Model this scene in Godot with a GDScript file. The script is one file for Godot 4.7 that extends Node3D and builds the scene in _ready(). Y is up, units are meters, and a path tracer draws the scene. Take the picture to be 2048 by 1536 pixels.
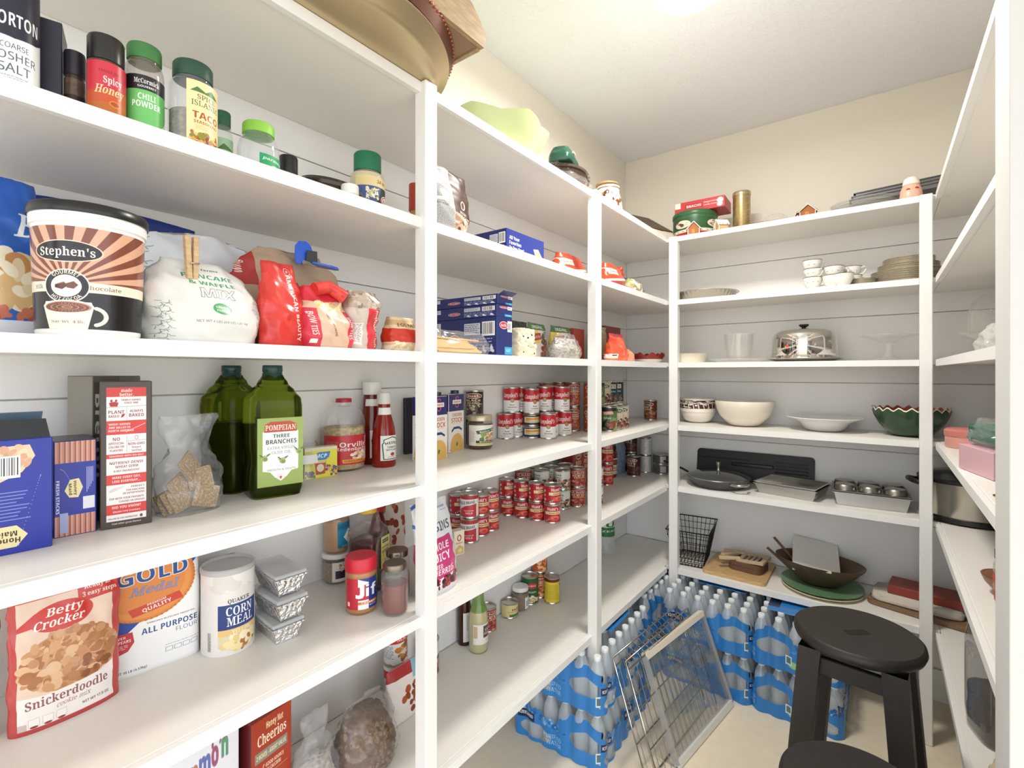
extends Node3D
# A walk-in pantry: white shelving on three walls, packed with food, crockery and water packs.

func _ready():
	# ---- camera, sky, lights, exposure
	var cam := Camera3D.new()
	cam.name = "camera"
	cam.projection = Camera3D.PROJECTION_FRUSTUM
	cam.keep_aspect = Camera3D.KEEP_HEIGHT
	cam.near = 0.05
	cam.far = 60.0
	cam.size = 0.05 * 2.0 * 768.0 / 974.0
	cam.frustum_offset = Vector2(0.0, -0.05 * 23.0 / 974.0)
	cam.rotation = Vector3(0, deg_to_rad(37.06), 0)
	add_child(cam)
	cam.current = true
	var sky_mat := ProceduralSkyMaterial.new()
	sky_mat.sky_top_color = Color(0.92, 0.95, 1.0)
	sky_mat.sky_horizon_color = Color(0.95, 0.97, 1.0)
	sky_mat.ground_horizon_color = Color(0.93, 0.93, 0.92)
	sky_mat.ground_bottom_color = Color(0.80, 0.79, 0.77)
	sky_mat.sky_energy_multiplier = 1.55
	sky_mat.ground_energy_multiplier = 1.55
	var sky := Sky.new()
	sky.sky_material = sky_mat
	var env := Environment.new()
	env.background_mode = Environment.BG_SKY
	env.sky = sky
	env.tonemap_mode = Environment.TONE_MAPPER_LINEAR
	env.tonemap_exposure = 1.16
	env.sdfgi_enabled = true
	env.ssao_enabled = true
	env.ssil_enabled = true
	var we := WorldEnvironment.new()
	we.name = "environment"
	we.environment = env
	add_child(we)
	setup_materials()
	build_room()
	build_shelving()
	build_lamp()
	build_left_near()
	build_left_middle()
	build_left_far()
	build_back()
	build_right()
	build_floor_things()


# ---------------------------------------------------------------- helpers
var used := {}
var M := {}
var noise := FastNoiseLite.new()

func V(x, y, z) -> Vector3:
	return Vector3(x, y, z)

func numbered(n: String) -> String:
	if not used.has(n):
		used[n] = 0
		return n
	used[n] += 1
	return "%s_%03d" % [n, used[n]]

func tag(o: Node3D, label: String, category := "", group := "", kind := ""):
	if label: o.set_meta("label", label)
	if category: o.set_meta("category", category)
	if group: o.set_meta("group", group)
	if kind: o.set_meta("kind", kind)
	return o

func thing(called: String, label: String, category: String, at := Vector3.ZERO, turn := 0.0, group := "") -> Node3D:
	var o := Node3D.new()
	o.name = numbered(called)
	add_child(o)
	o.position = at
	o.rotation.y = turn
	return tag(o, label, category, group)

func part(parent: Node, called: String, mesh: Mesh, m: Material, at := Vector3.ZERO, rot := Vector3.ZERO, label := "") -> MeshInstance3D:
	var o := MeshInstance3D.new()
	o.name = called
	o.mesh = mesh
	if m: o.material_override = m
	o.position = at
	o.rotation = rot
	if parent == self:
		o.name = numbered(called)
	parent.add_child(o, true)
	if label: o.set_meta("label", label)
	return o

func solo(called: String, label: String, category: String, mesh: Mesh, m: Material, at := Vector3.ZERO, turn := 0.0, group := "") -> MeshInstance3D:
	var o := part(self, called, mesh, m, at, Vector3(0, turn, 0))
	tag(o, label, category, group)
	return o

func struct(called: String, mesh: Mesh, m: Material, at := Vector3.ZERO, label := "", category := "") -> MeshInstance3D:
	var o := part(self, called, mesh, m, at)
	o.name = called
	return tag(o, label, category, "", "structure")

func dup(o: Node3D, at: Vector3, turn: float, label: String) -> Node3D:
	var base: String = String(o.name)
	var rx := RegEx.create_from_string("_\\d\\d\\d$")
	var r: Node3D = o.duplicate()
	r.name = numbered(rx.sub(base, ""))
	add_child(r)
	r.position = at
	r.rotation.y = turn
	r.set_meta("label", label)
	return r

func yaw_to_cam(p: Vector3) -> float:
	return atan2(-p.x, -p.z)

func mat(c: Color, rough := 0.6, metal := 0.0) -> StandardMaterial3D:
	var key := "%s %.2f %.2f" % [c.to_html(), rough, metal]
	if M.has(key): return M[key]
	var m := StandardMaterial3D.new()
	m.albedo_color = c
	m.roughness = rough
	m.metallic = metal
	M[key] = m
	return m

func hexm(h: String, rough := 0.6, metal := 0.0) -> StandardMaterial3D:
	return mat(Color(h), rough, metal)

func clear(c: Color, alpha: float, rough := 0.06) -> StandardMaterial3D:
	var key := "clear %s %.3f %.2f" % [c.to_html(), alpha, rough]
	if M.has(key): return M[key]
	var m := StandardMaterial3D.new()
	m.albedo_color = Color(c.r, c.g, c.b, alpha)
	m.transparency = BaseMaterial3D.TRANSPARENCY_ALPHA
	m.roughness = rough
	m.cull_mode = BaseMaterial3D.CULL_DISABLED
	M[key] = m
	return m

func tmat(t: Texture2D, rough := 0.5, metal := 0.0) -> StandardMaterial3D:
	var m := StandardMaterial3D.new()
	m.albedo_texture = t
	m.roughness = rough
	m.metallic = metal
	return m

func noise_tex(freq: float, size := 512, kind := FastNoiseLite.TYPE_SIMPLEX_SMOOTH, oct := 4, c0 := Color.BLACK, c1 := Color.WHITE, sd := 3) -> NoiseTexture2D:
	var n := FastNoiseLite.new()
	n.noise_type = kind
	n.frequency = freq
	n.fractal_octaves = oct
	n.seed = sd
	var t := NoiseTexture2D.new()
	t.width = size
	t.height = size
	t.seamless = true
	t.noise = n
	var g := Gradient.new()
	g.set_color(0, c0)
	g.set_color(1, c1)
	t.color_ramp = g
	return t

# ---------------------------------------------------------------- shapes
func finish(v: PackedVector3Array, n: PackedVector3Array, uv: PackedVector2Array, ix: PackedInt32Array, into: ArrayMesh = null, m: Material = null) -> ArrayMesh:
	var a := []
	a.resize(Mesh.ARRAY_MAX)
	a[Mesh.ARRAY_VERTEX] = v
	a[Mesh.ARRAY_NORMAL] = n
	a[Mesh.ARRAY_TEX_UV] = uv
	a[Mesh.ARRAY_INDEX] = ix
	var am := into if into else ArrayMesh.new()
	am.add_surface_from_arrays(Mesh.PRIMITIVE_TRIANGLES, a)
	if m: am.surface_set_material(am.get_surface_count() - 1, m)
	return am

# profile of (radius, height) pairs from the bottom outside upwards; wave(angle, k) may scale the radius and lift the height
func lathe(prof: Array, seg := 28, wave = null, a0 := 0.0, a1 := TAU) -> ArrayMesh:
	var v := PackedVector3Array()
	var n := PackedVector3Array()
	var uv := PackedVector2Array()
	var ix := PackedInt32Array()
	var cnt := prof.size()
	var nor := []
	for i in cnt - 1:
		var d: Vector2 = prof[i + 1] - prof[i]
		nor.append(Vector2(d.y, -d.x).normalized())
	var y_lo := 1e9
	var y_hi := -1e9
	for p in prof:
		y_lo = minf(y_lo, p.y)
		y_hi = maxf(y_hi, p.y)
	for i in cnt - 1:
		var n0: Vector2 = nor[i]
		var n1: Vector2 = nor[i]
		if i > 0 and nor[i].dot(nor[i - 1]) > 0.7: n0 = (nor[i] + nor[i - 1]).normalized()
		if i < cnt - 2 and nor[i].dot(nor[i + 1]) > 0.7: n1 = (nor[i] + nor[i + 1]).normalized()
		var at := v.size()
		for k in 2:
			var p: Vector2 = prof[i + k]
			var nn: Vector2 = n0 if k == 0 else n1
			for j in seg + 1:
				var u := float(j) / seg
				var ang := lerpf(a0, a1, u) - PI
				var r: float = p.x
				var y: float = p.y
				if wave != null:
					var q: Vector2 = wave.call(ang, p)
					r = q.x
					y = q.y
				v.append(Vector3(sin(ang) * r, y, cos(ang) * r))
				n.append(Vector3(sin(ang) * nn.x, nn.y, cos(ang) * nn.x))
				uv.append(Vector2(u, 1.0 - (p.y - y_lo) / maxf(y_hi - y_lo, 1e-5)))
		for j in seg:
			var a := at + j
			var b := at + seg + 1 + j
			ix.append_array([a, b, a + 1, a + 1, b, b + 1])
	return finish(v, n, uv, ix)

func P(a: Array) -> Array:
	var o := []
	for i in range(0, a.size(), 2):
		o.append(Vector2(a[i], a[i + 1]))
	return o

# chamfered box, base at y = 0, front face at local z = 0 when front is true; surfaces: front, right, left, back, top, bottom, chamfers
func rbox(w: float, h: float, d: float, b := 0.002, mats := {}, body: Material = null, centred := false) -> ArrayMesh:
	var am := ArrayMesh.new()
	var x := w / 2.0
	var zf := d / 2.0 if centred else 0.0
	var zb := zf - d
	var faces := {
		"front": [V(-x + b, h - b, zf), V(x - b, h - b, zf), V(x - b, b, zf), V(-x + b, b, zf), V(0, 0, 1)],
		"right": [V(x, h - b, zf - b), V(x, h - b, zb + b), V(x, b, zb + b), V(x, b, zf - b), V(1, 0, 0)],
		"left": [V(-x, h - b, zb + b), V(-x, h - b, zf - b), V(-x, b, zf - b), V(-x, b, zb + b), V(-1, 0, 0)],
		"back": [V(x - b, h - b, zb), V(-x + b, h - b, zb), V(-x + b, b, zb), V(x - b, b, zb), V(0, 0, -1)],
		"top": [V(-x + b, h, zb + b), V(x - b, h, zb + b), V(x - b, h, zf - b), V(-x + b, h, zf - b), V(0, 1, 0)],
		"bottom": [V(-x + b, 0, zf - b), V(x - b, 0, zf - b), V(x - b, 0, zb + b), V(-x + b, 0, zb + b), V(0, -1, 0)],
	}
	var qs := []
	for k in faces:
		if mats.has(k):
			quads(am, [faces[k]], mats[k])
		else:
			qs.append(faces[k])
	var f: Array = faces["front"]
	var r: Array = faces["right"]
	var l: Array = faces["left"]
	var k2: Array = faces["back"]
	var t: Array = faces["top"]
	var o: Array = faces["bottom"]
	for e in [[f[1], r[0], r[3], f[2]], [l[1], f[0], f[3], l[2]], [r[1], k2[0], k2[3], r[2]], [k2[1], l[0], l[3], k2[2]],
			[t[3], t[2], f[1], f[0]], [t[2], t[1], r[1], r[0]], [t[1], t[0], k2[1], k2[0]], [t[0], t[3], l[1], l[0]],
			[f[3], f[2], o[1], o[0]], [r[3], r[2], o[2], o[1]], [k2[3], k2[2], o[3], o[2]], [l[3], l[2], o[0], o[3]]]:
		var nn: Vector3 = (e[0] + e[1] + e[2] + e[3]) / 4.0 - V(0, h / 2.0, (zf + zb) / 2.0)
		var g: Vector3 = (e[1] - e[0]).cross(e[3] - e[0])
		g = -g if g.dot(nn) < 0 else g
		qs.append([e[0], e[1], e[2], e[3], g.normalized()])
	for c in [[f[1], t[2], r[0]], [f[0], l[1], t[3]], [k2[0], r[1], t[1]], [k2[1], t[0], l[0]], [f[2], r[3], o[1]], [f[3], o[0], l[2]], [k2[3], o[2], r[2]], [k2[2], l[3], o[3]]]:
		var nn2: Vector3 = ((c[0] + c[1] + c[2]) / 3.0 - V(0, h / 2.0, (zf + zb) / 2.0)).sign()
		qs.append([c[0], c[1], c[2], c[2], nn2.normalized()])
	quads(am, qs, body)
	return am

func quads(am: ArrayMesh, qs: Array, m: Material):
	var v := PackedVector3Array()
	var n := PackedVector3Array()
	var uv := PackedVector2Array()
	var ix := PackedInt32Array()
	for q in qs:
		var at := v.size()
		for i in 4:
			v.append(q[i])
			n.append(q[4])
		uv.append_array([Vector2(0, 0), Vector2(1, 0), Vector2(1, 1), Vector2(0, 1)])
		var g: Vector3 = (q[1] - q[0]).cross(q[2] - q[0])
		if g.dot(q[4]) < 0:
			ix.append_array([at, at + 1, at + 2, at, at + 2, at + 3])
		else:
			ix.append_array([at, at + 2, at + 1, at, at + 3, at + 2])
	finish(v, n, uv, ix, am, m)

func join(list: Array) -> ArrayMesh:   # list of [mesh, transform]; one surface
	var st := SurfaceTool.new()
	for e in list:
		for s in e[0].get_surface_count():
			st.append_from(e[0], s, e[1])
	return st.commit()

func at3(x: float, y: float, z: float, rot := Vector3.ZERO, sc := Vector3.ONE) -> Transform3D:
	return Transform3D(Basis.from_euler(rot).scaled_local(sc), Vector3(x, y, z))

func tube(pts: Array, r: float, sides := 6, closed := false, flat := 1.0) -> ArrayMesh:
	var v := PackedVector3Array()
	var n := PackedVector3Array()
	var uv := PackedVector2Array()
	var ix := PackedInt32Array()
	var cnt := pts.size()
	var up := Vector3.UP
	for i in cnt:
		var a: Vector3 = pts[(i - 1 + cnt) % cnt] if (closed or i > 0) else pts[i]
		var b: Vector3 = pts[(i + 1) % cnt] if (closed or i < cnt - 1) else pts[i]
		var d := (b - a).normalized()
		var s := d.cross(up)
		if s.length() < 0.05: s = d.cross(Vector3.RIGHT)
		s = s.normalized()
		var t := s.cross(d).normalized()
		for j in sides + 1:
			var an := TAU * j / sides
			var o := s * cos(an) + t * sin(an) * flat
			v.append(pts[i] + o * r)
			n.append(o.normalized())
			uv.append(Vector2(float(j) / sides, float(i) / cnt))
	var rings := cnt if closed else cnt - 1
	for i in rings:
		for j in sides:
			var a := i * (sides + 1) + j
			var b := ((i + 1) % cnt) * (sides + 1) + j
			ix.append_array([a, a + 1, b, a + 1, b + 1, b])
	if not closed:
		for e in [[0, -1], [cnt - 1, 1]]:
			var d2: Vector3 = (pts[1] - pts[0]).normalized() if e[0] == 0 else (pts[cnt - 1] - pts[cnt - 2]).normalized()
			d2 *= e[1]
			var c := v.size()
			v.append(pts[e[0]])
			n.append(d2)
			uv.append(Vector2.ZERO)
			for j in sides + 1:
				v.append(v[e[0] * (sides + 1) + j])
				n.append(d2)
				uv.append(Vector2.ZERO)
			for j in sides:
				if e[1] < 0:
					ix.append_array([c, c + 2 + j, c + 1 + j])
				else:
					ix.append_array([c, c + 1 + j, c + 2 + j])
	return finish(v, n, uv, ix)

func extrude(poly: Array, depth: float) -> ArrayMesh:   # outline in x, y; from z = 0 back to z = -depth; uv is the outline's box
	var pp := PackedVector2Array(poly)
	if Geometry2D.is_polygon_clockwise(pp): pp.reverse()
	var tri := Geometry2D.triangulate_polygon(pp)
	var v := PackedVector3Array()
	var n := PackedVector3Array()
	var uv := PackedVector2Array()
	var ix := PackedInt32Array()
	var lo := pp[0]
	var hi := pp[0]
	for p in pp:
		lo = lo.min(p)
		hi = hi.max(p)
	for side in 2:
		var at := v.size()
		for p in pp:
			v.append(Vector3(p.x, p.y, 0.0 if side == 0 else -depth))
			n.append(Vector3(0, 0, 1 if side == 0 else -1))
			uv.append(Vector2((p.x - lo.x) / (hi.x - lo.x), (hi.y - p.y) / (hi.y - lo.y)))
		for i in range(0, tri.size(), 3):
			var a: Vector2 = pp[tri[i]]
			var ccw := (pp[tri[i + 1]] - a).cross(pp[tri[i + 2]] - a) > 0
			if (side == 0) == ccw:
				ix.append_array([at + tri[i], at + tri[i + 2], at + tri[i + 1]])
			else:
				ix.append_array([at + tri[i], at + tri[i + 1], at + tri[i + 2]])
	for i in pp.size():
		var a := pp[i]
		var b := pp[(i + 1) % pp.size()]
		var e := (b - a).normalized()
		var at := v.size()
		for q in [[a, 0.0], [b, 0.0], [b, -depth], [a, -depth]]:
			v.append(Vector3(q[0].x, q[0].y, q[1]))
			n.append(Vector3(e.y, -e.x, 0))
			uv.append(Vector2(0.5, 0.5))
		ix.append_array([at, at + 1, at + 2, at, at + 2, at + 3])
	return finish(v, n, uv, ix)

# bag or pouch: base at y = 0, width w, height h, depth d; half width and half depth follow curves of the height
func bag(w: float, h: float, d: float, o := {}) -> ArrayMesh:
	var rings: int = o.get("rings", 22)
	var seg: int = o.get("seg", 44)
	var crumple: float = o.get("crumple", 0.004)
	var freq: float = o.get("freq", 28.0)
	var wtop: float = o.get("wtop", 1.0)       # width at the top against the middle
	var wbot: float = o.get("wbot", 1.0)
	var dbot: float = o.get("dbot", 0.75)
	var dtop: float = o.get("dtop", 0.03)
	var belly: float = o.get("belly", 0.35)    # height of the thickest place
	var ex: float = o.get("ex", 2.4)
	var lean: float = o.get("lean", 0.0)
	var ws: Array = o.get("ws", [])            # own list of widths from the bottom up
	var ds: Array = o.get("ds", [])
	var sag: float = o.get("sag", 0.0)         # the top droops at its sides
	var nz := FastNoiseLite.new()
	nz.seed = o.get("seed", 1)
	nz.frequency = freq
	nz.fractal_octaves = 3
	nz.noise_type = FastNoiseLite.TYPE_CELLULAR if o.get("cell", false) else FastNoiseLite.TYPE_SIMPLEX_SMOOTH
	var st := SurfaceTool.new()
	st.begin(Mesh.PRIMITIVE_TRIANGLES)
	st.set_smooth_group(0)
	for i in rings + 1:
		var t := float(i) / rings
		var hw := 0.5 * w
		var hd := 0.5 * d
		if ws.size():
			hw *= curve(ws, t)
		else:
			hw *= lerpf(wbot, 1.0, smoothstep(0.0, belly, t)) if t < belly else lerpf(1.0, wtop, smoothstep(belly, 1.0, t))
		if ds.size():
			hd *= curve(ds, t)
		else:
			hd *= lerpf(dbot, 1.0, sqrt(clampf(t / belly, 0, 1))) if t < belly else lerpf(1.0, dtop, pow((t - belly) / (1.0 - belly), 1.4))
		for j in seg + 1:
			var a := TAU * j / seg - PI
			var cx := signf(sin(a)) * pow(absf(sin(a)), 2.0 / ex)
			var cz := signf(cos(a)) * pow(absf(cos(a)), 2.0 / ex)
			var p := Vector3(cx * hw, t * h - sag * cx * cx * t * h, cz * hd)
			var k: float = nz.get_noise_3d(p.x, p.y, p.z + (10.0 if cz < 0 else 0.0))
			var amp := crumple * clampf(t * 8.0, 0.0, 1.0)
			p += Vector3(cx * 0.4, 0.15, cz).normalized() * k * amp
			p.z += lean * t * t
			st.set_uv(Vector2(clampf(cx * hw / w + 0.5, 0, 1), 1.0 - t))
			st.add_vertex(p)
	for i in rings:
		for j in seg:
			var a := i * (seg + 1) + j
			var b := a + seg + 1
			for q in [a, b, a + 1, a + 1, b, b + 1]: st.add_index(q)
	for e in [0, rings]:
		st.set_uv(Vector2(0.5, 1.0 if e == 0 else 0.0))
		st.add_vertex(Vector3(0, 0.0 if e == 0 else h, lean if e == rings else 0.0))
		var c: int = (rings + 1) * (seg + 1) + (0 if e == 0 else 1)
		for j in seg:
			var a: int = e * (seg + 1) + j
			for q in ([c, a, a + 1] if e == 0 else [c, a + 1, a]): st.add_index(q)
	st.generate_normals()
	return st.commit()

func curve(list: Array, t: float) -> float:
	var x := t * (list.size() - 1)
	var i := mini(int(x), list.size() - 2)
	return lerpf(list[i], list[i + 1], smoothstep(0.0, 1.0, x - i))

func blob(rx: float, ry: float, rz: float, crumple := 0.0, freq := 20.0, sd := 1, flat := 0.0) -> ArrayMesh:   # lump resting on y = 0
	var nz := FastNoiseLite.new()
	nz.seed = sd
	nz.frequency = freq
	var st := SurfaceTool.new()
	st.begin(Mesh.PRIMITIVE_TRIANGLES)
	st.set_smooth_group(0)
	var rows := 14
	var seg := 24
	for i in rows + 1:
		var f := PI * i / rows - PI / 2
		for j in seg + 1:
			var a := TAU * j / seg - PI
			var u := Vector3(cos(f) * sin(a), sin(f), cos(f) * cos(a))
			var k := 1.0 + crumple * nz.get_noise_3d(u.x * rx, u.y * ry, u.z * rz)
			var p := Vector3(u.x * rx, u.y * ry, u.z * rz) * k
			p.y = maxf(p.y, -ry * (1.0 - flat)) + ry * (1.0 - flat)
			st.set_uv(Vector2(float(j) / seg, 1.0 - float(i) / rows))
			st.add_vertex(p)
	for i in rows:
		for j in seg:
			var a := i * (seg + 1) + j
			var b := a + seg + 1
			for q in [a, b, a + 1, a + 1, b, b + 1]: st.add_index(q)
	st.generate_normals()
	return st.commit()

# ---------------------------------------------------------------- print: labels are drawn by computation
var fonts := {}
var glyphs := {}

func font(style: String) -> SystemFont:
	if not fonts.has(style):
		var f := SystemFont.new()
		f.font_names = PackedStringArray(["Droid Serif" if "s" in style else "Droid Sans"])
		f.font_weight = 700 if "b" in style else 400
		fonts[style] = f
	return fonts[style]

func outline(s: String, style: String) -> Array:
	var key := style + s
	if not glyphs.has(key):
		var t := TextMesh.new()
		t.font = font(style)
		t.font_size = 64
		t.pixel_size = 1.0
		t.depth = 0.0
		t.curve_step = 1.5
		t.text = "H"
		var hb := t.get_aabb()
		t.text = s
		var a := t.get_mesh_arrays()
		var raw: PackedVector3Array = a[Mesh.ARRAY_VERTEX]
		var box := t.get_aabb()
		var base := hb.position.y
		var o := PackedVector2Array()
		for p in raw:
			o.append(Vector2((p.x - box.position.x - box.size.x / 2.0) / hb.size.y, -(p.y - base) / hb.size.y + 0.5))
		glyphs[key] = [o, box.size.x / hb.size.y]
	return glyphs[key]

class Print:
	const SS := 2
	var im: Image
	var w: int
	var h: int
	var host
	func _init(host_, w_: int, h_: int, c: Color):
		host = host_
		w = w_
		h = h_
		im = Image.create(w * SS, h * SS, false, Image.FORMAT_RGBA8)
		im.fill(c)
	func rect(x, y, rw, rh, c) -> Print:
		im.fill_rect(Rect2i(int(x * SS), int(y * SS), int(maxf(rw * SS, 1)), int(maxf(rh * SS, 1))), Color(c))
		return self
	func tri(a: Vector2, b: Vector2, c: Vector2, col: Color):
		var lo := int(floor(minf(a.y, minf(b.y, c.y))))
		var hi := int(ceil(maxf(a.y, maxf(b.y, c.y))))
		for y in range(maxi(lo, 0), mini(hi + 1, h * SS)):
			var yy := y + 0.5
			var x0 := 1e9
			var x1 := -1e9
			for e in [[a, b], [b, c], [c, a]]:
				var p: Vector2 = e[0]
				var q: Vector2 = e[1]
				if (p.y <= yy) != (q.y <= yy):
					var x := p.x + (q.x - p.x) * (yy - p.y) / (q.y - p.y)
					x0 = minf(x0, x)
					x1 = maxf(x1, x)
			if x1 > x0:
				var l := int(round(x0))
				var r := int(round(x1))
				if r > l: im.fill_rect(Rect2i(l, y, r - l, 1), col)
	func poly(flat: Array, c) -> Print:
		var pp := PackedVector2Array()
		for i in range(0, flat.size(), 2): pp.append(Vector2(flat[i], flat[i + 1]) * SS)
		fillp(pp, Color(c))
		return self
	func fillp(pp: PackedVector2Array, c: Color):
		var lo := 1e9
		var hi := -1e9
		for p in pp:
			lo = minf(lo, p.y)
			hi = maxf(hi, p.y)
		for y in range(maxi(int(lo), 0), mini(int(hi) + 1, h * SS)):
			var yy := y + 0.5
			var xs := []
			for i in pp.size():
				var p := pp[i]
				var q := pp[(i + 1) % pp.size()]
				if (p.y <= yy) != (q.y <= yy): xs.append(p.x + (q.x - p.x) * (yy - p.y) / (q.y - p.y))
			xs.sort()
			for k in range(0, xs.size() - 1, 2):
				var l := int(round(xs[k]))
				var r := int(round(xs[k + 1]))
				if r > l: im.fill_rect(Rect2i(l, y, r - l, 1), c)
	func oval(x, y, rx, ry, c, rot := 0.0) -> Print:
		var pp := PackedVector2Array()
		for i in 40:
			var v := Vector2(cos(TAU * i / 40) * rx, sin(TAU * i / 40) * ry).rotated(rot)
			pp.append((v + Vector2(x, y)) * SS)
		fillp(pp, Color(c))
		return self
	func line(x0, y0, x1, y1, wd, c) -> Print:
		var a := Vector2(x0, y0) * SS
		var b := Vector2(x1, y1) * SS
		var n: Vector2 = (b - a).orthogonal().normalized() * wd * SS / 2.0
		fillp(PackedVector2Array([a + n, b + n, b - n, a - n]), Color(c))
		return self
	# cap height s; o: f style letters (b bold, s serif), w fit width, rot, skew, arc radius, up (rotate baseline)
	func text(t: String, x, y, s, c, o := {}) -> Print:
		var g: Array = host.outline(t, o.get("f", "b"))
		var pts: PackedVector2Array = g[0]
		var sx: float = s
		if o.has("w"): sx = o.w / g[1]
		var skew: float = o.get("skew", 0.0)
		var rot: float = o.get("rot", 0.0)
		var arc: float = o.get("arc", 0.0)
		var off := [[0, 0]]
		var col := Color(c)
		if o.has("edge"):
			var e: float = o.get("ew", 2.0)
			var o2 := o.duplicate()
			o2.erase("edge")
			for k in 8: text(t, x + cos(TAU * k / 8) * e, y + sin(TAU * k / 8) * e, s, o.edge, o2)
		var out := PackedVector2Array()
		for p in pts:
			var q := Vector2(p.x * sx - p.y * s * skew, p.y * s)
			if arc != 0.0:
				var a := q.x / arc
				q = Vector2(sin(a) * (arc - q.y), arc - cos(a) * (arc - q.y))
			out.append((q.rotated(rot) + Vector2(x, y)) * SS)
		for i in range(0, out.size(), 3): tri(out[i], out[i + 1], out[i + 2], col)
		return self
	# rows of print too small to read
	func fine(x, y, rw, rows, gap, c, sd := 1) -> Print:
		var r := RandomNumberGenerator.new()
		r.seed = sd
		for i in rows:
			var px: float = x
			while px < x + rw - gap:
				var l: float = r.randf_range(gap * 0.5, gap * 2.2)
				rect(px, y + i * gap, minf(l, x + rw - px), maxf(gap * 0.42, 0.6), c)
				px += l + gap * 0.45
		return self
	func bars(x, y, rw, rh, sd := 1) -> Print:
		rect(x, y, rw, rh, Color.WHITE)
		var r := RandomNumberGenerator.new()
		r.seed = sd
		var px: float = x + rw * 0.06
		while px < x + rw * 0.93:
			var l: float = r.randf_range(0.6, rw * 0.035 + 0.8)
			rect(px, y + rh * 0.08, l, rh * 0.8, "222222")
			px += l + r.randf_range(0.8, rw * 0.04 + 0.8)
		return self
	# scattered dabs: food pictures, marbling
	func dabs(x, y, rw, rh, n, r0, r1, cols: Array, sd := 1, inside = null) -> Print:
		var r := RandomNumberGenerator.new()
		r.seed = sd
		for i in n:
			var cx: float = x + r.randf() * rw
			var cy: float = y + r.randf() * rh
			var a: float = r.randf_range(r0, r1)
			var c: Color = Color(cols[r.randi() % cols.size()])
			if inside != null and not inside.call(cx, cy): continue
			oval(cx, cy, a, a * r.randf_range(0.5, 1.0), c, r.randf() * PI)
		return self
	func tex() -> ImageTexture:
		var o: Image = im.duplicate()
		o.resize(w, h, Image.INTERPOLATE_BILINEAR)
		return ImageTexture.create_from_image(o)

func pr(w: int, h: int, c) -> Print:
	return Print.new(self, w, h, Color(c))

# ---------------------------------------------------------------- the room
func setup_materials():
	var paint := StandardMaterial3D.new()
	paint.albedo_color = Color(0.965, 0.962, 0.95)
	paint.roughness = 0.42
	paint.heightmap_enabled = true
	paint.heightmap_texture = noise_tex(0.02, 512, FastNoiseLite.TYPE_SIMPLEX_SMOOTH, 4)
	paint.heightmap_scale = 0.04
	paint.uv1_triplanar = true
	paint.uv1_world_triplanar = true
	paint.uv1_scale = Vector3(3, 3, 3)
	M.paint = paint
	var endwall: StandardMaterial3D = paint.duplicate()
	endwall.albedo_color = Color(0.84, 0.84, 0.835)
	endwall.roughness = 0.6
	M.endwall = endwall
	var trimp: StandardMaterial3D = paint.duplicate()
	trimp.albedo_color = Color(0.93, 0.928, 0.918)
	M.trim = trimp
	var board: StandardMaterial3D = paint.duplicate()
	board.albedo_color = Color(0.925, 0.912, 0.888)
	M.board = board
	var wall: StandardMaterial3D = paint.duplicate()
	wall.albedo_color = Color(0.915, 0.892, 0.845)
	wall.roughness = 0.8
	M.wall = wall
	var plank: StandardMaterial3D = paint.duplicate()
	plank.albedo_color = Color(0.96, 0.955, 0.945)
	plank.roughness = 0.5
	M.plank = plank
	var ceil := StandardMaterial3D.new()
	ceil.albedo_color = Color(0.935, 0.945, 0.955)
	ceil.roughness = 0.9
	ceil.heightmap_enabled = true
	var ct := noise_tex(0.03, 1024, FastNoiseLite.TYPE_SIMPLEX_SMOOTH, 2)
	ct.noise.fractal_type = FastNoiseLite.FRACTAL_RIDGED
	ct.noise.domain_warp_enabled = true
	ct.noise.domain_warp_amplitude = 40.0
	var g := Gradient.new()
	g.offsets = PackedFloat32Array([0.0, 0.74, 0.92])
	g.colors = PackedColorArray([Color.BLACK, Color.BLACK, Color.WHITE])
	ct.color_ramp = g
	ceil.heightmap_texture = ct
	ceil.heightmap_scale = 0.08
	ceil.uv1_triplanar = true
	ceil.uv1_world_triplanar = true
	ceil.uv1_scale = Vector3(1.6, 1.6, 1.6)
	M.ceil = ceil
	var fl := StandardMaterial3D.new()
	fl.albedo_texture = noise_tex(0.015, 512, FastNoiseLite.TYPE_SIMPLEX_SMOOTH, 5, Color(0.90, 0.85, 0.76), Color(0.93, 0.88, 0.79))
	fl.roughness = 0.55
	fl.uv1_triplanar = true
	fl.uv1_world_triplanar = true
	fl.uv1_scale = Vector3(2, 2, 2)
	M.floor = fl
	M.tin = mat(Color(0.80, 0.79, 0.76), 0.28, 1.0)
	M.chrome = mat(Color(0.90, 0.89, 0.87), 0.06, 1.0)
	M.glass = clear(Color(0.93, 0.97, 0.97), 0.08, 0.03)
	M.plastic = clear(Color(0.95, 0.97, 1.0), 0.08, 0.10)
	M.film = clear(Color(0.95, 0.96, 0.98), 0.07, 0.12)

func slab(x0, x1, y0, y1, z0, z1) -> ArrayMesh:
	return join([[rbox(x1 - x0, y1 - y0, z1 - z0, 0.001, {}, null, true), at3((x0 + x1) / 2.0, y0, (z0 + z1) / 2.0)]])

const FLOOR := -1.44
const CEIL := 1.30

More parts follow.
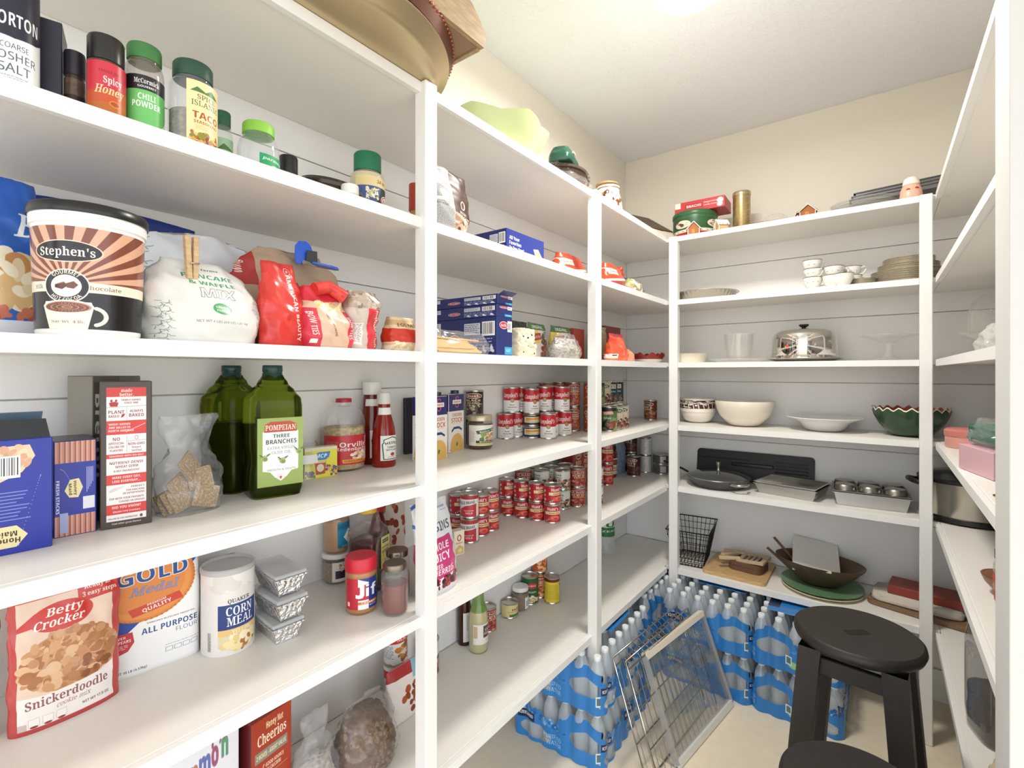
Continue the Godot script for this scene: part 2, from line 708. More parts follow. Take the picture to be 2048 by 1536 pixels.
func build_room():
	var fl := struct("floor", slab(-1.4, 4.2, FLOOR - 0.1, FLOOR, -2.98, 3.2), M.floor)
	var ce := struct("ceiling", slab(-1.4, 4.2, CEIL, CEIL + 0.1, -2.98, 3.2), M.ceil)
	var wl := struct("wall_left", slab(-1.40, -1.262, FLOOR, CEIL, -2.98, 1.8), M.wall)
	var wb := struct("wall_back", slab(-1.262, 0.70, FLOOR, CEIL, -2.98, -2.842), M.wall)
	var wr := struct("wall_right", slab(0.562, 0.70, FLOOR, CEIL, -2.842, -1.105), M.wall)
	var ws := struct("wall_end", slab(0.166, 0.562, FLOOR, CEIL, -1.225, -1.105), M.endwall)
	# wide painted boards behind the shelves, grooves between them
	var ys := [FLOOR + 0.14, -0.995, -0.68, -0.365, -0.05, 0.265, 0.58, 0.70]
	for i in ys.size() - 1:
		var y0: float = ys[i] + 0.0015
		var y1: float = ys[i + 1] - 0.0015
		part(wl, "board", slab(-1.262, -1.250, y0, y1, -2.842, 1.0), M.plank)
		part(wb, "board", slab(-1.249, 0.549, y0, y1, -2.842, -2.830), M.plank)
		part(wr, "board", slab(0.550, 0.562, y0, y1, -2.829, -1.226), M.plank)
	struct("baseboard_left", slab(-1.262, -1.245, FLOOR, FLOOR + 0.138, -2.84, 1.0), M.paint)
	struct("baseboard_back", slab(-1.244, 0.544, FLOOR, FLOOR + 0.138, -2.842, -2.825), M.paint)
	struct("baseboard_right", slab(0.545, 0.562, FLOOR, FLOOR + 0.138, -2.824, -1.226), M.paint)

const LEVELS := [0.69, 0.3685, 0.050, -0.268, -0.579, -0.996]

func nosing(len: float) -> ArrayMesh:   # rounded trim along local x, front towards +z, top at y = 0
	var pts := []
	for i in 9:
		var a := -PI / 2 + PI * i / 8
		pts.append(Vector2(0.0 + cos(a) * 0.0125 + 0.004, -0.0125 + sin(a) * 0.0125))
	pts.append(Vector2(-0.008, 0.0))
	pts.append(Vector2(-0.008, -0.025))
	var m := extrude(pts, len)
	return join([[m, Transform3D(Basis(Vector3.UP, PI / 2), Vector3(len / 2, 0, 0))]])

func build_shelving():
	var boards := [
		["left", "white painted built-in shelving along the left wall, holding the food", [-1.249, -0.884, -2.829, 0.07]],
		["back", "white painted built-in shelving across the back wall, holding dishes and pans", [-0.883, 0.186, -2.829, -2.491]],
		["right", "white painted built-in shelving on the right, seen edge-on beside the white wall end", [0.187, 0.549, -2.829, -1.226]]]
	for b in boards:
		var t := thing("shelving_unit", b[1], "shelving")
		var r: Array = b[2]
		for y in LEVELS:
			var sh := part(t, "shelf_board", slab(r[0], r[1], y - 0.019, y, r[2], r[3]), M.board)
			if b[0] == "left":
				for z in [[-0.7905, 0.031], [-1.652, -0.8285], [-2.466, -1.6975]]:
					part(sh, "nosing", nosing(z[1] - z[0]), M.trim, V(-0.876, y, (z[1] + z[0]) / 2), V(0, PI / 2, 0))
			elif b[0] == "back":
				part(sh, "nosing", nosing(0.939), M.trim, V(-0.3465, y, -2.483))
			else:
				part(sh, "nosing", nosing(1.24), M.trim, V(0.179, y, -1.846), V(0, -PI / 2, 0))
		var posts := []
		if b[0] == "left":
			posts = [[-0.889, -0.85, -0.829, -0.790], [-0.889, -0.85, -1.697, -1.652], [-0.889, -0.85, 0.031, 0.07]]
		elif b[0] == "back":
			posts = [[-0.861, -0.8165, -2.507, -2.467], [0.1236, 0.1634, -2.507, -2.467]]
		for p in posts:
			part(t, "post", join([[rbox(p[1] - p[0], 0.691 - FLOOR, p[3] - p[2], 0.003, {}, null, true), at3((p[0] + p[1]) / 2, FLOOR, (p[2] + p[3]) / 2)]]), M.trim)

func build_lamp():
	var at := V(-0.48, 1.30, -1.58)
	var t := thing("ceiling_lamp", "round cream glass ceiling lamp lit over the aisle", "lamp", at)
	part(t, "base", lathe(P([0.0, -0.03, 0.085, -0.03, 0.09, -0.012, 0.09, -0.001, 0.0, -0.001]), 32), mat(Color(0.9, 0.88, 0.82), 0.3))
	var g := StandardMaterial3D.new()
	g.albedo_color = Color(0.95, 0.93, 0.82)
	g.roughness = 0.2
	g.emission_enabled = true
	g.emission = Color(1.0, 0.96, 0.84)
	g.emission_energy_multiplier = 0.40
	part(t, "glass_shade", lathe(P([0.0, -0.115, 0.05, -0.112, 0.09, -0.10, 0.118, -0.078, 0.13, -0.05, 0.125, -0.032, 0.09, -0.028]), 40), g)
	var down := AreaLight3D.new()
	down.name = "ceiling_lamp_light"
	down.area_size = Vector2(0.24, 0.24)
	down.position = at + V(0, -0.125, 0)
	down.rotation = V(-PI / 2, 0, 0)
	down.light_color = Color(1.0, 0.978, 0.945)
	down.light_energy = 2.1
	down.area_range = 8.0
	down.area_attenuation = 2.0
	down.shadow_enabled = true
	add_child(down)
	var l := OmniLight3D.new()
	l.name = "ceiling_lamp_glow"
	l.position = at + V(0, -0.36, 0)
	l.light_color = Color(1.0, 0.978, 0.945)
	l.light_energy = 0.06
	l.light_size = 0.13
	l.omni_range = 8.0
	l.omni_attenuation = 2.0
	l.shadow_enabled = true
	add_child(l)

# ---------------------------------------------------------------- packages
func arc_label(r: float, y0: float, y1: float, half: float, m: Material, o: Node3D, called := "label", turn := 0.0):
	part(o, called, lathe(P([r, y0, r, y1]), 24 if half < 3.0 else 36, null, PI - half, PI + half), m, Vector3.ZERO, Vector3(0, turn, 0))

func can(called: String, label: String, at: Vector3, r: float, h: float, m: Material, turn := 0.0, group := "", cat := "can") -> Node3D:
	var t := thing(called, label, cat, at, turn, group)
	var key := "tin %.4f %.4f" % [r, h]
	if not M.has(key):
		M[key] = lathe(P([0.0, 0.002, r * 0.9, 0.002, r * 0.93, 0.0, r, 0.001, r, 0.004, r * 0.965, 0.006, r * 0.965, h - 0.006, r, h - 0.004, r, h - 0.001, r * 0.95, h, r * 0.92, h - 0.004, r * 0.6, h - 0.0035, r * 0.56, h - 0.0025, 0.0, h - 0.003]), 32)
		M[key + "l"] = lathe(P([r * 0.975, 0.006, r * 0.975, h - 0.006]), 32)
	part(t, "tin", M[key], M.tin)
	if m: part(t, "paper_label", M[key + "l"], m)
	return t

func jar(called: String, label: String, cat: String, at: Vector3, r: float, h: float, turn: float, o := {}) -> Node3D:
	var t := thing(called, label, cat, at, turn, o.get("group", ""))
	var lh: float = o.get("lh", 0.2) * h
	var lr: float = o.get("lr", 0.88) * r
	var nk: float = o.get("nk", 0.8) * r
	var sh: float = o.get("sh", 0.68) * h
	var top := h - lh
	var pb := P([0.0, 0.003, r * 0.85, 0.0, r * 0.97, 0.006, r, 0.014, r, sh])
	for i in range(1, 6):
		var a := PI / 2 * i / 5.0
		pb.append(Vector2(lerpf(nk, r, cos(a)), sh + (top - sh) * 0.85 * sin(a)))
	pb.append(Vector2(nk, top + lh * 0.5))
	part(t, "body", lathe(pb, 32), o.get("body", M.plastic))
	if o.has("fill"):
		var fy: float = o.get("fy", 0.6) * h
		var fm: Material = o.fill if o.fill is Material else mat(o.fill, 0.8)
		part(t, "contents", lathe(P([0.0, 0.006, r * 0.9, 0.006, r * 0.95, 0.014, r * 0.95, minf(fy, sh), lerpf(r, nk, 0.3 if fy > sh else 0.0) * 0.95, fy, 0.0, fy + 0.001]), 28), fm)
	var ridg: float = 0.015
	var wv = func(a: float, p: Vector2) -> Vector2: return Vector2(p.x * (1.0 + (ridg * sin(a * 40.0) if p.x > lr * 0.97 else 0.0)), p.y)
	part(t, "lid", lathe(P([nk * 0.9, top, lr, top, lr * 1.005, top + 0.002, lr, h - 0.003, lr * 0.94, h, 0.0, h - 0.0005]), 60 if o.get("ridged", false) else 30, wv if o.get("ridged", false) else null), o.get("lid", mat(Color(0.05, 0.05, 0.05), 0.35)))
	if o.has("lab"):
		arc_label(r * 1.012, o.get("l0", 0.08) * h, o.get("l1", 0.62) * h, o.get("la", 1.5), o.lab, t)
	return t

func carton(called: String, label: String, cat: String, at: Vector3, turn: float, w: float, h: float, d: float, mats: Dictionary, body: Material, group := "") -> MeshInstance3D:
	return solo(called, label, cat, rbox(w, h, d, 0.0012, mats, body), null, at, turn, group)

# squeeze or liquid bottle from a profile; cap and neck wrap optional
func bottle(called: String, label: String, cat: String, at: Vector3, turn: float, prof: Array, body: Material, cap: Array, capm: Material, o := {}) -> Node3D:
	var t := thing(called, label, cat, at, turn, o.get("group", ""))
	var fx: float = o.get("flat", 1.0)
	part(t, "body", join([[lathe(prof, 32), at3(0, 0, 0, Vector3.ZERO, Vector3(1, 1, fx))]]), body)
	if o.has("fill"):
		part(t, "contents", join([[lathe(o.fp, 32), at3(0, 0, 0, Vector3.ZERO, Vector3(1, 1, fx))]]), o.fill)
	part(t, "cap", join([[lathe(cap, 32), at3(0, 0, 0, Vector3.ZERO, Vector3(1, 1, fx))]]), capm)
	for l in o.get("labs", []):   # [radius, y0, y1, half angle, material, name]
		part(t, l[5] if l.size() > 5 else "label", join([[lathe(P([l[0], l[1], l[6] if l.size() > 6 else l[0], l[2]]), 28, null, PI - l[3], PI + l[3]), at3(0, 0, 0, Vector3.ZERO, Vector3(1, 1, fx))]]), l[4])
	return t

func crumbly(c0: String, c1: String, freq := 0.08) -> StandardMaterial3D:
	var key := "crumb" + c0 + c1
	if not M.has(key):
		var m := StandardMaterial3D.new()
		if not M.has("grit"): M["grit"] = noise_tex(0.09, 256, FastNoiseLite.TYPE_CELLULAR, 2, Color(0.55, 0.52, 0.48), Color.WHITE)
		m.albedo_texture = M["grit"]
		m.albedo_color = Color(c0).lerp(Color(c1), 0.9).lightened(0.1)
		m.roughness = 0.85
		m.uv1_triplanar = true
		var k := 6.0 * freq / 0.08
		m.uv1_scale = Vector3(k, k, k)
		M[key] = m
	return M[key]

# ---------------------------------------------------------------- left wall, bay nearest the door
func build_left_near():
	var L := PI / 2
	# ----- top shelf: trays and a wooden crate
	var gold := mat(Color(0.76, 0.69, 0.55), 0.38, 0.85)
	var copper := mat(Color(0.38, 0.22, 0.15), 0.45, 0.6)
	var tr := thing("serving_tray", "large round brass tray jutting out over the front of the top shelf", "tray", V(-1.03, 0.691, -0.62))
	part(tr, "dish", lathe(P([0.0, 0.0, 0.262, 0.0, 0.275, 0.006, 0.285, 0.022, 0.300, 0.026, 0.302, 0.029, 0.284, 0.026, 0.272, 0.010, 0.0, 0.004]), 96), gold)
	var ct := thing("copper_tray", "round copper-edged tray with a beaded rim stacked on the brass tray", "tray", V(-1.03, 0.7205, -0.62))
	part(ct, "dish", lathe(P([0.0, 0.0, 0.285, 0.0, 0.30, 0.004, 0.312, 0.030, 0.309, 0.034, 0.298, 0.010, 0.0, 0.004]), 96), copper)
	var beads := []
	var bead := lathe(P([0.0, -0.0035, 0.003, -0.002, 0.0038, 0.0, 0.003, 0.002, 0.0, 0.0035]), 8)
	for i in 150:
		var a := TAU * i / 150
		beads.append([bead, at3(sin(a) * 0.311, 0.031, cos(a) * 0.311)])
	part(ct, "beaded_rim", join(beads), mat(Color(0.75, 0.42, 0.32), 0.25, 0.8))
	var pine := wood("b0946a", "c4a374", 1)
	var cr := thing("wooden_crate", "pale wooden crate with curved side boards standing on the round trays", "crate", V(-0.735, 0.7555, -0.866), L)
	part(cr, "bottom_board", slab(-0.56, -0.008, 0.0, 0.008, -0.40, -0.013), hexm("8d6f55", 0.6))
	var side := [Vector2(-0.56, 0.0), Vector2(0.0, 0.0), Vector2(0.006, 0.02), Vector2(0.004, 0.034), Vector2(-0.02, 0.062), Vector2(-0.05, 0.085), Vector2(-0.10, 0.11), Vector2(-0.20, 0.135), Vector2(-0.36, 0.135), Vector2(-0.46, 0.11), Vector2(-0.51, 0.085), Vector2(-0.54, 0.062), Vector2(-0.565, 0.034), Vector2(-0.566, 0.02)]
	part(cr, "side_board", extrude(side, 0.012), pine)
	part(cr, "side_board", extrude(side, 0.012), pine, V(0, 0, -0.40))
	part(cr, "end_board", slab(-0.012, -0.001, -0.004, 0.034, -0.40, -0.012), pine)
	part(cr, "end_board", slab(-0.559, -0.548, -0.004, 0.034, -0.40, -0.012), pine)

	# ----- second shelf: spices
	var p := pr(300, 330, "1e2033")
	p.poly([0, 175, 60, 192, 150, 200, 240, 192, 300, 175, 300, 330, 0, 330], "e9edee").rect(0, 322, 300, 8, "c9cfd2")
	p.text("MORTON", 150, 150, 36, "f4f4f4", {"w": 200})
	p.text("COARSE", 150, 222, 15, "4a5560", {"f": "", "w": 104}).text("KOSHER", 150, 250, 22, "4a5560", {"f": "", "w": 170}).text("SALT", 150, 283, 24, "4a5560", {"f": "", "w": 118}).fine(95, 304, 110, 3, 6, "9aa3aa")
	var salt := thing("salt_canister", "navy and white salt canister at the far left of the spice shelf", "canister", V(-0.925, 0.3685, -0.1157), L + 0.0)
	part(salt, "body", lathe(P([0.0, 0.0, 0.026, 0.0, 0.0275, 0.004, 0.0275, 0.162, 0.027, 0.166, 0.0, 0.166]), 36), hexm("1e2033", 0.4))
	arc_label(0.0279, 0.004, 0.160, 1.45, tmat(p.tex(), 0.4), salt)
	part(salt, "lid", lathe(P([0.028, 0.166, 0.028, 0.176, 0.026, 0.178, 0.0, 0.178]), 36), hexm("f0f0ee", 0.4))
	carton("dark_box", "plain slim navy box between the salt canister and the spice jars", "box", V(-0.948, 0.3685, -0.1559), 1.2928, 0.0292, 0.1372, 0.06, {}, hexm("2a2c3c", 0.35))
	p = pr(256, 128, "2c1f1c").rect(0, 40, 256, 60, "1d1a2c").text("KIRKLAND", 128, 70, 28, "e8e4ee", {"w": 200}).rect(0, 96, 256, 4, "c8c0d0")
	jar("spice_jar", "small dark pepper jar with a black lid behind the red spice jar", "jar", V(-0.95, 0.3685, -0.185), 0.0124, 0.1025, L + 0.1, {"body": clear(Color(0.5, 0.4, 0.35), 0.25), "fill": crumbly("2a1c16", "7a5a44"), "fy": 0.6, "lh": 0.34, "lr": 1.0, "nk": 0.9, "sh": 0.6, "lid": hexm("2a2530", 0.4), "lab": tmat(p.tex()), "l0": 0.12, "l1": 0.36, "la": 1.6})
	p = pr(300, 260, "c83242")
	p.poly([0, 150, 300, 120, 300, 260, 0, 260], "c4512e").poly([0, 205, 300, 190, 300, 260, 0, 260], "b8641f").text("TRADER JOE'S", 150, 48, 14, "8c1626", {"w": 130}).text("Spicy", 165, 88, 34, "f6ece4", {"f": "bs", "w": 110})
	p.text("Honey", 150, 138, 40, "f3d79a", {"f": "bs", "w": 168, "skew": 0.3}).oval(175, 200, 34, 16, "e0852e").oval(175, 200, 27, 11, "a94c1d")
	jar("spice_jar", "spice jar with a red and orange label and tall black lid", "jar", V(-0.915, 0.3685, -0.2133), 0.0233, 0.1227, L + 0.0, {"body": clear(Color(0.6, 0.5, 0.4), 0.2), "fill": crumbly("5a1a10", "8a3a22"), "fy": 0.66, "lh": 0.30, "lr": 0.94, "nk": 0.85, "sh": 0.66, "lid": hexm("23211f", 0.3), "lab": tmat(p.tex(), 0.35), "l0": 0.04, "l1": 0.66, "la": 1.35})
	p = pr(280, 260, "6cc06a")
	p.rect(0, 0, 280, 74, "1f1b22").text("McCormick", 140, 30, 24, "f1f1ee", {"w": 140, "f": "bs"}).text("GOURMET", 140, 57, 11, "f1f1ee", {"w": 100}).text("CHILI", 140, 108, 30, "f4f8f0", {"w": 96}).text("POWDER", 140, 146, 30, "f4f8f0", {"w": 160}).poly([280, 190, 210, 260, 280, 260], "f0f0ea")
	jar("spice_jar", "spice jar with a bright green label and a flat green lid", "jar", V(-0.925, 0.3685, -0.2635), 0.0258, 0.1415, L - 0.15, {"body": clear(Color(0.7, 0.66, 0.6), 0.3), "fill": crumbly("6a3020", "8a4a30"), "fy": 0.6, "lh": 0.17, "lr": 0.86, "nk": 0.8, "sh": 0.66, "lid": hexm("3d7a3e", 0.5), "ridged": true, "lab": tmat(p.tex(), 0.35), "l0": 0.06, "l1": 0.62, "la": 1.3})
	p = pr(240, 330, "f0dca8")
	p.poly([20, 55, 60, 30, 110, 48, 150, 25, 215, 58], "4f7a3c").text("SPICE", 120, 78, 24, "37452c", {"f": "s", "w": 120}).text("ISLANDS", 120, 112, 26, "37452c", {"f": "s", "w": 186}).text("TACO", 120, 172, 34, "b0481f", {"w": 176}).text("SEASONING", 120, 206, 14, "b0481f", {"w": 160}).fine(50, 222, 140, 4, 6, "c9a765")
	p.dabs(10, 262, 220, 68, 90, 6, 20, ["d9a24e", "b96a2c", "7a3b1c", "e6c27a", "8a8a30"], 5)
	jar("spice_jar", "clear spice jar with a cream taco label and dark green lid", "jar", V(-0.92, 0.3685, -0.3297), 0.0351, 0.1435, L + 0.25, {"body": clear(Color(0.85, 0.87, 0.9), 0.16), "fill": crumbly("8c8680", "b0a89e"), "fy": 0.42, "lh": 0.18, "lr": 0.82, "nk": 0.76, "sh": 0.66, "lid": hexm("234a3a", 0.45), "lab": tmat(p.tex(), 0.4), "l0": 0.0, "l1": 0.74, "la": 0.85})
	p = pr(200, 200, "a9c9a4").poly([10, 60, 60, 30, 120, 50, 190, 62], "4f7a3c").text("SPICE", 100, 92, 24, "2f4a34", {"f": "s", "w": 120}).text("ISLANDS", 100, 128, 24, "2f4a34", {"f": "s", "w": 170}).dabs(20, 150, 160, 50, 30, 4, 10, ["f0efe0", "6f9a5c"], 3)
	jar("spice_jar", "narrow spice jar with a pale green label and green lid behind the taco jar", "jar", V(-1.02, 0.3685, -0.4165), 0.0176, 0.1361, L + 0.2, {"body": clear(Color(0.8, 0.86, 0.82), 0.2), "fill": crumbly("5a6a40", "8a9060"), "fy": 0.5, "lh": 0.2, "lr": 0.8, "nk": 0.74, "sh": 0.66, "lid": hexm("1f5a3c", 0.45), "lab": tmat(p.tex()), "l0": 0.06, "l1": 0.6, "la": 1.2})
	p = pr(220, 180, "1f9e62").text("parmesan", 110, 36, 22, "eef4ea", {"f": "bs", "w": 180, "skew": 0.25, "rot": 0.05}).oval(100, 110, 44, 34, "e8e2da").oval(100, 110, 30, 22, "b06a5c")
	jar("cheese_jar", "empty-looking clear jar with a lime green lid and green label", "jar", V(-0.99, 0.3685, -0.471), 0.0381, 0.1237, L + 0.5, {"body": clear(Color(0.86, 0.92, 0.94), 0.14), "fill": mat(Color(0.85, 0.85, 0.82), 0.9), "fy": 0.2, "lh": 0.17, "lr": 0.76, "nk": 0.7, "sh": 0.52, "lid": hexm("8fce4c", 0.5), "lab": tmat(p.tex()), "l0": 0.1, "l1": 0.46, "la": 0.9})
	jar("herb_jar", "little jar with a black lid beside the brown covered dish", "jar", V(-1.03, 0.3685, -0.5543), 0.0188, 0.1008, L, {"body": clear(Color(0.7, 0.7, 0.66), 0.2), "fill": crumbly("4a5034", "77784e"), "fy": 0.6, "lh": 0.36, "lr": 1.0, "nk": 0.92, "sh": 0.6, "lid": hexm("1c1c1c", 0.3)})
	var dish := thing("oval_container", "oval brown translucent container lying low before the green-lidded cheese jar", "container", V(-1.03, 0.3685, -0.6575), L)
	part(dish, "base", join([[lathe(P([0.0, 0.0, 0.07, 0.0, 0.082, 0.05, 0.086, 0.055, 0.08, 0.055, 0.068, 0.006, 0.0, 0.005]), 40), at3(0, 0, 0, Vector3.ZERO, V(0.92, 1, 0.62))]]), hexm("4a3326", 0.25))
	part(dish, "lid", join([[lathe(P([0.087, 0.054, 0.088, 0.062, 0.08, 0.070, 0.0, 0.072]), 40), at3(0, 0, 0, Vector3.ZERO, V(0.92, 1, 0.62))]]), hexm("33211a", 0.2))
	jar("white_jar", "short jar with a white lid in front of the cheese jar", "jar", V(-0.955, 0.3685, -0.6573), 0.0193, 0.0528, L, {"body": hexm("eceae4", 0.4), "lh": 0.4, "lr": 1.0, "nk": 0.9, "sh": 0.5, "lid": hexm("f3f2ec", 0.4)})
	p = pr(300, 240, "e7d49a")
	p.rect(0, 52, 300, 188, "22301f").poly([0, 52, 150, 52, 120, 130, 40, 150, 0, 120], "41568e").dabs(60, 60, 70, 60, 50, 4, 10, ["e8dcb8", "f3ecd8", "c9b98a"], 2).text("24 oz", 150, 26, 16, "7a4a20", {"w": 60}).oval(200, 112, 54, 28, "f4f0ec").oval(200, 112, 49, 24, "b5232c").oval(200, 112, 43, 19, "f4f0ec").text("Kraft", 200, 112, 22, "8a2030", {"w": 64})
	p.text("GRATED", 200, 175, 18, "e8e8dc", {"w": 96}).rect(100, 130, 34, 100, "e6e4cf").rect(134, 200, 166, 10, "d9c98a")
	jar("cheese_jar", "grated cheese jar with a dark green lid and cream banded label", "jar", V(-1.06, 0.3685, -0.7819), 0.0435, 0.1942, L + 0.25, {"body": clear(Color(0.9, 0.88, 0.8), 0.3), "fill": mat(Color(0.92, 0.87, 0.70), 0.9), "fy": 0.72, "lh": 0.24, "lr": 0.78, "nk": 0.72, "sh": 0.66, "lid": hexm("1d7550", 0.5), "ridged": true, "lab": tmat(p.tex()), "l0": 0.04, "l1": 0.66, "la": 1.6})
	jar("sauce_bottle", "red and amber jar mostly hidden behind the first post on the spice shelf", "jar", V(-1.12, 0.3685, -1.001), 0.0267, 0.1989, L, {"body": hexm("c8a25c", 0.3), "lh": 0.4, "lr": 0.8, "nk": 0.6, "sh": 0.4, "lid": hexm("b5402c", 0.4)})

	# ----- third shelf: baking mixes and pasta
	p = pr(256, 384, "2a62c0")
	p.poly([0, 150, 60, 190, 256, 120, 256, 384, 0, 384], "2a62c0").text("B", 170, 110, 60, "f2f4f8", {"f": "bs", "skew": 0.3})
	p.dabs(70, 190, 160, 130, 80, 14, 34, ["e6d2ac", "d8b47e", "efe2c4", "c98f5a", "f0e6cc"], 7).dabs(60, 320, 170, 20, 20, 8, 18, ["a85a44", "c9745a"], 4).rect(0, 340, 256, 44, "dfe4ee").rect(0, 372, 256, 12, "2a56a8")
	solo("bread_bag", "blue printed bag of rolls left of the cocoa tub, reaching to the shelf above", "bag", bag(0.125, 0.25, 0.11, {"crumple": 0.008, "dtop": 0.2, "seed": 4, "belly": 0.3, "wtop": 0.6, "freq": 22.0}), tmat(p.tex(), 0.22), V(-1.09, 0.05, -0.1254), L + 0.15)
	p = pr(256, 96, "2b3f8a").fine(16, 26, 90, 2, 18, "c8d0e8").dabs(150, 10, 70, 60, 16, 6, 14, ["b0489a", "7a3a8c"], 2)
	solo("frozen_bag", "indigo bag with a pink print lying across the shelf behind the cocoa tub", "bag", bag(0.29, 0.275, 0.04, {"crumple": 0.006, "seed": 9, "wtop": 1.12, "dtop": 0.25, "sag": 0.04}), tmat(p.tex(), 0.25), V(-1.222, 0.05, -0.2771), L)
	p = pr(620, 460, "161314")
	for i in 26:
		var a0 := -PI / 2 + TAU * (i - 0.5) / 26
		var a1 := -PI / 2 + TAU * (i + 0.0) / 26
		var c := Vector2(250, 262)
		p.poly([c.x, c.y, c.x + cos(a0) * 620, c.y + sin(a0) * 620, c.x + cos(a1) * 620, c.y + sin(a1) * 620], "d8a88c")
		p.poly([c.x, c.y, c.x + cos(a1) * 620, c.y + sin(a1) * 620, c.x + cos(a1 + TAU / 52) * 620, c.y + sin(a1 + TAU / 52) * 620], "7d4634")
	p.rect(0, 292, 620, 168, "191516").rect(0, 248, 620, 46, "efe3cf").text("Milk", 145, 271, 17, "5a4038", {"f": "s", "w": 42}).text("Chocolate", 368, 271, 18, "5a4038", {"f": "s", "w": 120})
	p.oval(250, 112, 116, 50, "e8d0b8").oval(250, 112, 111, 45, "1a1415").text("Stephen's", 250, 114, 38, "f6f0e8", {"f": "bs", "w": 182})
	p.oval(250, 268, 76, 76, "f3ead8").oval(250, 268, 71, 71, "1a1415").oval(250, 268, 50, 50, "f3ead8").text("GOURMET", 250, 206, 16, "f3ead8", {"w": 96, "arc": 62.0}).text("HOT COCOA", 250, 329, 15, "f3ead8", {"w": 104, "arc": -62.0})
	p.poly([215, 262, 245, 250, 258, 268, 238, 284, 214, 276], "5c3226").poly([250, 258, 276, 246, 290, 262, 276, 280, 254, 276], "6d3e30").line(218, 262, 246, 254, 2, "a87860")
	p.poly([168, 366, 176, 338, 330, 338, 336, 366, 318, 460, 188, 460], "efe4d2").oval(252, 360, 86, 30, "f4ead9").oval(252, 362, 78, 25, "b98a6c").oval(250, 363, 72, 22, "754334")
	for k in 3:
		for i in 30:
			var a := TAU * i / 30
			p.oval(254 + cos(a) * (16 + k * 20), 363 + sin(a) * (5 + k * 6), 2.6, 1.8, "b78667")
	for i in 40:
		var a := -1.25 + 2.5 * i / 39
		p.oval(330 + cos(a) * 46, 402 + sin(a) * 40, 8, 8, "efe4d2")
	p.text("Net Wt. 4 lb.", 252, 428, 11, "4a3a34", {"f": "s", "w": 110})
	var tub := thing("cocoa_tub", "big cocoa tub with brown sunburst print, cup picture and black lid", "tub", V(-0.936, 0.05, -0.2), L - 0.30)
	part(tub, "body", lathe(P([0.0, 0.0, 0.0565, 0.0, 0.059, 0.004, 0.0595, 0.006, 0.0645, 0.155, 0.067, 0.156, 0.0672, 0.172, 0.060, 0.173]), 56), hexm("f4f3ef", 0.3))
	part(tub, "label", lathe(P([0.0602, 0.010, 0.0648, 0.150]), 56, null, PI - 1.75, PI + 1.75), tmat(p.tex(), 0.22))
	part(tub, "lid", lathe(P([0.062, 0.170, 0.069, 0.170, 0.0696, 0.172, 0.0690, 0.183, 0.067, 0.185, 0.061, 0.185, 0.059, 0.182, 0.0, 0.182]), 56), hexm("161616", 0.3))
	p = pr(420, 420, "dcdcd8")
	p.text("PANCAKE", 210, 80, 22, "3f8f62", {"w": 190, "f": "b"}).text("& WAFFLE", 215, 118, 20, "3f8f62", {"w": 170}).text("MIX", 225, 168, 46, "4a4d50", {"w": 128, "f": "b", "edge": "4a4d50", "ew": 1.5}).text("MIX", 225, 168, 45, "dcdcd8", {"w": 127, "f": "b"})
	p.oval(225, 248, 38, 30, "469a5c").text("LIGHT &", 225, 240, 11, "eef4ea", {"w": 52}).text("FLUFFY", 225, 258, 11, "eef4ea", {"w": 50}).text("NET WT 4 LBS (64 OZ) 1.81 kg", 225, 315, 11, "6a6e70", {"f": "", "w": 190}).text("farms", 225, 40, 10, "44525a", {"w": 60})
	for i in 60:
		var a := i * 2.399
		p.line(20 + fmod(i * 37.0, 40.0), 230 + i * 3.0, 20 + fmod(i * 37.0, 40.0) + cos(a) * 16, 230 + i * 3.0 + sin(a) * 14, 1.6, "5d7a62")
		p.line(370 + fmod(i * 29.0, 40.0), 120 + i * 4.5, 370 + fmod(i * 29.0, 40.0) + cos(a) * 14, 120 + i * 4.5 + sin(a) * 12, 1.6, "5d8a62")
	var mixm := tmat(p.tex(), 0.3)
	solo("pancake_mix_bag", "full white pancake mix bag folded over at the top, in front", "bag", bag(0.185, 0.142, 0.12, {"crumple": 0.010, "freq": 18.0, "seed": 3, "ws": [0.95, 1.0, 1.0, 0.96, 0.84, 0.60], "ds": [0.9, 1.0, 1.0, 0.85, 0.6, 0.3], "lean": -0.02}), mixm, V(-0.95, 0.05, -0.3545), L + 0.1)
	solo("pancake_mix_bag", "tall white bag with green plaid edges standing behind the pancake mix", "bag", bag(0.245, 0.245, 0.06, {"crumple": 0.016, "freq": 14.0, "seed": 6, "wtop": 0.9, "dtop": 0.12, "sag": 0.1}), plain_white_bag(), V(-1.165, 0.05, -0.4289), L)
	var pin := thing("clothespin", "wooden clothespin clipped upright on the pancake mix bag", "clothespin", V(-0.925, 0.157, -0.3292), L + 0.2)
	var cw := wood("dcb98a", "c9a06c", 3)
	part(pin, "prong", rbox(0.0085, 0.072, 0.009, 0.001, {}, null, true), cw, V(-0.004, 0, 0), V(0, 0, 0.06))
	part(pin, "prong", rbox(0.0085, 0.072, 0.009, 0.001, {}, null, true), cw, V(0.005, 0, 0), V(0, 0, -0.02))
	part(pin, "spring", tube([V(-0.008, 0.026, 0.006), V(0.008, 0.027, 0.006), V(0.008, 0.031, -0.006), V(-0.008, 0.03, -0.006)], 0.001, 5), M.tin, V(0.002, 0, 0))
	p = pr(300, 300, "b7a08a").rect(0, 0, 64, 120, "b03a34").text("Wing", 32, 70, 12, "f0e4dc", {"rot": -1.57, "w": 36}).rect(0, 210, 300, 30, "f0efec").text("Wing", 46, 226, 14, "2a2a2e", {"f": "b", "w": 54}).rect(140, 216, 60, 8, "55555a").poly([0, 240, 300, 240, 300, 300, 0, 300], "6a3a2c").poly([120, 110, 150, 96, 160, 120, 136, 136], "b8453c")
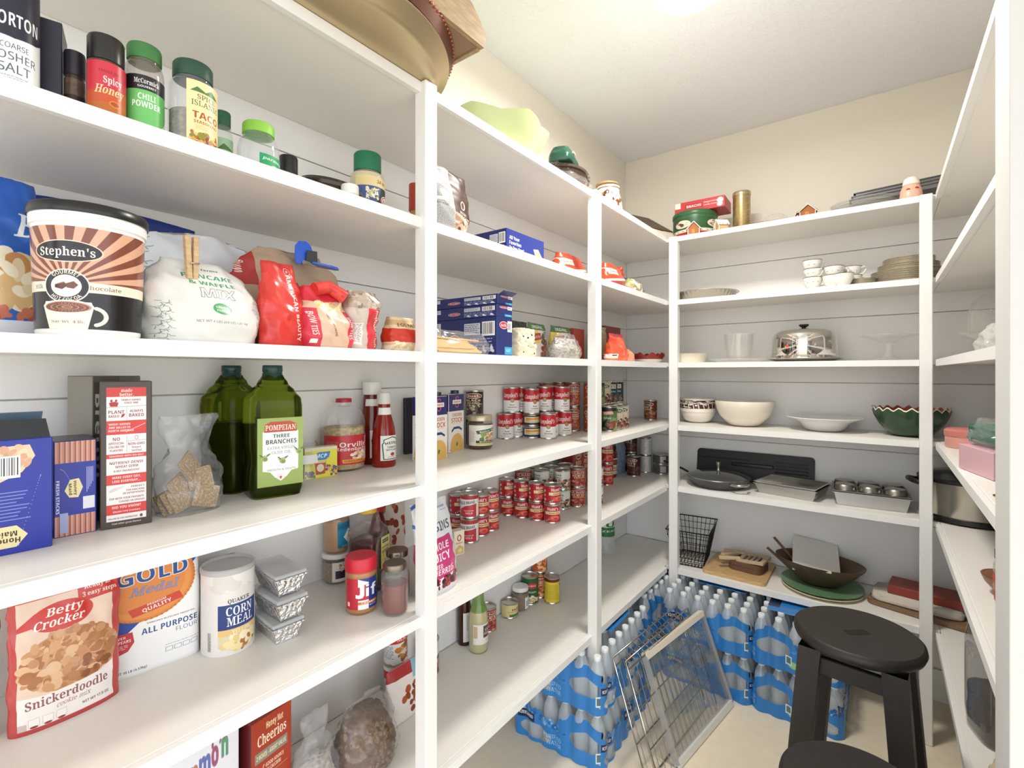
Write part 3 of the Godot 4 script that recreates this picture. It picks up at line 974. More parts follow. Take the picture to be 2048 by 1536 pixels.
	solo("snack_bag", "rumpled brown paper bag closed with a blue clip, behind the red pasta bags", "bag", bag(0.30, 0.222, 0.09, {"crumple": 0.015, "freq": 18.0, "seed": 11, "ws": [0.95, 1.0, 1.0, 0.94, 0.78, 0.5], "ds": [0.9, 1.0, 1.0, 0.85, 0.5, 0.12]}), tmat(p.tex(), 0.55), V(-1.07, 0.05, -0.577), L + 0.05)
	var clip := thing("bag_clip", "bright blue plastic spring clip sticking up from the brown paper bag", "clip", V(-1.02, 0.238, -0.5963), L + 0.3)
	var blue := hexm("2f62d8", 0.3)
	var jaw := [Vector2(-0.019, 0), Vector2(0.019, 0), Vector2(0.021, 0.012), Vector2(0.017, 0.042), Vector2(0.008, 0.052), Vector2(-0.008, 0.052), Vector2(-0.017, 0.042), Vector2(-0.021, 0.012)]
	part(clip, "jaw", extrude(jaw, 0.004), blue, V(-0.006, 0.004, -0.004), V(-0.12, -0.5, 0.08))
	part(clip, "jaw", extrude(jaw, 0.004), blue, V(0.010, 0.004, 0.006), V(1.75, 0.5, 0))
	part(clip, "grip_pad", extrude([Vector2(-0.013, 0), Vector2(0.013, 0), Vector2(0.011, 0.026), Vector2(-0.011, 0.026)], 0.003), hexm("15171a", 0.4), V(0.002, 0.008, 0.006), V(0.1, -0.5, 0.0))
	part(clip, "spring", tube([V(-0.016, 0.006, 0.0), V(0.018, 0.006, 0.002)], 0.005, 8), M.tin)
	p = pr(320, 420, "d03a34")
	p.dabs(0, 0, 320, 420, 26, 14, 50, ["c8302c", "d8463c", "cc3a34"], 8).text("AMERICAN BEAUTY", 212, 226, 30, "f6ecea", {"w": 330, "rot": 1.45}).oval(196, 46, 20, 20, "e8c8c0").oval(196, 46, 17, 17, "b02c2c").oval(196, 46, 8, 8, "e29a90")
	var redbag := tmat(p.tex(), 0.25)
	solo("pasta_bag", "upright red pasta bag beside the white pancake mix", "bag", bag(0.092, 0.165, 0.06, {"crumple": 0.006, "seed": 21, "wtop": 0.7, "dtop": 0.2, "lean": -0.02}), redbag, V(-0.925, 0.05, -0.4858), L + 0.1)
	p = pr(320, 400, "d9b59c")
	p.poly([0, 0, 320, 0, 320, 100, 220, 86, 100, 110, 0, 90], "cf2f3c").rect(0, 150, 62, 250, "cf3348").rect(238, 150, 60, 250, "cf3348").text("BOW TIES", 31, 250, 26, "f3d8d0", {"w": 150, "rot": 1.5}).text("BOW TIES", 268, 262, 26, "f3d8d0", {"w": 150, "rot": 1.5}).text("ENRICHED", 118, 210, 12, "5a3428", {"w": 90, "rot": 1.3}).text("MACARONI", 140, 280, 12, "5a3428", {"w": 90, "rot": 1.3}).rect(18, 350, 26, 24, "f0ece4").dabs(60, 105, 180, 40, 40, 8, 18, ["e8cf9a", "f0dcb0", "d9b878"], 3)
	var bow := solo("pasta_bag", "tan and red bow tie pasta bag rolled shut, leaning at the shelf front", "bag", bag(0.12, 0.125, 0.075, {"crumple": 0.008, "seed": 25, "ws": [0.9, 1.0, 1.0, 0.95, 0.8, 0.7], "ds": [0.85, 1.0, 1.0, 0.8, 0.6, 0.5], "lean": -0.025}), tmat(p.tex(), 0.35), V(-0.915, 0.05, -0.5737), L + 0.15)
	part(bow, "rolled_top", tube([V(-0.03, 0.118, 0.0), V(0, 0.126, 0.005), V(0.03, 0.108, 0.02)], 0.014, 10), redbag)
	p = pr(260, 360, "d23c44").rect(0, 0, 260, 110, "b6a596").dabs(0, 0, 260, 110, 60, 6, 20, ["a38f80", "cbbcae", "8a7668"], 4).poly([0, 110, 90, 110, 120, 360, 0, 360], "c9bcb0").text("AMERICAN BEAUTY", 190, 230, 28, "f6ecea", {"w": 230, "rot": 1.4}).rect(0, 200, 80, 130, "ece6e0").fine(6, 206, 66, 14, 8, "7a4a44")
	solo("pasta_bag", "half-empty red and clear pasta bag with its top curled over, on the right", "bag", bag(0.088, 0.128, 0.055, {"crumple": 0.010, "seed": 29, "ws": [0.85, 0.9, 0.8, 0.95, 1.0, 0.8], "ds": [0.8, 0.8, 0.8, 1.2, 1.3, 0.6]}), tmat(p.tex(), 0.25), V(-0.92, 0.05, -0.6614), L + 0.2)
	p = pr(220, 220, "d8c2a0").rect(0, 20, 220, 34, "c9a676").text("EGG PASTA", 120, 52, 22, "5a3a1c", {"w": 150}).rect(0, 76, 220, 86, "c4331f").dabs(0, 165, 220, 55, 80, 6, 16, ["ead6ae", "f3e6c8", "dcbf8c"], 6)
	solo("egg_pasta_bag", "squat egg pasta bag with a red band, next to the first post", "bag", bag(0.10, 0.082, 0.07, {"crumple": 0.005, "seed": 31, "wtop": 0.8, "dtop": 0.5}), tmat(p.tex(), 0.35), V(-0.93, 0.05, -0.78), L + 0.1)

	# ----- fourth shelf: crackers and oil
	p = pr(420, 660, "24329e")
	p.poly([0, 40, 300, 30, 330, 100, 260, 190, 120, 250, 0, 330], "e6cfae").dabs(0, 40, 300, 120, 70, 14, 34, ["e4bfa0", "d9a98a", "efd9b8", "caa07c"], 3).bars(50, 90, 200, 130, 4)
	for i in 9: p.rect(80 + (i % 3) * 8, 300 + i * 20, 210 - (i % 4) * 20, 6, "7f8ad0")
	for i in 30: p.oval(300 + cos(i * 0.12) * 60, 420 + sin(i * 0.12 - 1.6) * 200, 2, 2, "c8cef0")
	p.poly([60, 560, 120, 500, 230, 500, 290, 560, 230, 625, 120, 625], "f0e2a8").text("Honey", 175, 585, 30, "3a3020", {"w": 150, "rot": PI, "f": "b"}).text("Maid", 178, 545, 30, "3a3020", {"w": 110, "rot": PI, "f": "b"})
	var dark := hexm("23201f", 0.5)
	var hm := carton("cracker_carton", "large blue cracker carton at the far left with its top flaps open", "box", V(-1.0211, -0.268, -0.1295), 1.539, 0.0862, 0.1688, 0.11, {"front": tmat(p.tex(), 0.3)}, hexm("24329e", 0.35))
	part(hm, "flap", rbox(0.083, 0.05, 0.0012, 0.0004), hexm("3f4348", 0.6), V(0, 0.168, -0.004), V(-1.0, 0, 0))
	part(hm, "flap", rbox(0.083, 0.05, 0.0012, 0.0004), hexm("6f8796", 0.5), V(0, 0.168, -0.106), V(0.75, 0, 0))
	p = pr(300, 660, "24329e")
	for z in [[0, 150], [520, 140]]:
		p.rect(0, z[0], 300, z[1], "c98a78")
		for i in 8: p.rect(i * 38 + 30, z[0], 7, z[1], "8a4c40").rect(i * 38 + 4, z[0], 12, z[1], "dba792")
	p.text("FRESH STACKS", 22, 385, 24, "f0f0f6", {"rot": PI / 2, "w": 230}).poly([70, 345, 110, 270, 175, 265, 205, 330, 170, 400, 105, 395], "f0e2a8").text("Honey", 150, 332, 22, "3a3020", {"rot": 1.5, "w": 100}).text("Maid", 112, 338, 22, "3a3020", {"rot": 1.5, "w": 80})
	for i in 5: p.rect(232 + i * 11, 190, 5, 180 - i * 18, "b8bee6")
	for i in 16: p.oval(40 + i * 5, 190 + pow(i, 1.7), 2, 2, "c8cef0")
	p.rect(205, 400, 88, 88, "e8e9ee").rect(36, 500, 60, 140, "aab4e0")
	carton("cracker_carton", "small navy cracker carton with striped cracker print beside the large blue one", "box", V(-1.0591, -0.268, -0.2073), 1.4869, 0.0531, 0.1561, 0.10, {"front": tmat(p.tex(), 0.3), "top": hexm("55555c", 0.35)}, hexm("24329e", 0.35))
	p = pr(330, 900, "4b4038")
	p.rect(34, 34, 262, 800, "f2f0ee").rect(34, 34, 262, 58, "d63f3a").text("made", 165, 53, 20, "f8eeea", {"f": "bs", "w": 74, "skew": 0.2}).text("better.", 165, 78, 20, "f8eeea", {"w": 92})
	p.oval(66, 116, 8, 8, "b03430").oval(96, 116, 8, 8, "b03430").poly([50, 128, 82, 122, 112, 128, 104, 152, 58, 152], "b03430").text("FAMILY OWNED", 195, 112, 11, "7a4440", {"w": 126}).text("SINCE 1889", 195, 130, 11, "7a4440", {"w": 92})
	p.line(34, 156, 296, 150, 2, "9a6a66").line(166, 156, 166, 238, 2, "9a6a66").text("PLANT", 98, 186, 20, "8c3f3c", {"w": 104}).text("BASED", 82, 212, 15, "8c3f3c", {"w": 68}).poly([126, 222, 134, 200, 156, 196, 146, 216], "b03430").text("ALWAYS", 230, 182, 16, "8c3f3c", {"w": 90}).text("BAKED", 230, 208, 20, "8c3f3c", {"w": 100})
	p.rect(34, 240, 262, 86, "d63f3a").text("WHEAT GROWN", 118, 262, 13, "f8eeea", {"w": 140}).text("AND MILLED IN", 118, 282, 13, "f8eeea", {"w": 140}).text("NORTH AMERICA", 130, 302, 13, "f8eeea", {"w": 166}).line(160, 312, 290, 262, 4, "f2c8c0")
	p.line(166, 330, 166, 440, 2, "9a6a66").line(166, 370, 296, 366, 2, "9a6a66").text("NO", 98, 354, 20, "8c3f3c", {"w": 46}).text("ARTIFICIAL", 98, 380, 13, "8c3f3c", {"w": 100}).text("COLORS OR", 98, 402, 13, "8c3f3c", {"w": 100}).text("FLAVORS", 98, 424, 13, "8c3f3c", {"w": 82}).oval(230, 350, 13, 13, "9a5a56").oval(230, 350, 10, 10, "f2f0ee").text("NON-GMO", 230, 388, 16, "8c3f3c", {"w": 112}).text("Project", 230, 410, 12, "8c3f3c", {"w": 60}).text("Verified", 230, 430, 12, "8c3f3c", {"w": 66})
	p.rect(34, 446, 262, 26, "d63f3a").text("SEASONED WITH SEA SALT", 165, 459, 11, "f8eeea", {"w": 226}).text("NUTRIENT-DENSE", 165, 502, 16, "8c3f3c", {"w": 222}).text("WHEAT GERM", 165, 526, 15, "8c3f3c", {"w": 150}).text("A KEY INGREDIENT", 165, 552, 12, "8c3f3c", {"w": 170})
	p.rect(34, 574, 262, 62, "d63f3a").text("MAKE EVERY DAY,", 165, 592, 14, "f8eeea", {"w": 186}).text("LESS EVERYDAY...", 165, 616, 14, "f8eeea", {"w": 186}).oval(90, 664, 44, 10, "d8d2ce", -0.3).oval(120, 656, 30, 8, "e4deda", -0.2).text("PERFECT", 240, 656, 12, "8c3f3c", {"w": 90}).text("FOR SNACKING", 224, 676, 11, "8c3f3c", {"w": 122}).text("OR ENTERTAINING", 212, 694, 11, "8c3f3c", {"w": 146}).text("TOP WITH YOUR FAVORITE", 165, 722, 12, "8c3f3c", {"w": 230}).text("CHEESES OR SPREADS", 200, 742, 11, "8c3f3c", {"w": 170})
	p.rect(34, 758, 262, 62, "d63f3a").text("DID YOU KNOW?", 165, 776, 15, "f8eeea", {"w": 190}).text("Gluten Free Crackers", 165, 803, 11, "f8eeea", {"w": 180}).text("FOLLOW US FOR", 100, 840, 11, "8c3f3c", {"w": 116}).text("INSPIRATION", 110, 856, 11, "8c3f3c", {"w": 96}).rect(34, 820, 262, 2, "f2f0ee")
	p.rect(34, 828, 262, 32, "f2f0ee").text("FOLLOW US FOR INSPIRATION", 140, 844, 10, "8c3f3c", {"w": 190}).oval(262, 844, 10, 10, "8c3f3c").text("Find other great flavors", 165, 876, 10, "e8e2dc", {"w": 190})
	carton("cracker_carton", "tall dark brown cracker carton with a red and white printed panel", "box", V(-1.0449, -0.268, -0.272), 1.3647, 0.0709, 0.2528, 0.07, {"front": tmat(p.tex(), 0.35), "top": hexm("3a332e", 0.4)}, hexm("4b4038", 0.4))
	p = pr(256, 660, "565048").text("Breton", 27, 270, 34, "c9c6bf", {"rot": PI / 2, "w": 380, "f": "b"}).rect(140, 0, 116, 660, "6e685c")
	carton("cracker_carton", "grey-brown cracker carton standing behind the dark brown one", "box", V(-1.1325, -0.268, -0.2808), 1.7678, 0.0766, 0.2617, 0.09, {"front": tmat(p.tex(), 0.35), "left": hexm("8d887c", 0.4), "top": hexm("a89a5c", 0.5)}, hexm("565048", 0.4))
	var zb := thing("zip_bag", "clear plastic bag of square crackers beside the brown carton", "bag", V(-1.075, -0.268, -0.378), L + 0.1)
	part(zb, "film", bag(0.118, 0.185, 0.095, {"crumple": 0.014, "freq": 22.0, "seed": 40, "ws": [0.9, 1.0, 1.0, 0.85, 0.66, 0.75, 0.85], "ds": [0.9, 1.0, 0.95, 0.6, 0.3, 0.12, 0.06]}), M.film)
	var crk := rbox(0.042, 0.042, 0.005, 0.001, {}, null, true)
	var ck := crumbly("b8945f", "d9b888", 0.14)
	for e in [[-0.026, 0.004, 0.0, 0.3, 0.2], [-0.018, 0.008, 0.006, 0.35, 0.25], [-0.010, 0.006, 0.010, 0.3, 0.3], [0.016, 0.006, 0.022, -0.25, -0.5], [0.020, 0.040, 0.010, 0.2, -0.9], [-0.005, 0.030, 0.0, 0.5, 0.6], [0.015, 0.070, -0.004, 0.6, 0.8]]:
		part(zb, "cracker", crk, ck, V(e[0], e[1], e[2]), V(-0.25, e[4] * 0.6, e[3]))

	p = pr(320, 480, "96ab58")
	p.poly([36, 96, 284, 96, 284, 370, 235, 380, 200, 420, 160, 440, 120, 420, 85, 380, 36, 370], "f3f4f1").poly([50, 46, 90, 26, 230, 26, 270, 46, 274, 100, 46, 100], "b9432a").text("POMPEIAN", 160, 68, 36, "f4ead8", {"f": "bs", "w": 214}).text("THREE", 165, 128, 26, "2e4038", {"w": 116}).text("BRANCHES", 165, 168, 30, "2e4038", {"w": 214}).text("EXTRA VIRGIN", 165, 212, 20, "6b7a74", {"f": "", "w": 190}).text("OLIVE OIL", 165, 244, 20, "6b7a74", {"f": "", "w": 136})
	for e in [[48, 282], [172, 308], [290, 250]]:
		p.line(e[0] - 34, e[1] - 10, e[0] + 40, e[1] - 34, 3, "5c7a3c").oval(e[0], e[1], 24, 19, "9db06a", 0.4).oval(e[0] + 4, e[1] + 4, 14, 11, "7c9148", 0.4).oval(e[0] + 26, e[1] - 24, 18, 5, "54743a", -0.6).oval(e[0] - 22, e[1] - 22, 16, 5, "54743a", 0.7)
	p.text("SMOOTH & FRUITY", 165, 366, 14, "5c6a64", {"f": "", "w": 200}).poly([130, 392, 190, 392, 186, 430, 160, 448, 134, 430], "f0e6e4").poly([150, 418, 160, 412, 170, 418, 160, 436], "c23a34")
	var oil_skin := StandardMaterial3D.new()
	oil_skin.albedo_color = Color(0.50, 0.57, 0.16, 0.05)
	oil_skin.roughness = 0.05
	oil_skin.refraction_enabled = true
	oil_skin.refraction_scale = 0.02
	var oil_in := hexm("14160a", 0.3)
	var ows := [0.93, 1.0, 1.0, 0.98, 0.94, 0.94, 0.98, 1.0, 1.0, 1.0, 1.0, 1.0, 0.97, 0.76, 0.52, 0.36]
	var oil := oil_bottle("large square olive oil bottle with a green and white label, in front", V(-1.079, -0.268, -0.544), L - 0.22, 0.108, 0.105, 0.262, ows, oil_skin, oil_in)
	part(oil, "label", patch(0.092, 0.145, 0.0535), tmat(p.tex(), 0.3), V(0.003, 0.026, 0))
	p = pr(160, 300, "17251f").rect(30, 40, 110, 220, "c9c3a0").rect(44, 56, 82, 60, "1d3a2c").rect(30, 170, 110, 40, "17251f").text("EN", 90, 192, 26, "e4e0c8", {"f": "bs", "w": 60}).line(60, 150, 120, 70, 4, "2c4a2c").oval(90, 110, 22, 7, "2c4a2c", -0.8)
	var oil2 := oil_bottle("dark green oil bottle turned sideways behind the labelled olive oil", V(-1.19, -0.268, -0.505), L + 0.5, 0.104, 0.10, 0.262, ows, oil_skin, oil_in)
	part(oil2, "label", patch(0.05, 0.11, 0.0505), tmat(p.tex(), 0.3), V(0.01, 0.055, 0))

	p = pr(300, 260, "e2dc3c").rect(0, 0, 300, 22, "d8d4cc").poly([70, 66, 130, 40, 236, 40, 222, 90, 190, 110, 64, 112], "3f7fc0").text("MCP", 150, 74, 32, "f2f4f8", {"w": 104, "skew": 0.25}).rect(0, 30, 66, 14, "c9c230").poly([88, 130, 196, 120, 186, 230, 100, 236], "b4513c").oval(142, 178, 34, 34, "e8d8b8").rect(96, 122, 96, 14, "d8b890").dabs(0, 200, 90, 56, 30, 8, 16, ["4a5a9c", "c8586a", "5c7a4c", "7a4a6c"], 2).dabs(195, 160, 100, 90, 30, 8, 18, ["d8a04c", "e0b860", "8a3a4c", "4a5a8c"], 6).fine(8, 130, 60, 4, 8, "a8a020")
	carton("pectin_box", "small yellow box with a blue oval logo and jam jar picture", "box", V(-1.1352, -0.268, -0.6973), 1.3446, 0.0826, 0.0785, 0.025, {"front": tmat(p.tex(), 0.35), "top": hexm("d8d6cc", 0.4)}, hexm("d8d040", 0.4))
	var cup := thing("measuring_cup", "upturned clear plastic cup behind the yellow box", "cup", V(-1.17, -0.268, -0.67), L)
	part(cup, "cup", lathe(P([0.040, 0.0, 0.032, 0.088, 0.028, 0.093, 0.0, 0.094]), 6), M.plastic)
	part(cup, "band", lathe(P([0.0385, 0.04, 0.036, 0.062]), 20, null, PI - 0.6, PI + 0.6), hexm("f1f1ee", 0.4))
	p = pr(420, 300, "c4303a")
	p.text("Orville", 210, 95, 48, "f4ece8", {"f": "b", "w": 190}).text("Redenbacher's", 225, 140, 34, "f4ece8", {"f": "b", "w": 260}).rect(300, 24, 90, 60, "e8ecea").rect(306, 30, 78, 48, "4f9ab0").text("NON GMO", 345, 54, 12, "f0f4f0", {"w": 66}).dabs(190, 170, 140, 90, 60, 9, 22, ["f3e6d4", "ead2b4", "f8f0e4", "d8b48c"], 4).poly([130, 246, 300, 246, 296, 282, 134, 282], "eaa63c").text("ORIGINAL", 214, 264, 20, "8a3a1c", {"w": 140}).text("BAKE", 370, 262, 26, "1e0e10", {"w": 60}).fine(30, 60, 80, 6, 10, "e08a8a")
	var pop := jar("popcorn_jar", "clear plastic jar of popcorn kernels with red cap and red label", "jar", V(-1.195, -0.268, -0.802), 0.0575, 0.196, L - 0.05, {"fill": crumbly("e0ac58", "ffdf98", 0.05), "fy": 0.60, "lh": 0.055, "lr": 0.37, "nk": 0.34, "sh": 0.66, "lid": hexm("b52a3a", 0.4), "lab": tmat(p.tex(), 0.3), "l0": 0.10, "l1": 0.50, "la": 1.6})
	var kp := pr(200, 260, "eceae2").poly([24, 40, 100, 10, 176, 40, 176, 70, 190, 90, 176, 250, 24, 250, 10, 90, 24, 70], "33503c").poly([32, 46, 100, 20, 168, 46, 168, 74, 180, 92, 168, 242, 32, 242, 20, 92, 32, 74], "f1efe8").text("HEINZ", 100, 76, 26, "20241f", {"f": "b", "w": 124, "arc": 200.0}).text("TOMATO", 100, 122, 20, "2c3a30", {"w": 90}).text("KETCHUP", 100, 150, 18, "2c3a30", {"w": 104}).oval(104, 196, 20, 18, "b03024").fine(60, 218, 80, 3, 7, "8a8f86")
	var km := tmat(kp.tex(), 0.35)
	var kbody := hexm("6e1a14", 0.12)
	var kcap := hexm("f0eee9", 0.35)
	bottle("ketchup_bottle", "tall ketchup bottle with a white flip cap, standing behind the other", "bottle", V(-1.205, -0.268, -0.905), L + 0.2, P([0.0, 0.0, 0.034, 0.0, 0.037, 0.006, 0.0375, 0.08, 0.034, 0.12, 0.0275, 0.16, 0.025, 0.195, 0.024, 0.205]), kbody, P([0.0255, 0.203, 0.0265, 0.205, 0.0275, 0.236, 0.026, 0.240, 0.0, 0.241]), kcap, {"group": "ketchup bottles", "labs": [[0.0379, 0.02, 0.10, 1.0, km], [0.0275, 0.170, 0.190, 1.6, kcap, "neck_label", 0.0258]]})
	bottle("ketchup_bottle", "shorter ketchup bottle with a white cap, in front by the post", "bottle", V(-1.137, -0.268, -0.895), L + 0.05, P([0.0, 0.0, 0.031, 0.0, 0.0335, 0.006, 0.034, 0.075, 0.029, 0.115, 0.0205, 0.145, 0.0175, 0.172, 0.0175, 0.18]), hexm("8a1c14", 0.12), P([0.0185, 0.178, 0.0195, 0.180, 0.0195, 0.206, 0.0185, 0.210, 0.0, 0.210]), hexm("dedbd4", 0.3), {"group": "ketchup bottles", "labs": [[0.0344, 0.02, 0.09, 1.0, km], [0.0210, 0.148, 0.168, 1.6, kcap, "neck_label", 0.0188]]})
	carton("navy_packet", "slim navy packet standing by the wall, next to the first post", "packet", V(-1.235, -0.268, -1.0747), 1.5708, 0.032, 0.1848, 0.012, {}, hexm("23243a", 0.4))

	# ----- fifth shelf: baking
	p = pr(420, 640, "bb4a48")
	p.rect(26, 20, 360, 600, "e4c8b4").rect(0, 0, 420, 40, "c23a34").poly([250, 0, 420, 0, 420, 100, 250, 108], "c23a34").text("Ready in", 330, 38, 24, "f6ece8", {"f": "bs", "w": 110}).text("3 easy steps", 338, 74, 22, "f6ece8", {"f": "bs", "w": 140})
	p.poly([26, 150, 90, 100, 110, 160, 26, 170], "c8352f").oval(190, 140, 120, 68, "c8352f").text("Betty", 200, 112, 38, "f8f0ec", {"f": "bs", "w": 140, "skew": 0.2}).text("Crocker", 180, 162, 40, "f8f0ec", {"f": "bs", "w": 190, "skew": 0.2})
	p.oval(216, 350, 186, 140, "c08a5e")
	p.dabs(20, 210, 390, 290, 360, 10, 30, ["b07a50", "cf9e74", "c08a60", "a86e46", "dab28c", "c79468"], 12, func(x, y): return pow((x - 216) / 180.0, 2) + pow((y - 352) / 136.0, 2) < 1.0)
	p.dabs(240, 380, 150, 100, 30, 10, 22, ["8a5230", "9c623c"], 14, func(x, y): return pow((x - 216) / 176.0, 2) + pow((y - 352) / 132.0, 2) < 1.0)
	p.rect(26, 490, 360, 130, "efe8e2").poly([26, 470, 120, 486, 330, 470, 386, 440, 386, 500, 26, 500], "efe8e2").text("Snickerdoodle", 206, 512, 40, "8a5a58", {"f": "bs", "w": 310}).text("cookie mix", 226, 552, 20, "a06a66", {"f": "s", "w": 130, "skew": 0.3}).text("NET WT 17.9 OZ", 310, 590, 12, "5c4a48", {"w": 110})
	for i in 3: p.rect(60 + i * 48, 576, 40, 36, "d8ccc6").rect(63 + i * 48, 579, 34, 30, "f2ece8").oval(80 + i * 48, 614, 14, 5, "8a3a34")
	p.rect(26, 590, 30, 30, "c9b8b0")
	var cm := tmat(p.tex(), 0.2)
	var ck1 := solo("cookie_mix_pouch", "red cookie mix pouch with a big cookie picture, standing at the shelf front", "pouch", bag(0.143, 0.220, 0.04, {"crumple": 0.005, "freq": 26.0, "seed": 50, "dbot": 1.2, "dtop": 0.08, "belly": 0.25, "ex": 2.2}), cm, V(-1.105, -0.579, -0.205), 1.62)
	dup(ck1, V(-1.13, -0.579, -0.055), 1.50, "second red pouch at the far left edge, mostly cut off, behind the first cookie mix")
	p = pr(440, 760, "f1f1ef")
	p.poly([0, 0, 440, 0, 440, 60, 140, 420, 0, 560], "28489a").line(440, 70, 140, 430, 6, "f1f1ef").line(140, 430, 0, 580, 6, "f1f1ef").oval(170, 180, 240, 240, "d9823c").oval(170, 180, 222, 222, "e2924a").oval(170, 180, 190, 190, "dc8740")
	for i in 60: p.oval(170 + cos(TAU * i / 60) * 236, 180 + sin(TAU * i / 60) * 236, 6, 6, "c56f2c")
	p.text("GOLD", 205, 120, 92, "1e4a90", {"w": 330, "edge": "f0e6d8", "ew": 5.0, "rot": -0.03}).text("Medal", 215, 220, 54, "8a8ab4", {"f": "bs", "w": 220, "skew": 0.3, "edge": "6a5a70", "ew": 1.0}).poly([90, 330, 330, 280, 350, 330, 110, 382], "c8452c").text("PREMIUM", 220, 312, 14, "f6ece4", {"w": 90, "rot": -0.2}).text("QUALITY", 222, 338, 24, "f6ece4", {"w": 140, "rot": -0.2})
	p.text("ENRICHED BLEACHED PRESIFTED", 290, 440, 9, "5a6a80", {"w": 230}).text("ALL PURPOSE", 285, 490, 38, "2b4f86", {"w": 270, "f": "b"}).text("FLOUR", 365, 536, 28, "6a86ac", {"w": 108, "f": ""})
	p.poly([0, 470, 110, 470, 118, 540, 90, 590, 50, 604, 0, 590], "c43a44").text("OVER", 56, 496, 16, "f6ece8", {"w": 50}).text("125 YEARS", 56, 522, 18, "f6ece8", {"w": 94}).fine(24, 546, 66, 3, 10, "f2c8c0")
	for i in 4: p.rect(260 + i * 42, 640, 36, 30, "8a94a0").rect(263 + i * 42, 643, 30, 24, "f1f1ef")
	p.fine(260, 622, 170, 1, 8, "6a7684").text("NET WT 10 LB (4.53kg)", 90, 722, 15, "4a5560", {"w": 170})
	solo("flour_bag", "big white paper flour bag with an orange medal print", "bag", bag(0.152, 0.222, 0.09, {"crumple": 0.0035, "freq": 14.0, "seed": 55, "dbot": 1.0, "dtop": 0.8, "ex": 6.0, "wtop": 0.98, "belly": 0.5}), tmat(p.tex(), 0.5), V(-1.175, -0.579, -0.348), 1.44)
	p = pr(480, 420, "e4dfda")
	p.dabs(0, 0, 480, 70, 30, 20, 50, ["dcd6d0", "eae6e1"], 3).text("QUAKER", 260, 142, 20, "2e2e34", {"w": 120, "f": "bs"}).rect(150, 160, 230, 130, "2a3f7c").text("CORN", 266, 196, 46, "f4f2ee", {"f": "bs", "w": 150}).text("MEAL", 270, 250, 46, "f4f2ee", {"f": "bs", "w": 150}).rect(150, 290, 230, 34, "e6c27c").text("YELLOW", 276, 308, 20, "f6eede", {"f": "bs", "w": 110})
	p.poly([150, 324, 380, 324, 380, 390, 330, 412, 240, 412, 150, 384], "d9d2c4").dabs(160, 330, 190, 70, 70, 12, 24, ["f0dfa8", "e6cf8c", "f6ecc4", "b8743c"], 9, func(x, y): return y < 400 - absf(x - 260) * 0.2).rect(90, 300, 22, 100, "b8b2ac").fine(92, 304, 18, 12, 8, "6a6560")
	var cn := thing("cornmeal_canister", "round cream cornmeal canister with a navy label, right of the flour", "canister", V(-1.106, -0.579, -0.463), L - 0.12)
	part(cn, "body", lathe(P([0.0, 0.001, 0.047, 0.001, 0.0485, 0.0, 0.050, 0.002, 0.0495, 0.005, 0.0495, 0.170]), 48), hexm("e4dfda", 0.45))
	arc_label(0.0499, 0.004, 0.166, 1.75, tmat(p.tex(), 0.4), cn)
	part(cn, "lid", lathe(P([0.0505, 0.164, 0.0515, 0.166, 0.0515, 0.174, 0.0495, 0.176, 0.047, 0.175, 0.045, 0.171, 0.0, 0.171]), 48), clear(Color(0.8, 0.8, 0.8), 0.75, 0.25))
	solo("zip_bag", "crumpled empty clear bag behind the cornmeal canister", "bag", bag(0.11, 0.16, 0.05, {"crumple": 0.012, "seed": 60}), clear(Color(0.92, 0.94, 0.96), 0.35, 0.2), V(-1.20, -0.579, -0.465), L)
	for i in 3:
		var fp := thing("foil_pan", ["bottom", "middle", "topmost"][i] + " lidded foil loaf pan of the stack of three beside the cornmeal canister", "pan", V(-1.072 + 0.006 * (i % 2), -0.579 + i * 0.0505, -0.548 - 0.003 * i), -0.07 + 0.05 * (i % 2), "stack of foil loaf pans")
		part(fp, "pan", loaf_pan(0.125, 0.062, 0.040, 0.010), crinkled())
		part(fp, "lid", rbox(0.130, 0.008, 0.068, 0.002, {}, null, true), clear(Color(0.86, 0.87, 0.88), 0.55, 0.12), V(0, 0.040, 0))
	p = pr(300, 160, "eee6da").rect(30, 70, 240, 64, "3a2434").dabs(60, 8, 160, 60, 30, 8, 18, ["c9a07c", "b58660", "e0c4a0"], 4).text("Cookies", 150, 60, 20, "7a4a34", {"f": "bs", "w": 90, "skew": 0.2})
	jar("deli_tub", "round clear deli tub with a white lid, under the blue-labelled jar", "tub", V(-1.21, -0.579, -0.79), 0.0365, 0.082, L + 0.3, {"fill": crumbly("8a6a54", "c9a88c"), "fy": 0.7, "lh": 0.14, "lr": 1.08, "nk": 1.0, "sh": 0.8, "lid": hexm("efeee9", 0.4), "lab": tmat(p.tex()), "l0": 0.1, "l1": 0.74, "la": 1.2})
	p = pr(256, 220, "2f8cb4").poly([0, 20, 120, 0, 256, 40, 256, 60, 0, 60], "256f96").poly([128, 60, 220, 130, 128, 200, 60, 130], "f0ece6").oval(150, 120, 26, 30, "8a2438").oval(150, 120, 15, 18, "f0ece6").rect(0, 196, 256, 24, "2a7aa2").fine(40, 200, 100, 2, 9, "c9e0ea")
	jar("spread_jar", "jar of tan spread with a bright blue label on the deli tub", "jar", V(-1.21, -0.4965, -0.79), 0.034, 0.115, L + 0.5, {"body": clear(Color(0.85, 0.75, 0.6), 0.3), "fill": hexm("c0946a", 0.7), "fy": 0.75, "lh": 0.12, "lr": 0.9, "nk": 0.84, "sh": 0.74, "lid": hexm("e8e4da", 0.4), "lab": tmat(p.tex(), 0.3), "l0": 0.14, "l1": 0.74, "la": 1.0})
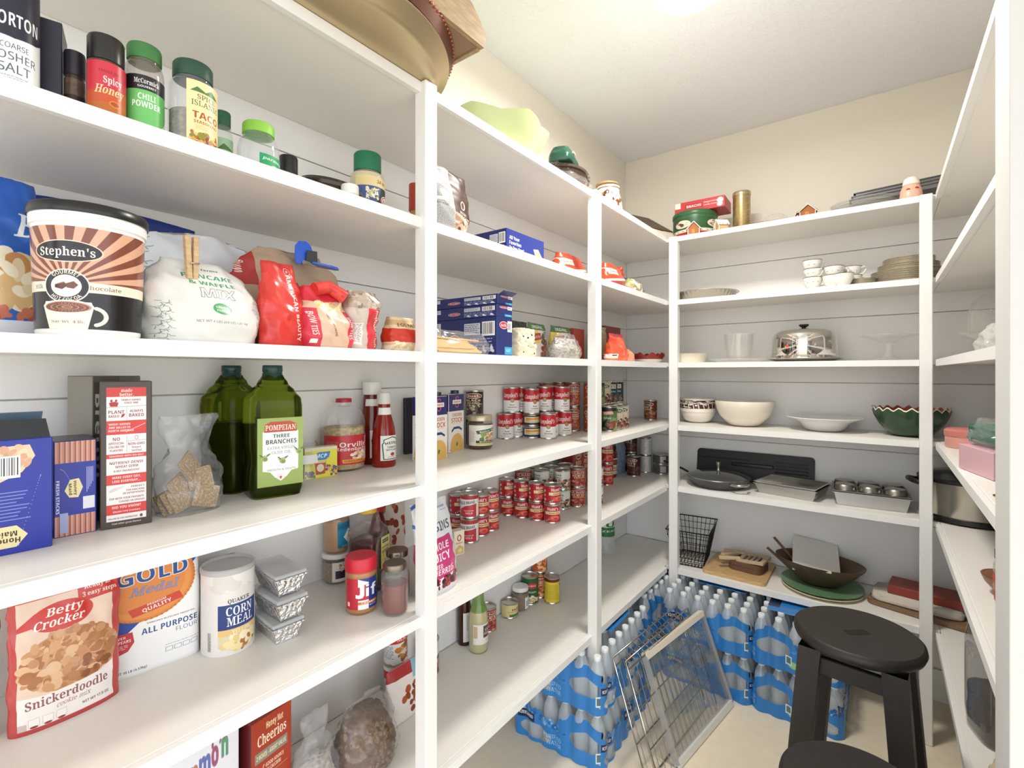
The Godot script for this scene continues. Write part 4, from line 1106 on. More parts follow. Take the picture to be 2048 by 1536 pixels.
	p = pr(200, 300, "f2e88a").rect(34, 26, 132, 34, "1e2430").text("KIRKLAND", 100, 43, 14, "f0ece0", {"w": 110}).text("WILDFLOWER", 100, 100, 18, "4a3a24", {"w": 150}).text("HONEY", 100, 140, 32, "3a2c1c", {"w": 140}).dabs(30, 170, 140, 100, 24, 3, 8, ["3a2c1c", "c9a43c", "8a6a2c"], 3)
	var hn := thing("honey_jug", "big square honey jug with a pale yellow label", "jug", V(-1.10, -0.579, -0.813), L + 0.35)
	part(hn, "body", bag(0.088, 0.205, 0.085, {"ex": 5.0, "crumple": 0.0, "rings": 30, "ws": [0.95, 1.0, 1.0, 1.0, 1.0, 1.0, 0.97, 0.62, 0.5], "ds": [0.95, 1.0, 1.0, 1.0, 1.0, 1.0, 0.97, 0.62, 0.5]}), clear(Color(0.75, 0.62, 0.58), 0.08, 0.06))
	part(hn, "honey", bag(0.083, 0.128, 0.080, {"ex": 5.0, "crumple": 0.0, "ws": [0.95, 1.0, 1.0, 1.0], "ds": [0.95, 1.0, 1.0, 1.0]}), hexm("3a120c", 0.15), V(0, 0.003, 0))
	part(hn, "label", patch(0.042, 0.085, 0.0445), tmat(p.tex(), 0.3), V(0.014, 0.055, 0))
	part(hn, "cap", lathe(P([0.022, 0.203, 0.023, 0.205, 0.022, 0.225, 0.0, 0.226]), 28), hexm("e0b83c", 0.4))
	bottle("syrup_bottle", "dark red syrup bottle between the honey jug and the berry pouch", "bottle", V(-1.16, -0.579, -0.893), L, P([0.0, 0.0, 0.03, 0.0, 0.032, 0.006, 0.032, 0.11, 0.022, 0.14, 0.014, 0.17, 0.014, 0.18]), hexm("5a120e", 0.12), P([0.016, 0.178, 0.017, 0.205, 0.0, 0.206]), hexm("b52a22", 0.4))
	p = pr(220, 420, "e2d6cc").dabs(0, 60, 220, 360, 34, 16, 26, ["a8402c", "b85038", "8a3024", "c06a4c"], 8).poly([0, 0, 220, 0, 220, 90, 110, 60, 0, 110], "b03a2c").poly([60, 20, 140, 10, 120, 60, 50, 60], "3c7a44")
	solo("fruit_pouch", "white pouch printed with red fruit, pressed against the first post", "pouch", bag(0.10, 0.225, 0.045, {"seed": 66, "dtop": 0.1}), tmat(p.tex(), 0.3), V(-1.215, -0.579, -0.985), L)
	p = pr(420, 300, "f2f2f0").rect(0, 0, 120, 300, "c22a3c").rect(120, 60, 90, 150, "c22a3c").poly([120, 0, 420, 0, 420, 300, 210, 300, 210, 40], "2a3a86").poly([300, 0, 420, 0, 420, 150, 320, 120], "4f9a44").poly([120, 56, 172, 56, 172, 160, 160, 186, 130, 192, 100, 186, 100, 150, 126, 158, 136, 146, 136, 80, 120, 80], "f6f4f2").text("if", 240, 122, 112, "f6f4f2", {"w": 112, "edge": "2a2a5c", "ew": 3.0}).rect(120, 226, 190, 26, "e07a2c").text("CREAMY", 214, 239, 16, "f6eee0", {"w": 130}).text("PEANUT BUTTER", 214, 268, 13, "f2f2f0", {"w": 150}).rect(20, 230, 24, 40, "f0d8d8")
	jar("peanut_butter_jar", "peanut butter jar with a red lid and red, white and blue label", "jar", V(-1.012, -0.579, -0.728), 0.0375, 0.134, L - 0.15, {"body": clear(Color(0.8, 0.6, 0.4), 0.35), "fill": hexm("b9834f", 0.55), "fy": 0.78, "lh": 0.24, "lr": 1.0, "nk": 0.92, "sh": 0.7, "lid": hexm("cf2438", 0.4), "ridged": true, "lab": tmat(p.tex(), 0.3), "l0": 0.12, "l1": 0.66, "la": 1.55})
	for e in [[V(-0.937, -0.579, -0.770), "open glass jar half full of amber jelly at the front corner", "701c02", 0.6], [V(-1.0, -0.579, -0.83), "second glass jar with a metal lid behind the amber jelly", "8a8a5c", 0.5]]:
		jar("jelly_jar", e[1], "jar", e[0], 0.0325, 0.120, L, {"body": M.glass, "fill": hexm(e[2], 0.15), "fy": e[3], "lh": 0.12, "lr": 0.86, "nk": 0.82, "sh": 0.72, "lid": mat(Color(0.5, 0.46, 0.40), 0.3, 0.9)})

	# ----- sixth shelf: cereal and bags
	p = pr(300, 560, "a8391f")
	p.rect(0, 0, 300, 560, "a5361c").text("Honey Nut", 170, 40, 30, "f0e0b8", {"w": 130, "rot": 0.0}).text("Cheerios", 150, 92, 46, "f6ead0", {"f": "bs", "w": 220}).rect(20, 138, 250, 46, "8a8578").text("2 BOXES - GREAT VALUE", 145, 161, 20, "efe0b0", {"w": 226})
	for i in 4:
		p.text("GOOD SOURCE", 170, 214 + i * 84, 16, "f0e4cc", {"w": 140}).text(["OF CALCIUM", "OF FIBER", "OF VITAMINS", "OF IRON"][i], 160, 238 + i * 84, 16, "f0e4cc", {"w": 110}).line(60, 214 + i * 84, 70, 230 + i * 84, 5, "f0e4cc").line(70, 230 + i * 84, 88, 204 + i * 84, 5, "f0e4cc").line(40, 262 + i * 84, 270, 258 + i * 84, 2, "d89a6c")
	carton("cereal_carton", "tall red-brown cereal carton on the lowest shelf in view", "box", V(-1.0375, -0.996, -0.5226), 1.73, 0.0946, 0.2698, 0.19, {"front": tmat(p.tex(), 0.3), "left": hexm("5a1410", 0.35)}, hexm("8a2a1a", 0.35))
	p = pr(420, 400, "e3e3ea").text("BAGS!", 330, 40, 24, "7a5a5c", {"f": "b", "w": 100, "rot": -0.25})
	for i in 6: p.text(["c", "i", "n", "m", "o", "n"][i], 60 + i * 56, 150 - i * 8, 54, ["b0486a", "3f8a5c", "c07a3c", "5a6ab0", "a84a6c", "4f9a6a"][i], {"f": "b", "edge": "8a8aa4", "ew": 2.5})
	p.dabs(260, 60, 150, 40, 8, 5, 9, ["6a5a6c", "8a5a5c"], 3)
	carton("cereal_bag_box", "white box with coloured lettering beside the cereal carton", "box", V(-1.045, -0.996, -0.3891), 1.641, 0.1425, 0.3478, 0.08, {"front": tmat(p.tex(), 0.35)}, hexm("d8d8e0", 0.4))
	var fb := thing("oat_bag", "clear plastic bag of white oats with a twisted neck, beside the cereal carton", "bag", V(-1.035, -0.996, -0.6173), L + 0.2)
	part(fb, "film", bag(0.115, 0.215, 0.09, {"crumple": 0.012, "freq": 20.0, "seed": 70, "ws": [0.9, 1.0, 1.0, 0.8, 0.5, 0.6], "ds": [0.9, 1.0, 0.95, 0.7, 0.4, 0.25]}), clear(Color(0.9, 0.9, 0.92), 0.12, 0.15))
	part(fb, "oats", bag(0.108, 0.115, 0.084, {"crumple": 0.008, "freq": 40.0, "seed": 71, "dtop": 0.5, "wtop": 0.7}), crumbly("bdb6aa", "f0ece4", 0.05))
	var nb := thing("granola_bag", "big clear bag of brown granola clusters lying by the first post", "bag", V(-1.05, -0.996, -0.7624), L + 0.2)
	part(nb, "film", bag(0.185, 0.165, 0.14, {"crumple": 0.014, "freq": 16.0, "seed": 75, "ws": [0.9, 1.0, 1.0, 0.95, 0.8, 0.6], "ds": [0.9, 1.0, 0.95, 0.8, 0.6, 0.2]}), clear(Color(0.88, 0.86, 0.86), 0.08, 0.15))
	part(nb, "granola", bag(0.172, 0.135, 0.128, {"crumple": 0.009, "freq": 45.0, "seed": 76, "dtop": 0.5, "wtop": 0.6, "rings": 40, "seg": 72}), crumbly("2a1a10", "85603f", 0.05))
	var fl := []
	var rng := RandomNumberGenerator.new()
	rng.seed = 5
	for i in 260:
		var aa := rng.randf_range(-1.9, 1.9)
		var hh := rng.randf_range(0.01, 0.115)
		var rr := 0.075 * sqrt(clampf(1.0 - pow(hh / 0.14, 2.2), 0.02, 1.0))
		fl.append([blob(0.007, 0.0035, 0.005, 0.2, 80.0, i % 5), at3(sin(aa) * rr * 1.14, hh, cos(aa) * rr * 0.84, V(rng.randf() * 3.0, rng.randf() * 3.0, rng.randf() * 3.0))])
	tag(part(nb, "flakes", join(fl), crumbly("6a4428", "b08a60", 0.2)), "", "", "", "stuff")
	p = pr(400, 220, "f0eeea").poly([0, 30, 400, 10, 400, 60, 0, 90], "c8442c").text("MANDARIN", 200, 50, 26, "f6eee8", {"w": 190, "f": "bs", "rot": -0.05}).dabs(110, 90, 190, 110, 60, 12, 26, ["d8863c", "e0a45c", "c46a2c", "8a4a2c"], 4).fine(10, 100, 80, 10, 9, "7a7a78")
	var mm := tmat(p.tex(), 0.3)
	can("fruit_can", "lower can of a stacked pair with orange fruit labels by the first post", V(-1.195, -0.996, -0.985), 0.037, 0.108, mm, L + 0.5, "fruit cans by the first post")
	can("fruit_can", "upper can of a stacked pair with orange fruit labels by the first post", V(-1.195, -0.888, -0.985), 0.037, 0.108, mm, L + 0.9, "fruit cans by the first post")
	p = pr(256, 300, "e6ddd6").rect(0, 0, 256, 60, "a83a3c").dabs(90, 110, 150, 150, 26, 14, 24, ["8a3a22", "a8542c", "6a2a1a"], 6).rect(180, 0, 76, 90, "8ab8c8")
	solo("nut_pouch", "white and red pouch printed with pecans beside the granola bag", "pouch", bag(0.12, 0.155, 0.05, {"seed": 80, "dtop": 0.1}), tmat(p.tex(), 0.3), V(-1.1, -0.996, -0.9337), L)

func grey_noise(key: String, freq: float, kind: int, oct: int) -> Texture2D:
	if not M.has(key): M[key] = noise_tex(freq, 256, kind, oct, Color(0.80, 0.78, 0.75), Color.WHITE)
	return M[key]

func wood(c0: String, c1: String, sd: int) -> StandardMaterial3D:
	var key := "wood" + c0 + c1
	if not M.has(key):
		var m := StandardMaterial3D.new()
		m.albedo_texture = grey_noise("grain", 0.02, FastNoiseLite.TYPE_SIMPLEX_SMOOTH, 4)
		m.albedo_color = Color(c0).lightened(0.08)
		m.roughness = 0.55
		m.uv1_triplanar = true
		m.uv1_scale = Vector3(3, 22, 22)
		m.uv1_offset = Vector3(sd * 0.37, sd * 0.21, sd * 0.13)
		M[key] = m
	return M[key]

func plain_white_bag() -> StandardMaterial3D:
	var p := pr(256, 256, "eef1f4")
	for i in 70:
		var a := i * 2.1
		for x in [8.0, 226.0]:
			var px: float = x + fmod(i * 13.0, 24.0)
			p.line(px, i * 3.6, px + cos(a) * 12, i * 3.6 + sin(a) * 10, 1.5, "6f9a7c")
	p.text("FARMS", 150, 130, 7, "4a5a60", {"w": 30}).dabs(120, 150, 30, 50, 10, 4, 8, ["b0603c", "c88a5c"], 2)
	return tmat(p.tex(), 0.3)

func crinkled() -> StandardMaterial3D:
	if not M.has("foil"):
		var m := StandardMaterial3D.new()
		m.albedo_color = Color(0.86, 0.86, 0.86)
		m.metallic = 1.0
		m.roughness = 0.22
		m.heightmap_enabled = true
		m.heightmap_texture = noise_tex(0.03, 256, FastNoiseLite.TYPE_SIMPLEX, 3)
		m.heightmap_scale = 0.3
		m.uv1_triplanar = true
		m.uv1_scale = Vector3(9, 9, 9)
		M["foil"] = m
	return M["foil"]

# flat or gently wrapped printed patch standing at local z
func patch(w: float, h: float, z: float) -> ArrayMesh:
	var am := ArrayMesh.new()
	quads(am, [[V(-w / 2, h, z), V(w / 2, h, z), V(w / 2, 0, z), V(-w / 2, 0, z), V(0, 0, 1)]], null)
	return am

func loaf_pan(l: float, w: float, h: float, flare: float) -> ArrayMesh:   # rectangular pan, long side along x, open at the top
	var am := ArrayMesh.new()
	var b := [V(-l / 2 + flare, 0, w / 2 - flare), V(l / 2 - flare, 0, w / 2 - flare), V(l / 2 - flare, 0, -w / 2 + flare), V(-l / 2 + flare, 0, -w / 2 + flare)]
	var t := [V(-l / 2, h, w / 2), V(l / 2, h, w / 2), V(l / 2, h, -w / 2), V(-l / 2, h, -w / 2)]
	var qs := [[b[3], b[2], b[1], b[0], V(0, -1, 0)], [b[0] + V(0, 0.0012, 0), b[1] + V(0, 0.0012, 0), b[2] + V(0, 0.0012, 0), b[3] + V(0, 0.0012, 0), V(0, 1, 0)]]
	var rim := 0.005
	for i in 4:
		var j := (i + 1) % 4
		var n: Vector3 = [V(0, 0, 1), V(1, 0, 0), V(0, 0, -1), V(-1, 0, 0)][i]
		qs.append([t[i], t[j], b[j], b[i], n])
		var k := n * -0.001
		qs.append([t[j] + k, t[i] + k, b[i] + k, b[j] + k, -n])
		var o: Vector3 = t[i] + n * rim + (t[i] - t[j]).normalized() * rim
		var o2: Vector3 = t[j] + n * rim + (t[j] - t[i]).normalized() * rim
		qs.append([t[i], t[j], o2, o, V(0, 1, 0)])
		qs.append([o, o2, o2 - V(0, 0.003, 0), o - V(0, 0.003, 0), n])
		qs.append([t[j] - V(0, 0.003, 0), t[i] - V(0, 0.003, 0), o - V(0, 0.003, 0), o2 - V(0, 0.003, 0), V(0, -1, 0)])
	quads(am, qs, null)
	return am

func oil_bottle(label: String, at: Vector3, turn: float, w: float, d: float, h: float, ws: Array, skin: Material, oil: Material) -> Node3D:
	var t := thing("oil_bottle", label, "bottle", at, turn)
	part(t, "body", bag(w, h, d, {"ex": 5.0, "crumple": 0.0, "rings": 60, "ws": ws, "ds": ws}), skin)
	part(t, "oil", bag(w * 0.95, h * 0.58, d * 0.95, {"ex": 5.0, "crumple": 0.0, "rings": 30, "ws": ws.slice(0, 9), "ds": ws.slice(0, 9)}), oil, V(0, 0.003, 0))
	part(t, "cap", lathe(P([0.017, h - 0.012, 0.0205, h - 0.012, 0.0205, h + 0.004, 0.0195, h + 0.005, 0.0195, h + 0.007, 0.0205, h + 0.008, 0.0205, h + 0.020, 0.019, h + 0.022, 0.0, h + 0.022]), 32), hexm("1c4440", 0.25))
	return t
# ---------------------------------------------------------------- left wall, middle bay
func soup_print() -> StandardMaterial3D:
	var p := pr(480, 240, "f2f0ec").rect(0, 0, 480, 124, "c4202c")
	for x in [180.0, 420.0]:
		p.text("Campbell's", x, 70, 44, "f8f4f0", {"f": "bs", "w": 170, "skew": 0.3}).oval(x + 20, 126, 20, 22, "8a7a44").oval(x + 20, 126, 13, 15, "b0a062").text("Beef", x + 20, 172, 15, "7a3a30", {"w": 44}).text("Consomme", x + 20, 196, 15, "7a3a30", {"w": 80}).rect(x - 50, 218, 90, 6, "c9c0b8")
	p.rect(300, 20, 60, 70, "a81a26").fine(306, 28, 48, 7, 8, "e8a8a4").bars(290, 140, 60, 60, 3)
	return tmat(p.tex(), 0.35)

func chili_print(bg: String, c1: String, words: Array, dabs: Array, sd: int) -> StandardMaterial3D:
	var p := pr(360, 240, bg)
	for x in [120.0, 300.0]:
		p.dabs(x - 80, 130, 160, 110, 60, 8, 20, dabs, sd).oval(x, 42, 66, 28, "f0e4d0").oval(x, 42, 60, 23, c1).text(words[0], x, 42, 24, "f6ecdc", {"w": 92, "f": "bs"}).text(words[1], x, 86, 20, "f4e6c8", {"w": 110}).text(words[2], x, 112, 20, "f2d89a", {"w": 90})
	return tmat(p.tex(), 0.35)

func paste_print() -> StandardMaterial3D:
	var p := pr(480, 180, "b5222e")
	for x in [150.0, 400.0]:
		p.text("Hunt's", x, 34, 36, "f6ecea", {"w": 110}).rect(x - 80, 62, 160, 34, "ecd49c").text("Tomato Paste", x + 14, 79, 16, "7a2a20", {"w": 110}).oval(x + 16, 138, 56, 32, "d84a42").oval(x + 20, 134, 40, 20, "e87a6c").oval(x + 26, 140, 22, 12, "c83a34").dabs(x - 70, 130, 40, 40, 8, 5, 9, ["5a7a3c", "e8b0a0"], 3)
	p.rect(236, 20, 70, 100, "efe6e0").bars(240, 24, 62, 60, 2).fine(240, 92, 60, 3, 8, "8a4a44").oval(20, 50, 14, 14, "f0dcd4").oval(20, 100, 14, 14, "e8c0b8").rect(8, 136, 30, 24, "e8d0c8")
	return tmat(p.tex(), 0.35)

func build_left_middle():
	var L := PI / 2
	# ----- top shelf
	var lobes := func(a: float, p: Vector2) -> Vector2: return Vector2(p.x * (1.0 + 0.09 * absf(sin(a * 3.5)) * clampf(p.y * 14.0, 0, 1)), p.y - 0.014 * absf(cos(a * 3.5)) * clampf(p.y * 10.0 - 0.3, 0, 1))
	var gb := StandardMaterial3D.new()
	gb.albedo_color = Color(0.79, 0.84, 0.63)
	gb.roughness = 0.25
	gb.backlight_enabled = true
	gb.backlight = Color(0.25, 0.28, 0.16)
	solo("salad_bowl", "large pale green plastic bowl with lobed sides on the top shelf", "bowl", lathe(P([0.0, 0.0, 0.10, 0.0, 0.14, 0.03, 0.175, 0.085, 0.190, 0.118, 0.186, 0.118, 0.170, 0.085, 0.135, 0.034, 0.10, 0.006, 0.0, 0.006]), 84, lobes), gb, V(-1.06, 0.691, -1.27))
	var ds := thing("dish_stack", "brown covered dish wrapped in clear film near the second post on the top shelf", "dish", V(-1.02, 0.691, -1.72), L)
	part(ds, "dish", join([[lathe(P([0.0, 0.0, 0.06, 0.0, 0.085, 0.06, 0.10, 0.085, 0.105, 0.09, 0.098, 0.09, 0.08, 0.064, 0.0, 0.01]), 40), at3(0, 0, 0, Vector3.ZERO, V(1.1, 1, 0.8))]]), hexm("4a3a2e", 0.18))
	part(ds, "dish_lid", join([[lathe(P([0.106, 0.088, 0.108, 0.094, 0.10, 0.104, 0.108, 0.110, 0.10, 0.122, 0.0, 0.126]), 40), at3(0, 0, 0, Vector3.ZERO, V(1.1, 1, 0.8))]]), hexm("3a2c22", 0.15))
	part(ds, "film", bag(0.26, 0.135, 0.20, {"crumple": 0.012, "seed": 5, "dtop": 0.3, "wtop": 0.8}), clear(Color(0.95, 0.95, 0.95), 0.05, 0.1))
	var nap := solo("napkin_pack", "dark green packet with a white band lying on the brown covered dish", "packet", bag(0.19, 0.055, 0.10, {"crumple": 0.004, "ex": 4.0, "seed": 6, "dtop": 0.7, "wtop": 0.8, "dbot": 0.9}), hexm("1f4a3a", 0.3), V(-1.02, 0.8275, -1.70), L + 0.3)
	part(nap, "paper_band", rbox(0.03, 0.006, 0.085, 0.001, {}, null, true), hexm("e6e8e4", 0.4), V(0.01, 0.0535, 0))
	# ----- second shelf
	var p := pr(360, 420, "4a2c22")
	p.poly([0, 300, 150, 270, 360, 330, 360, 420, 0, 420], "c9a48c").dabs(150, 300, 200, 110, 40, 10, 26, ["d8b8a0", "e8d4c0", "6a4030", "b08468"], 3).rect(10, 0, 150, 420, "b6b6b4").fine(18, 8, 134, 46, 8, "7a7a7c").rect(14, 210, 100, 20, "f0f0f0").text("Nutrition Facts", 65, 250, 13, "3a3a3c", {"w": 90}).oval(250, 210, 26, 30, "efe4da").oval(250, 210, 18, 22, "6a4a3c").text("RUSSET", 245, 268, 18, "f0e8e0", {"w": 66, "rot": 0.15}).text("NUGGETS", 240, 296, 24, "f0e8e0", {"w": 130, "rot": 0.15})
	solo("nugget_bag", "crumpled dark brown bag with a white nutrition strip beside the first post", "bag", bag(0.168, 0.172, 0.075, {"crumple": 0.006, "freq": 18.0, "seed": 12, "ws": [0.72, 0.85, 0.95, 1.0, 1.0, 0.98, 0.9], "ds": [0.8, 1.0, 1.0, 0.9, 0.7, 0.45, 0.3]}), tmat(p.tex(), 0.35), V(-0.935, 0.3685, -0.945), L + 0.1)
	p = pr(360, 220, "2a3a8c").text("All Your", 70, 58, 26, "f0f2f6", {"w": 92}).text("Favorites", 78, 96, 26, "f0f2f6", {"w": 108}).text("In One Bowl", 90, 134, 26, "f0f2f6", {"w": 132}).poly([250, 90, 300, 80, 350, 150, 320, 170, 270, 140], "e0c9b0").oval(306, 128, 34, 20, "cfa88c", 0.7)
	carton("snack_carton", "navy blue carton lying near the front of the second shelf, middle bay", "box", V(-0.955, 0.3685, -1.3446), 1.5708, 0.2185, 0.0964, 0.155, {"front": tmat(p.tex(), 0.35), "left": tmat(pasta_side(), 0.35)}, hexm("24347c", 0.4))
	p = pr(256, 160, "d2482a").poly([0, 120, 256, 70, 256, 84, 0, 136], "f0e8e0").poly([0, 136, 256, 90, 256, 160, 0, 160], "a83a24").rect(20, 40, 76, 40, "efeae2").text("Sweet", 58, 60, 18, "6a3a2c", {"w": 54})
	var orange := tmat(p.tex(), 0.25)
	var cb := solo("chip_bag", "orange-red bag on the second shelf left of the second post", "bag", bag(0.22, 0.10, 0.10, {"crumple": 0.006, "freq": 20.0, "seed": 14, "dtop": 0.35, "wtop": 0.75}), orange, V(-1.0, 0.3685, -1.70), L)
	var cb2 := dup(cb, V(-0.945, 0.3685, -1.975), L + 0.1, "orange-red bag with its end twisted shut, right of the second post")
	part(cb2, "twisted_end", bag(0.05, 0.055, 0.04, {"crumple": 0.012, "freq": 50.0, "seed": 15, "ws": [0.4, 0.6, 1.0], "ds": [0.4, 0.5, 0.7]}), hexm("b8402a", 0.25), V(0.085, 0.065, 0.0), V(0, 0, -0.9))
	# ----- third shelf: pasta
	var side := tmat(pasta_side(), 0.35)
	p = pr(160, 260, "26306e").oval(70, 52, 46, 26, "f0e6e6").oval(70, 52, 42, 22, "c83a44").text("Barilla", 70, 52, 18, "f6eef0", {"w": 62, "f": "bs"}).rect(110, 20, 50, 76, "e6eaec").bars(114, 30, 42, 58, 3).rect(80, 200, 80, 52, "3aa0d0").fine(96, 214, 50, 3, 8, "e0f0f6")
	var endm := tmat(p.tex(), 0.35)
	var nv := hexm("26306e", 0.4)
	for e in [[0.05, 0.117, "tall navy pasta carton at the bottom of the stack by the first post"], [0.1675, 0.037, "flat navy pasta carton in the middle of the stack by the first post"], [0.205, 0.031, "flat pasta carton with white nutrition panels on top of the stack"]]:
		var c := carton("pasta_carton", e[2], "box", V(-1.052, e[0], -1.127), 0.0 if e[0] < 0.2 else 0.03, 0.29, e[1], 0.075, {"front": side, "right": endm}, nv, "stack of navy pasta cartons")
		if e[0] > 0.2: part(c, "open_flap", rbox(0.001, 0.022, 0.07, 0.0003), nv, V(0.146, 0.028, -0.001), V(0, 0, -1.1))
	var sp := thing("spaghetti_bag", "clear bag of spaghetti lying at the shelf front beside the first post", "bag", V(-0.935, 0.051, -0.985), L)
	part(sp, "film", bag(0.25, 0.062, 0.085, {"crumple": 0.010, "seed": 17, "dtop": 0.5, "wtop": 0.9, "dbot": 0.9}), M.film)
	var str := []
	var stick := tube([V(-0.085, 0, 0), V(0.085, 0, 0)], 0.0028, 5)
	for i in 70: str.append([stick, at3(-0.02 + 0.008 * sin(i * 7.3), 0.004 + 0.035 * fmod(i * 0.618, 1.0), -0.03 + 0.06 * fmod(i * 0.381, 1.0), V(0, 0.03 * sin(i * 3.1), 0.02 * sin(i * 1.7)))])
	tag(part(sp, "strands", join(str), hexm("d9b070", 0.5)), "", "", "", "stuff")
	solo("foil_pouch", "dark grey pouch standing behind the pasta cartons", "pouch", bag(0.115, 0.145, 0.04, {"seed": 18, "crumple": 0.005, "dtop": 0.1}), hexm("3c4244", 0.35), V(-1.1, 0.05, -1.4945), L)
	var rm := solo("noodle_brick", "cream block of dried noodles with dark flecks at the shelf front", "noodles", bag(0.105, 0.092, 0.06, {"crumple": 0.010, "freq": 60.0, "seed": 19, "dtop": 0.7, "wtop": 0.9, "ex": 4.0}), hexm("eadfc4", 0.8), V(-0.93, 0.05, -1.2883), L + 0.1)
	for i in 11:
		part(rm, "fleck", rbox(0.006, 0.005, 0.003, 0.0005, {}, null, true), hexm("3a3428", 0.6), V(-0.034 + 0.024 * (i % 4), 0.012 + 0.026 * (i / 4) + 0.006 * sin(i * 2.0), 0.029 - 0.004 * absf(i % 4 - 1.5)))
	p = pr(300, 300, "efe6dc").rect(0, 0, 300, 56, "4f7a44").text("ORGANIC", 150, 30, 26, "f2f4ee", {"w": 190}).poly([0, 56, 140, 56, 120, 170, 0, 170], "f0d468").poly([40, 92, 170, 76, 176, 130, 50, 150], "b5302a").text("Tasty Bite", 108, 112, 22, "f6ece4", {"f": "bs", "w": 100, "rot": -0.1}).dabs(150, 90, 150, 200, 90, 10, 26, ["8a3424", "a8442c", "5a2418", "b8684c", "3a5a2c"], 5).oval(262, 84, 30, 30, "e4ece0").oval(262, 84, 24, 24, "3f6a3c").text("60", 262, 84, 22, "e4ece0", {"w": 28})
	var tb := solo("meal_pouch", "organic meal pouch with a green top band, left of a pair", "pouch", bag(0.135, 0.135, 0.05, {"seed": 20, "dtop": 0.1, "crumple": 0.006}), tmat(p.tex(), 0.3), V(-1.04, 0.05, -1.5281), L + 0.1, "organic meal pouches")
	dup(tb, V(-1.03, 0.05, -1.6854), L - 0.05, "organic meal pouch with a green top band, right of a pair, behind the speckled beans")
	var bb := thing("bean_bag", "clear bag of white and black beans in front of the organic pouches", "bag", V(-0.935, 0.05, -1.5654), L + 0.1)
	part(bb, "film", bag(0.20, 0.092, 0.085, {"crumple": 0.012, "seed": 22, "dtop": 0.3, "wtop": 0.7}), M.film)
	part(bb, "beans", bag(0.185, 0.075, 0.078, {"crumple": 0.010, "freq": 70.0, "seed": 23, "dtop": 0.4, "wtop": 0.7}), crumbly("3a342c", "f4f0e8", 0.05))
	carton("rice_box", "red box at the back of the pasta shelf beside the second post", "box", V(-1.1, 0.05, -1.9661), L, 0.10, 0.15, 0.03, {}, hexm("a8402c", 0.4))
	# ----- fourth shelf: soup
	p = pr(240, 480, "efeae2")
	p.rect(0, 0, 240, 140, "2a2a66").text("S", 130, 64, 96, "d85a72", {"f": "s", "w": 56}).rect(60, 46, 138, 34, "f2efe9").text("SWANSON", 129, 63, 17, "c8463c", {"w": 110}).text("CHICKEN", 128, 172, 26, "c4562c", {"w": 150}).text("STOCK", 128, 216, 38, "c4562c", {"w": 176}).rect(60, 244, 140, 2, "d8a88c").poly([40, 300, 80, 272, 160, 272, 210, 296, 206, 312, 160, 292, 84, 292, 48, 318], "2a3a66").oval(126, 430, 112, 116, "ece6dc").oval(130, 436, 104, 106, "e0b262").oval(130, 420, 12, 18, "5a7a2c", 0.4).text("32", 22, 462, 12, "4a4a4c", {"w": 20}).rect(0, 476, 240, 4, "e0b262")
	var stock := tmat(p.tex(), 0.35)
	var stb := hexm("e9e4dc", 0.4)
	for e in [[V(-1.147, -0.268, -1.206), 1.74, "white and navy stock carton with a soup bowl picture, in front beside the first post"], [V(-1.075, -0.268, -1.05), 1.70, "second stock carton hidden mostly behind the first post"]]:
		var c := carton("stock_carton", e[2], "carton", e[0], e[1], 0.092, 0.195, 0.063, {"front": stock, "left": stock}, stb)
		part(c, "gable_fold", rbox(0.092, 0.004, 0.006, 0.001, {}, null, true), stb, V(0, 0.195, -0.031))
		part(c, "cap", lathe(P([0.012, 0.0, 0.014, 0.001, 0.014, 0.012, 0.0, 0.013]), 20), hexm("20263a", 0.35), V(0.012, 0.195, -0.015))
	p = pr(300, 220, "ece9dc").poly([60, 60, 250, 20, 256, 52, 70, 96], "2c5a3c").text("Better Than", 158, 58, 20, "eef0e4", {"w": 150, "rot": -0.2, "f": "bs"}).dabs(90, 90, 170, 70, 50, 10, 22, ["d8b088", "e8d0a8", "8a9a4c", "c88a5c", "5a7a3c"], 3).rect(60, 164, 200, 26, "2a302c").text("BOUILLON", 160, 177, 15, "eef0e4", {"w": 150}).rect(60, 190, 200, 24, "d8c87c").fine(8, 60, 44, 14, 9, "9a9a8c")
	jar("bouillon_jar", "squat jar with cream and green label and pale metal lid beside the stock cartons", "jar", V(-1.1325, -0.268, -1.311), 0.0455, 0.118, L - 0.15, {"body": clear(Color(0.5, 0.4, 0.3), 0.3), "fill": hexm("3a2418", 0.4), "fy": 0.7, "lh": 0.16, "lr": 0.95, "nk": 0.9, "sh": 0.72, "lid": mat(Color(0.80, 0.76, 0.66), 0.35, 0.6), "lab": tmat(p.tex(), 0.3), "l0": 0.12, "l1": 0.72, "la": 1.7})
	var soup := soup_print()
	var chili := chili_print("a84a34", "7a241c", ["Nalley", "ORIGINAL", "CHILI"], ["b86a4c", "8a3a2c", "c98a6c", "a04c34"], 4)
	p = pr(300, 170, "2c3a5c").rect(50, 20, 220, 110, "efe6b0").poly([60, 36, 150, 30, 150, 80, 60, 96], "e8b05c").text("Snow's", 104, 58, 20, "b04a2c", {"f": "bs", "w": 76}).text("CLAMS", 210, 90, 24, "3a3a34", {"w": 96}).text("Chopped", 104, 108, 14, "8a6a3c", {"w": 80})
	var clam := tmat(p.tex(), 0.35)
	can("black_can", "black can with a gold lid behind the bouillon jar, upper of two", V(-1.205, -0.165, -1.365), 0.033, 0.10, chili_print("1e1a18", "8a3a2c", ["Bush", "BLACK", "BEANS"], ["3a2a24", "5a4438", "c8b8a0"], 8), L, "", "can")
	can("black_can", "dark can under the black can with a gold lid, behind the bouillon jar", V(-1.205, -0.268, -1.365), 0.033, 0.10, hexm("2a2422", 0.4), L)
